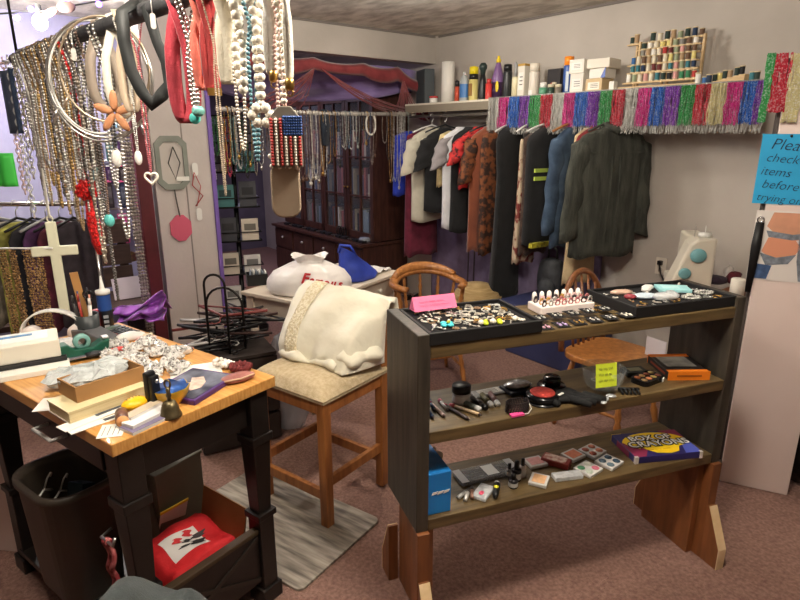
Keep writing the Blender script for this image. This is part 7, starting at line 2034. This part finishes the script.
# flag pouch
def flagpouch(o, b):
    w_, h = .062, .115
    M_ = Mx.Translation(b + V((0, 0, -h / 2 - .004))) @ Mx.Rotation(.12, 4, 'Z')
    F_ = Mx.Rotation(pi / 2, 4, 'X')
    q = MB(M_); q.prism([(-w_ / 2, -h / 2), (w_ / 2, -h / 2), (w_ / 2, h * .3), (w_ * .2, h / 2), (-w_ * .2, h / 2), (-w_ / 2, h * .3)], -.005, .005, F_); q.build('pouch_body', col((136, 128, 116), .7), o, bev=.002)
    for k in range(7):
        x = -w_ / 2 + w_ * (k + .5) / 7
        y1 = h * .3 if k < 2 or True else 0
        q = MB(M_); 
        for j in range(16):
            z = -h / 2 + .006 + j * .0056
            if k > 2 and z > -.0 + .002: continue
            q.ball((x, -.0065, z), .0036, 6, 4)
        q.build('stripe_beads', (col((178, 54, 50), .4), PEARL)[k % 2], o)
    q = MB(M_)
    for i in range(8):
        for j in range(7): q.ball((-w_ * .5 + w_ * 3 / 7 + .0022 + i * .0046, -.0065, .006 + j * .0052), .003, 6, 4)
    q.build('blue_field', col((50, 84, 150), .4), o)
neck(277, 104, .0058, PEARL, 'beaded flag pouch with red stripes hanging on pearl beads', .008, 'flag_pouch', 'pouch', pend=flagpouch)
def tanpouch(o, b):
    w_, h = .058, .108
    q = MB(Mx.Translation(b + V((0, 0, -h / 2))) @ Mx.Rotation(.1, 4, 'Z')); q.prism(rrect(w_, h, .022, 6), -.005, .005, Mx.Rotation(pi / 2, 4, 'X')); q.build('pouch_body', col((170, 150, 128), .8, nz=.06, ns=12), o, bev=.003)
    q = MB()
    for k in range(14): q.ball(b + V((rnd(-.028, .028), -.006, rnd(-.01, .018))), .0055, 6, 4)
    q.build('pearl_fringe', PEARL, o)
neck(274, 163, .004, col((206, 170, 160), .35), 'tan felt pouch with pearl top below the flag pouch', .014, 'tan_pouch', 'pouch', pend=tanpouch)
# a few fine strands by the divider
neck(209, 196, .0024, col((166, 148, 128), .35), 'champagne bead strand beside the purple-edged divider', .008)
neck(232, 150, .0038, col((200, 190, 176), .3, .4), 'fine pale chain below the thick pearl rope', .02)
neck(246, 160, .0045, col((90, 130, 140), .35), 'blue-grey bead strand between the pearl necklaces', .014)
# things hung on the divider face
def on_div(px, py, off=.012): return ata(px, py, 4.243 - off)
on_side = on_div
sideA = ANG_B
c_ = on_side(172, 163); m_ = mpp(c_)
# frame faces -b ; apparent width is foreshortened on that face
o = thing('octagon_frame', 'grey octagonal wooden frame hanging on the wall divider', 'frame', c_, sideA)
def oct_(w_, h_, c): return [(-w_ / 2 + c, -h_ / 2), (w_ / 2 - c, -h_ / 2), (w_ / 2, -h_ / 2 + c), (w_ / 2, h_ / 2 - c), (w_ / 2 - c, h_ / 2), (-w_ / 2 + c, h_ / 2), (-w_ / 2, h_ / 2 - c), (-w_ / 2, -h_ / 2 + c)]
pw_ = (on_side(188, 163) - on_side(156, 163)).length; ph_ = abs(on_side(172, 135).z - on_side(172, 189).z)
gf = col((132, 136, 126), .6, nz=.1, ns=10)
FX = Mx.Rotation(pi / 2, 4, 'X')
outer, inner = oct_(pw_, ph_, .05), oct_(pw_ * .72, ph_ * .78, .035)
q = MB(FX)
for z0 in (0,):
    vs = [(x, y, -.012) for x, y in outer] + [(x, y, -.012) for x, y in inner] + [(x, y, .012) for x, y in outer] + [(x, y, .012) for x, y in inner]
    fs = []
    for i in range(8):
        j = (i + 1) % 8
        fs += [(i, j, 8 + j, 8 + i), (16 + i, 24 + i, 24 + j, 16 + j), (i, 16 + i, 16 + j, j), (8 + i, 8 + j, 24 + j, 24 + i)]
    q.add(vs, fs)
q.build('frame_rim', gf, o)
q = MB(FX); q.prism(inner, -.008, -.004); q.build('backing', col((196, 188, 180), .7), o)
q = MB(); q.tube([(pw_ * .05, -.016, ph_ * .3), (-.03, -.016, 0), (.01, -.016, -ph_ * .3), (.05, -.016, 0), (pw_ * .05, -.016, ph_ * .3)], .004, 5); q.build('loop_cord', col((60, 54, 50), .6), o)
q = MB(); q.box((.06, -.012, -ph_ * .3), (.09, .003, .03)); q.build('label', PAPER, o)
c2 = on_side(181, 228)
o = thing('pink_tag', 'pink octagonal tag on a cord below the grey frame', 'tag', c2, sideA)
pw2 = (on_side(191, 228) - on_side(170, 228)).length; ph2 = abs(on_side(181, 215).z - on_side(181, 241).z)
q = MB(FX); q.prism(oct_(pw2, ph2, .05), -.006, .006); q.build('tag_body', col((206, 92, 116), .6), o)
q = MB(); q.tube([(0, -.004, ph2 / 2 - .01), (-.01, -.004, ph2 / 2 + .08), (-.02, -.004, c_.z - c2.z - ph_ / 2)], .005, 6); q.build('cord', col((90, 84, 80), .6), o)
c3 = on_div(197, 192)
o = thing('string_tags', 'two white price tags on red string hanging on the divider', 'tag', c3, ANG_B)
q = MB(); q.tube([(-.01, -.004, .14), (-.03, -.004, .05), (.04, -.004, -.03), (-.02, -.004, -.1)], .004, 5); q.tube([(-.01, -.004, .14), (.03, -.004, .04), (-.01, -.004, -.1)], .003, 5); q.build('red_string', col((176, 60, 60), .6), o)
for z in (.16, -.16):
    q = MB(FX); q.prism([(x, y + z) for x, y in rrect(.04, .09, .018)], .002, .006); q.build('tag_card', WHITEP, o)
# ================================================================ the shop area beyond the counter
# maroon post at the divider corner
c_ = ata(165, 250, 4.9)
pp = room(4.3, 1.125)
o = thing('maroon_post', 'maroon painted post strung with beads beside the pale divider', 'post', (pp.x, pp.y, 0), sideA)
q = MB(); q.box((0, 0, 1.1), (.09, .07, 2.2)); q.build('post_body', mat('maroon_paint', (92, 30, 36), .5, 0, nz=.2, ns=8), o, bev=.004)
o2 = thing('bead_garland', 'grey and silver bead garland running down the maroon post', 'garland', (pp.x, pp.y, 0), sideA)
q = MB()
for k in range(3): q.beads([(-.10 + .018 * k, -.03 - .01 * k, 2.1), (-.105 + .018 * k, -.035, 1.2), (-.10 + .018 * k, -.03, .06)], .0125, 1.9, 6, 4, jit=.3)
q.build('bead_strand', col((150, 140, 132), .35, .4), o2)
# bench with plank back
bk_ = aty(108, 290, 4.05)
o = thing('plank_bench', 'dark brown wooden bench with plank back beyond the counter', 'bench', (bk_.x - .32, 4.1, 0), ANG_B)
dkb = mat('dark_brown_plank', (60, 44, 38), .6, 0, rgb2=(78, 58, 50), ns=5, stretch=(1, 8, 8))
q = MB(); q.box((-.05, -.1, .4), (1.1, .55, .04)); q.build('seat', dkb, o, bev=.004)
for k in range(3):
    q = MB(); q.box((-.05, .19, .53 + .17 * k), (1.1, .03, .155)); q.build('back_plank', dkb, o, bev=.003)
for x in (-.55, .45):
    q = MB(); q.box((x, -.1, .19), (.06, .5, .38)); q.build('leg', dkb, o)
    q = MB(); q.box((x, .215, .5), (.06, .03, .95)); q.build('back_post', dkb, o)
# purple satin
sat = mat('purple_satin', (130, 52, 160), .35, 0, rgb2=(166, 84, 196), ns=9, sheen=.4, bump=.4, bs=14)
def satf(u, v):
    a_ = aty(113 + 52 * u, 309 - 20 * u * u, 3.74); b_ = aty(120 + 47 * u, 322 - 3 * u + 2 * sin(9 * u), 3.66)
    p_ = a_.lerp(b_, v)
    return p_ + V((0, .03 * sin(13 * v + 5 * u) + .02 * sin(17 * u), .012 * sin(9 * u + 6 * v)))
q = MB(); q.sheet(satf, 30, 22)
q.sheet(lambda u, v: satf(u, 0) + V((-.06 * v * .6, .22 * v, -.012 * sin(pi * v) - max(0, satf(u, 0).z - .432) * v)), 30, 6)
tag(q.build('purple_satin', sat, solid=.005), 'bunched purple satin cloth draped over the dark bench', 'cloth')
p = aty(147, 288, 4.5)
q = MB(); q.box((0, 0, 0), (.24, .006, .16)); tag(q.build('paper_sheet', col((210, 200, 206), .8), loc=(p.x, p.y - .28, .505), rot=(-.25, 0, ANG_B)), 'pale paper sheet leaning on the dark bench back', 'paper')
# packaged goods on the wall
pk_c = [((34, 30, 34), 'black'), ((196, 70, 130), 'hot pink'), ((70, 44, 84), 'dark purple'), ((150, 120, 130), 'mauve'), ((40, 46, 70), 'navy'), ((70, 130, 130), 'teal'), ((206, 170, 176), 'pale pink'), ((50, 40, 44), 'charcoal')]
BW = 5.25
k = 0
rown = ('top', 'second', 'third', 'fourth')
for r_, (y0, y1) in enumerate(((138, 162), (164, 184), (178, 208), (212, 243))):
    for c2_, (x0, x1) in enumerate(((88, 103), (104, 115), (116, 131), (132, 146))):
        pA = ata(x0, y0, BW - .05); pB = ata(x1, y1, BW - .05)
        w_ = (V((pB.x, pB.y, 0)) - V((pA.x, pA.y, 0))).length * .9; h = (pA.z - pB.z) * .92
        cc_ = (pA + pB) / 2; c_, nm = pk_c[(k * 5 + r_) % 8]; k += 1
        o = thing('costume_package', '%s costume package, %s row of the wall display, %s from the chains' % (nm, rown[r_], ORD[c2_]), 'package', (cc_.x, cc_.y, pB.z + .005), ANG_B, 'packages on the wall display')
        q = MB(); q.box((0, 0, h / 2), (w_, .03, h)); q.build('bag_body', col(c_, .3, nz=.3, ns=14), o, bev=.006)
        q = MB(); q.box((0, -.017, h * .45), (w_ * .55, .003, h * .6)); q.build('picture', col(tuple(min(255, int(v * .6 + 60)) for v in c_), .4, nz=.5, ns=20), o)
        q = MB(); q.box((0, -.016, h * .95), (w_ * .9, .004, h * .07)); q.build('header_card', col((206, 90, 140) if k % 3 else (200, 200, 206), .5), o)
# hooks rail
for r_, y0 in enumerate((137, 163, 177, 211)):
    a_, b_2 = ata(86, y0, BW - .03), ata(148, y0, BW - .03); z = (a_.z + b_2.z) / 2 + .02
    q = MB(); q.tube([(a_.x, a_.y, z), (b_2.x, b_2.y, z)], .008, 6)
    tag(q.build('display_rail', SILVER), 'thin silver rail carrying the %s row of the wall display' % rown[r_], 'rail', 'rails of the wall display')
# gold paper fans below display
for k, (px, py) in enumerate(((124, 255), (132, 257), (140, 256), (147, 258))):
    p = ata(px, py, BW - .12)
    q = MB(); poly = [(0, 0)] + [(.09 * cos(t), .09 * sin(t)) for t in [pi * (1.15 + .7 * i / 8) for i in range(9)]]
    q.prism(poly, -.006, .006, Mx.Translation((0, 0, .05)) @ FX)
    tag(q.build('paper_fan', col([(170, 130, 80), (110, 80, 60), (150, 60, 90), (90, 84, 90)][k], .6, nz=.4, ns=30), loc=p, rz=ANG_B, bev=.002), '%s folded fan below the wall display' % ('gold', 'brown', 'pinkish', 'grey')[k], 'fan', 'fans below the wall display')
# notice card and posters on lavender wall
p = ata(114, 121, BW - .012)
q = MB(); q.box((0, 0, 0), (.1, .006, .1)); q.m = 1; q.box((0, -.0035, 0), (.07, .002, .05)); tag(q.build('wall_card', [col((150, 196, 226), .5), col((214, 232, 240), .6)], loc=p, rz=ANG_B), 'small pale blue card on the lavender wall', 'card')
# ---- small clothes rack
RY = 3.35
zc_ = zat(V((0, RY, 0)), 204)
rkk = thing('garment_rack', 'low metal garment rack of dark clothes beyond the counter', 'garment rack', (-2.2, RY, 0), .05)
q = MB(); q.tube([(-.75, 0, zc_), (.42, 0, zc_)], .014, 8); q.build('rail_bar', CHROME, rkk)
for x in (-.74, .41):
    q = MB(); q.tube([(x, 0, zc_), (x, 0, .03)], .014, 8); q.build('upright', CHROME, rkk)
    q = MB(); q.tube([(x, -.25, .025), (x, .25, .025)], .014, 8); q.build('foot', CHROME, rkk)
gcols = [((30, 28, 32), 'black'), ((60, 54, 56), 'charcoal'), ((84, 40, 70), 'plum'), ((126, 118, 104), 'taupe'), ((150, 146, 70), 'olive yellow'), ((36, 34, 40), 'black lace'), ((76, 40, 80), 'dark purple'), ((90, 34, 50), 'wine'), ((48, 40, 46), 'smoky grey'), ((70, 34, 44), 'maroon'), ((40, 36, 42), 'soft black'), ((110, 104, 100), 'stone grey')]
for k, px in enumerate((-50, -33, -17, -2, 14, 29, 43, 56, 69)):
    c_, nm = gcols[k]
    x = (px - 400) / FPX; pz = aty(px, 204, RY)
    g_ = garment('dark_garment', '%s garment on the low rack, %s along its rail' % (nm, ORD[k]), 'garment', 0, [(.05, .05, .02), (.09, .14, .025), (.14, .17, .03), (.4, .16, .03), (rnd(.62, .74), .17, .032)], mat('dk_cloth_%d' % k, c_, .85, 0, nz=.35, ns=18), 0, None, 'garments on the low rack', 40 + k, 5)
    g_.location = (pz.x, RY + .0 + .05 * (pz.x + 2.2), zc_ - .055); g_.rotation_euler = (0, 0, pi / 2 - .3)
    h_ = thing('clothes_hanger', 'dark hanger carrying the %s garment on the low rack' % nm, 'hanger', (pz.x, RY + .05 * (pz.x + 2.2), zc_), g_.rotation_euler.z, 'hangers on the low rack')
    q = MB(); q.tube([(-.18, 0, -.135), (0, 0, -.08), (.18, 0, -.135)], .008, 7); q.build('shoulder_bar', col((150, 150, 150), .4) if k % 3 == 0 else BLACKP, h_)
    q = MB(); q.tube([(0, 0, -.08), (0, 0, -.04), (.02, 0, -.02)] + [(.018 * cos(t), 0, .002 + .018 * sin(t)) for t in [-.5 + 3.9 * i / 9 for i in range(10)]], .003, 6); q.build('hook', SILVER, h_)
# sequin fringe strips on a white cord
SY = 2.42
zt3 = zat(V((0, SY, 0)), 251)
x0_ = aty(-6, 250, SY).x; x1_ = aty(48, 250, SY).x
q = MB(); q.tube([(x0_ - .5, SY, zt3 + .01), (x1_ + .02, SY, zt3 + .012)], .004, 6); tag(q.build('sequin_line', WHITEP), 'white cord carrying the gold sequin strips', 'cord')
seqm = mat('gold_sequin', (196, 156, 100), .3, .55, rgb2=(96, 70, 50), ns=120, bump=.8, bs=140, ramp=(.42, .6))
for k, (px, yb, w_) in enumerate(((2, 345, .034), (12, 352, .03), (27, 335, .042), (37, 330, .042))):
    p = aty(px, 251, SY); zb = zat(p, yb)
    q = MB(); n = int((zt3 - zb) / .011)
    for j in range(n):
        for i in range(4):
            q.ball((-w_ / 2 + w_ * (i + .5) / 4 + rnd(-.002, .002), rnd(-.004, .004), -j * .011), .0065, 6, 4, (1, .5, .85))
    tag(q.build('sequin_strip', seqm, loc=(p.x, SY - .001, zt3)), 'gold sequin fringe strip, %s along the white cord' % ORD[k], 'sequin strip', 'sequin strips on the white cord')
# lime item at the edge, white note
p = aty(4, 170, 2.9)
q = MB(); q.sheet(lambda u, v: ((u - .5) * .1, .012 * sin(8 * u), -.16 * v), 6, 6); tag(q.build('green_ribbon', col((70, 206, 80), .5), loc=p + V((0, 0, .08)), solid=.01), 'bright green ribbon hanging behind the chunky chains', 'ribbon')
# white box behind at the edge of picture
# ---- festoon of purple lights below the ceiling
fw = thing('string_lights', 'string of purple lights and one bare bulb below the ceiling', 'string lights', (0, 0, 0))
FY = 3.9
wire = [aty(px, py, FY) for px, py in ((-20, 15), (10, 13), (30, 11), (50, 11), (75, 5), (105, 0), (140, -6))]
q = MB(); q.tube(wire, .006, 6); q.build('wire', BLACKP, fw)
pur = mat('purple_led', (120, 80, 255), .3, 0, emit=9., ecol=(130, 80, 255))
for px, py in ((17, 18), (31, 9), (66, 1), (80, -3), (99, 4), (121, -4)):
    p = aty(px, py, FY); q = MB(); q.ball(p, .018, 8, 6); b_ = q.build('purple_bulb', pur, fw)
bp_ = aty(40, 22, FY)
q = MB(); q.ball(bp_, .042, 14, 10, (1, 1, 1.15)); q.build('bare_bulb', mat('warm_bulb', (255, 244, 220), .3, 0, emit=30., ecol=(255, 240, 214)), fw)
q = MB(); q.lathe([(.018, 0), (.02, .05), (.012, .06)], 12, Mx.Translation(bp_ + V((0, 0, .045)))); q.build('socket', BLACKP, fw)
# leaf ornament on the wire
p = aty(66, 7, FY - .02)
q = MB(); q.ball((0, 0, 0), 1, 10, 6, (.06, .012, .035)); q.ball((-.1, 0, -.03), 1, 10, 6, (.06, .008, .025), Mx.Rotation(-.4, 4, 'Y')); tag(q.build('leaf_ornament', col((96, 70, 66), .6), loc=p), 'brown leaf ornament clipped on the light string', 'ornament')
# ================================================================ camera, light, look
cam = bpy.data.cameras.new('camera'); co = bpy.data.objects.new('camera', cam); COL.objects.link(co)
cam.sensor_fit = 'HORIZONTAL'; cam.sensor_width = 36; cam.lens = 36 * FPX / 800; cam.clip_start = .05
co.location = (0, 0, EYE); co.rotation_euler = (pi / 2 - PIT, 0, 0)
SC.camera = co
w = bpy.data.worlds.new('world'); SC.world = w; w.use_nodes = True
w.node_tree.nodes['Background'].inputs[0].default_value = (.9, .88, .92, 1); w.node_tree.nodes['Background'].inputs[1].default_value = .42
def lamp(name, loc, power, colr, size=.2, kind='AREA', rot=(0, 0, 0)):
    l = bpy.data.lights.new(name, kind); l.energy = power; l.color = colr
    if kind == 'AREA': l.shape = 'DISK'; l.size = size
    else: l.shadow_soft_size = size
    o = bpy.data.objects.new(name, l); COL.objects.link(o); o.location = loc; o.rotation_euler = rot
    return o
lamp('ceiling_lamp', (-.8, 1.1, 2.38), 34, (1, .92, .8), .12, 'POINT')
lamp('entrance_lamp', (.45, 1.15, 2.38), 58, (1, .92, .79), .12, 'POINT')
lamp('shop_lamp', (.1, 3.6, 2.36), 24, (1, .93, .81), .12, 'POINT')
lamp('bulb_light', aty(40, 22, 3.9) + V((0, -.1, 0)), 42, (1, .95, .9), .08, 'POINT')
bulb_at = V((-2.5, 4.3, 2.3))
lamp('back_fill', room(6.0, 2.5, 2.35), 14, (.78, .72, 1), .3)  # added unseen fill light, brightens swags and bookcase beyond the opening
SC.view_settings.view_transform = 'Standard'; SC.view_settings.look = 'None'; SC.view_settings.gamma = 1; SC.view_settings.exposure = .75
SC.cycles.use_denoising = True
SC.cycles.max_bounces = 6; SC.cycles.transparent_max_bounces = 12
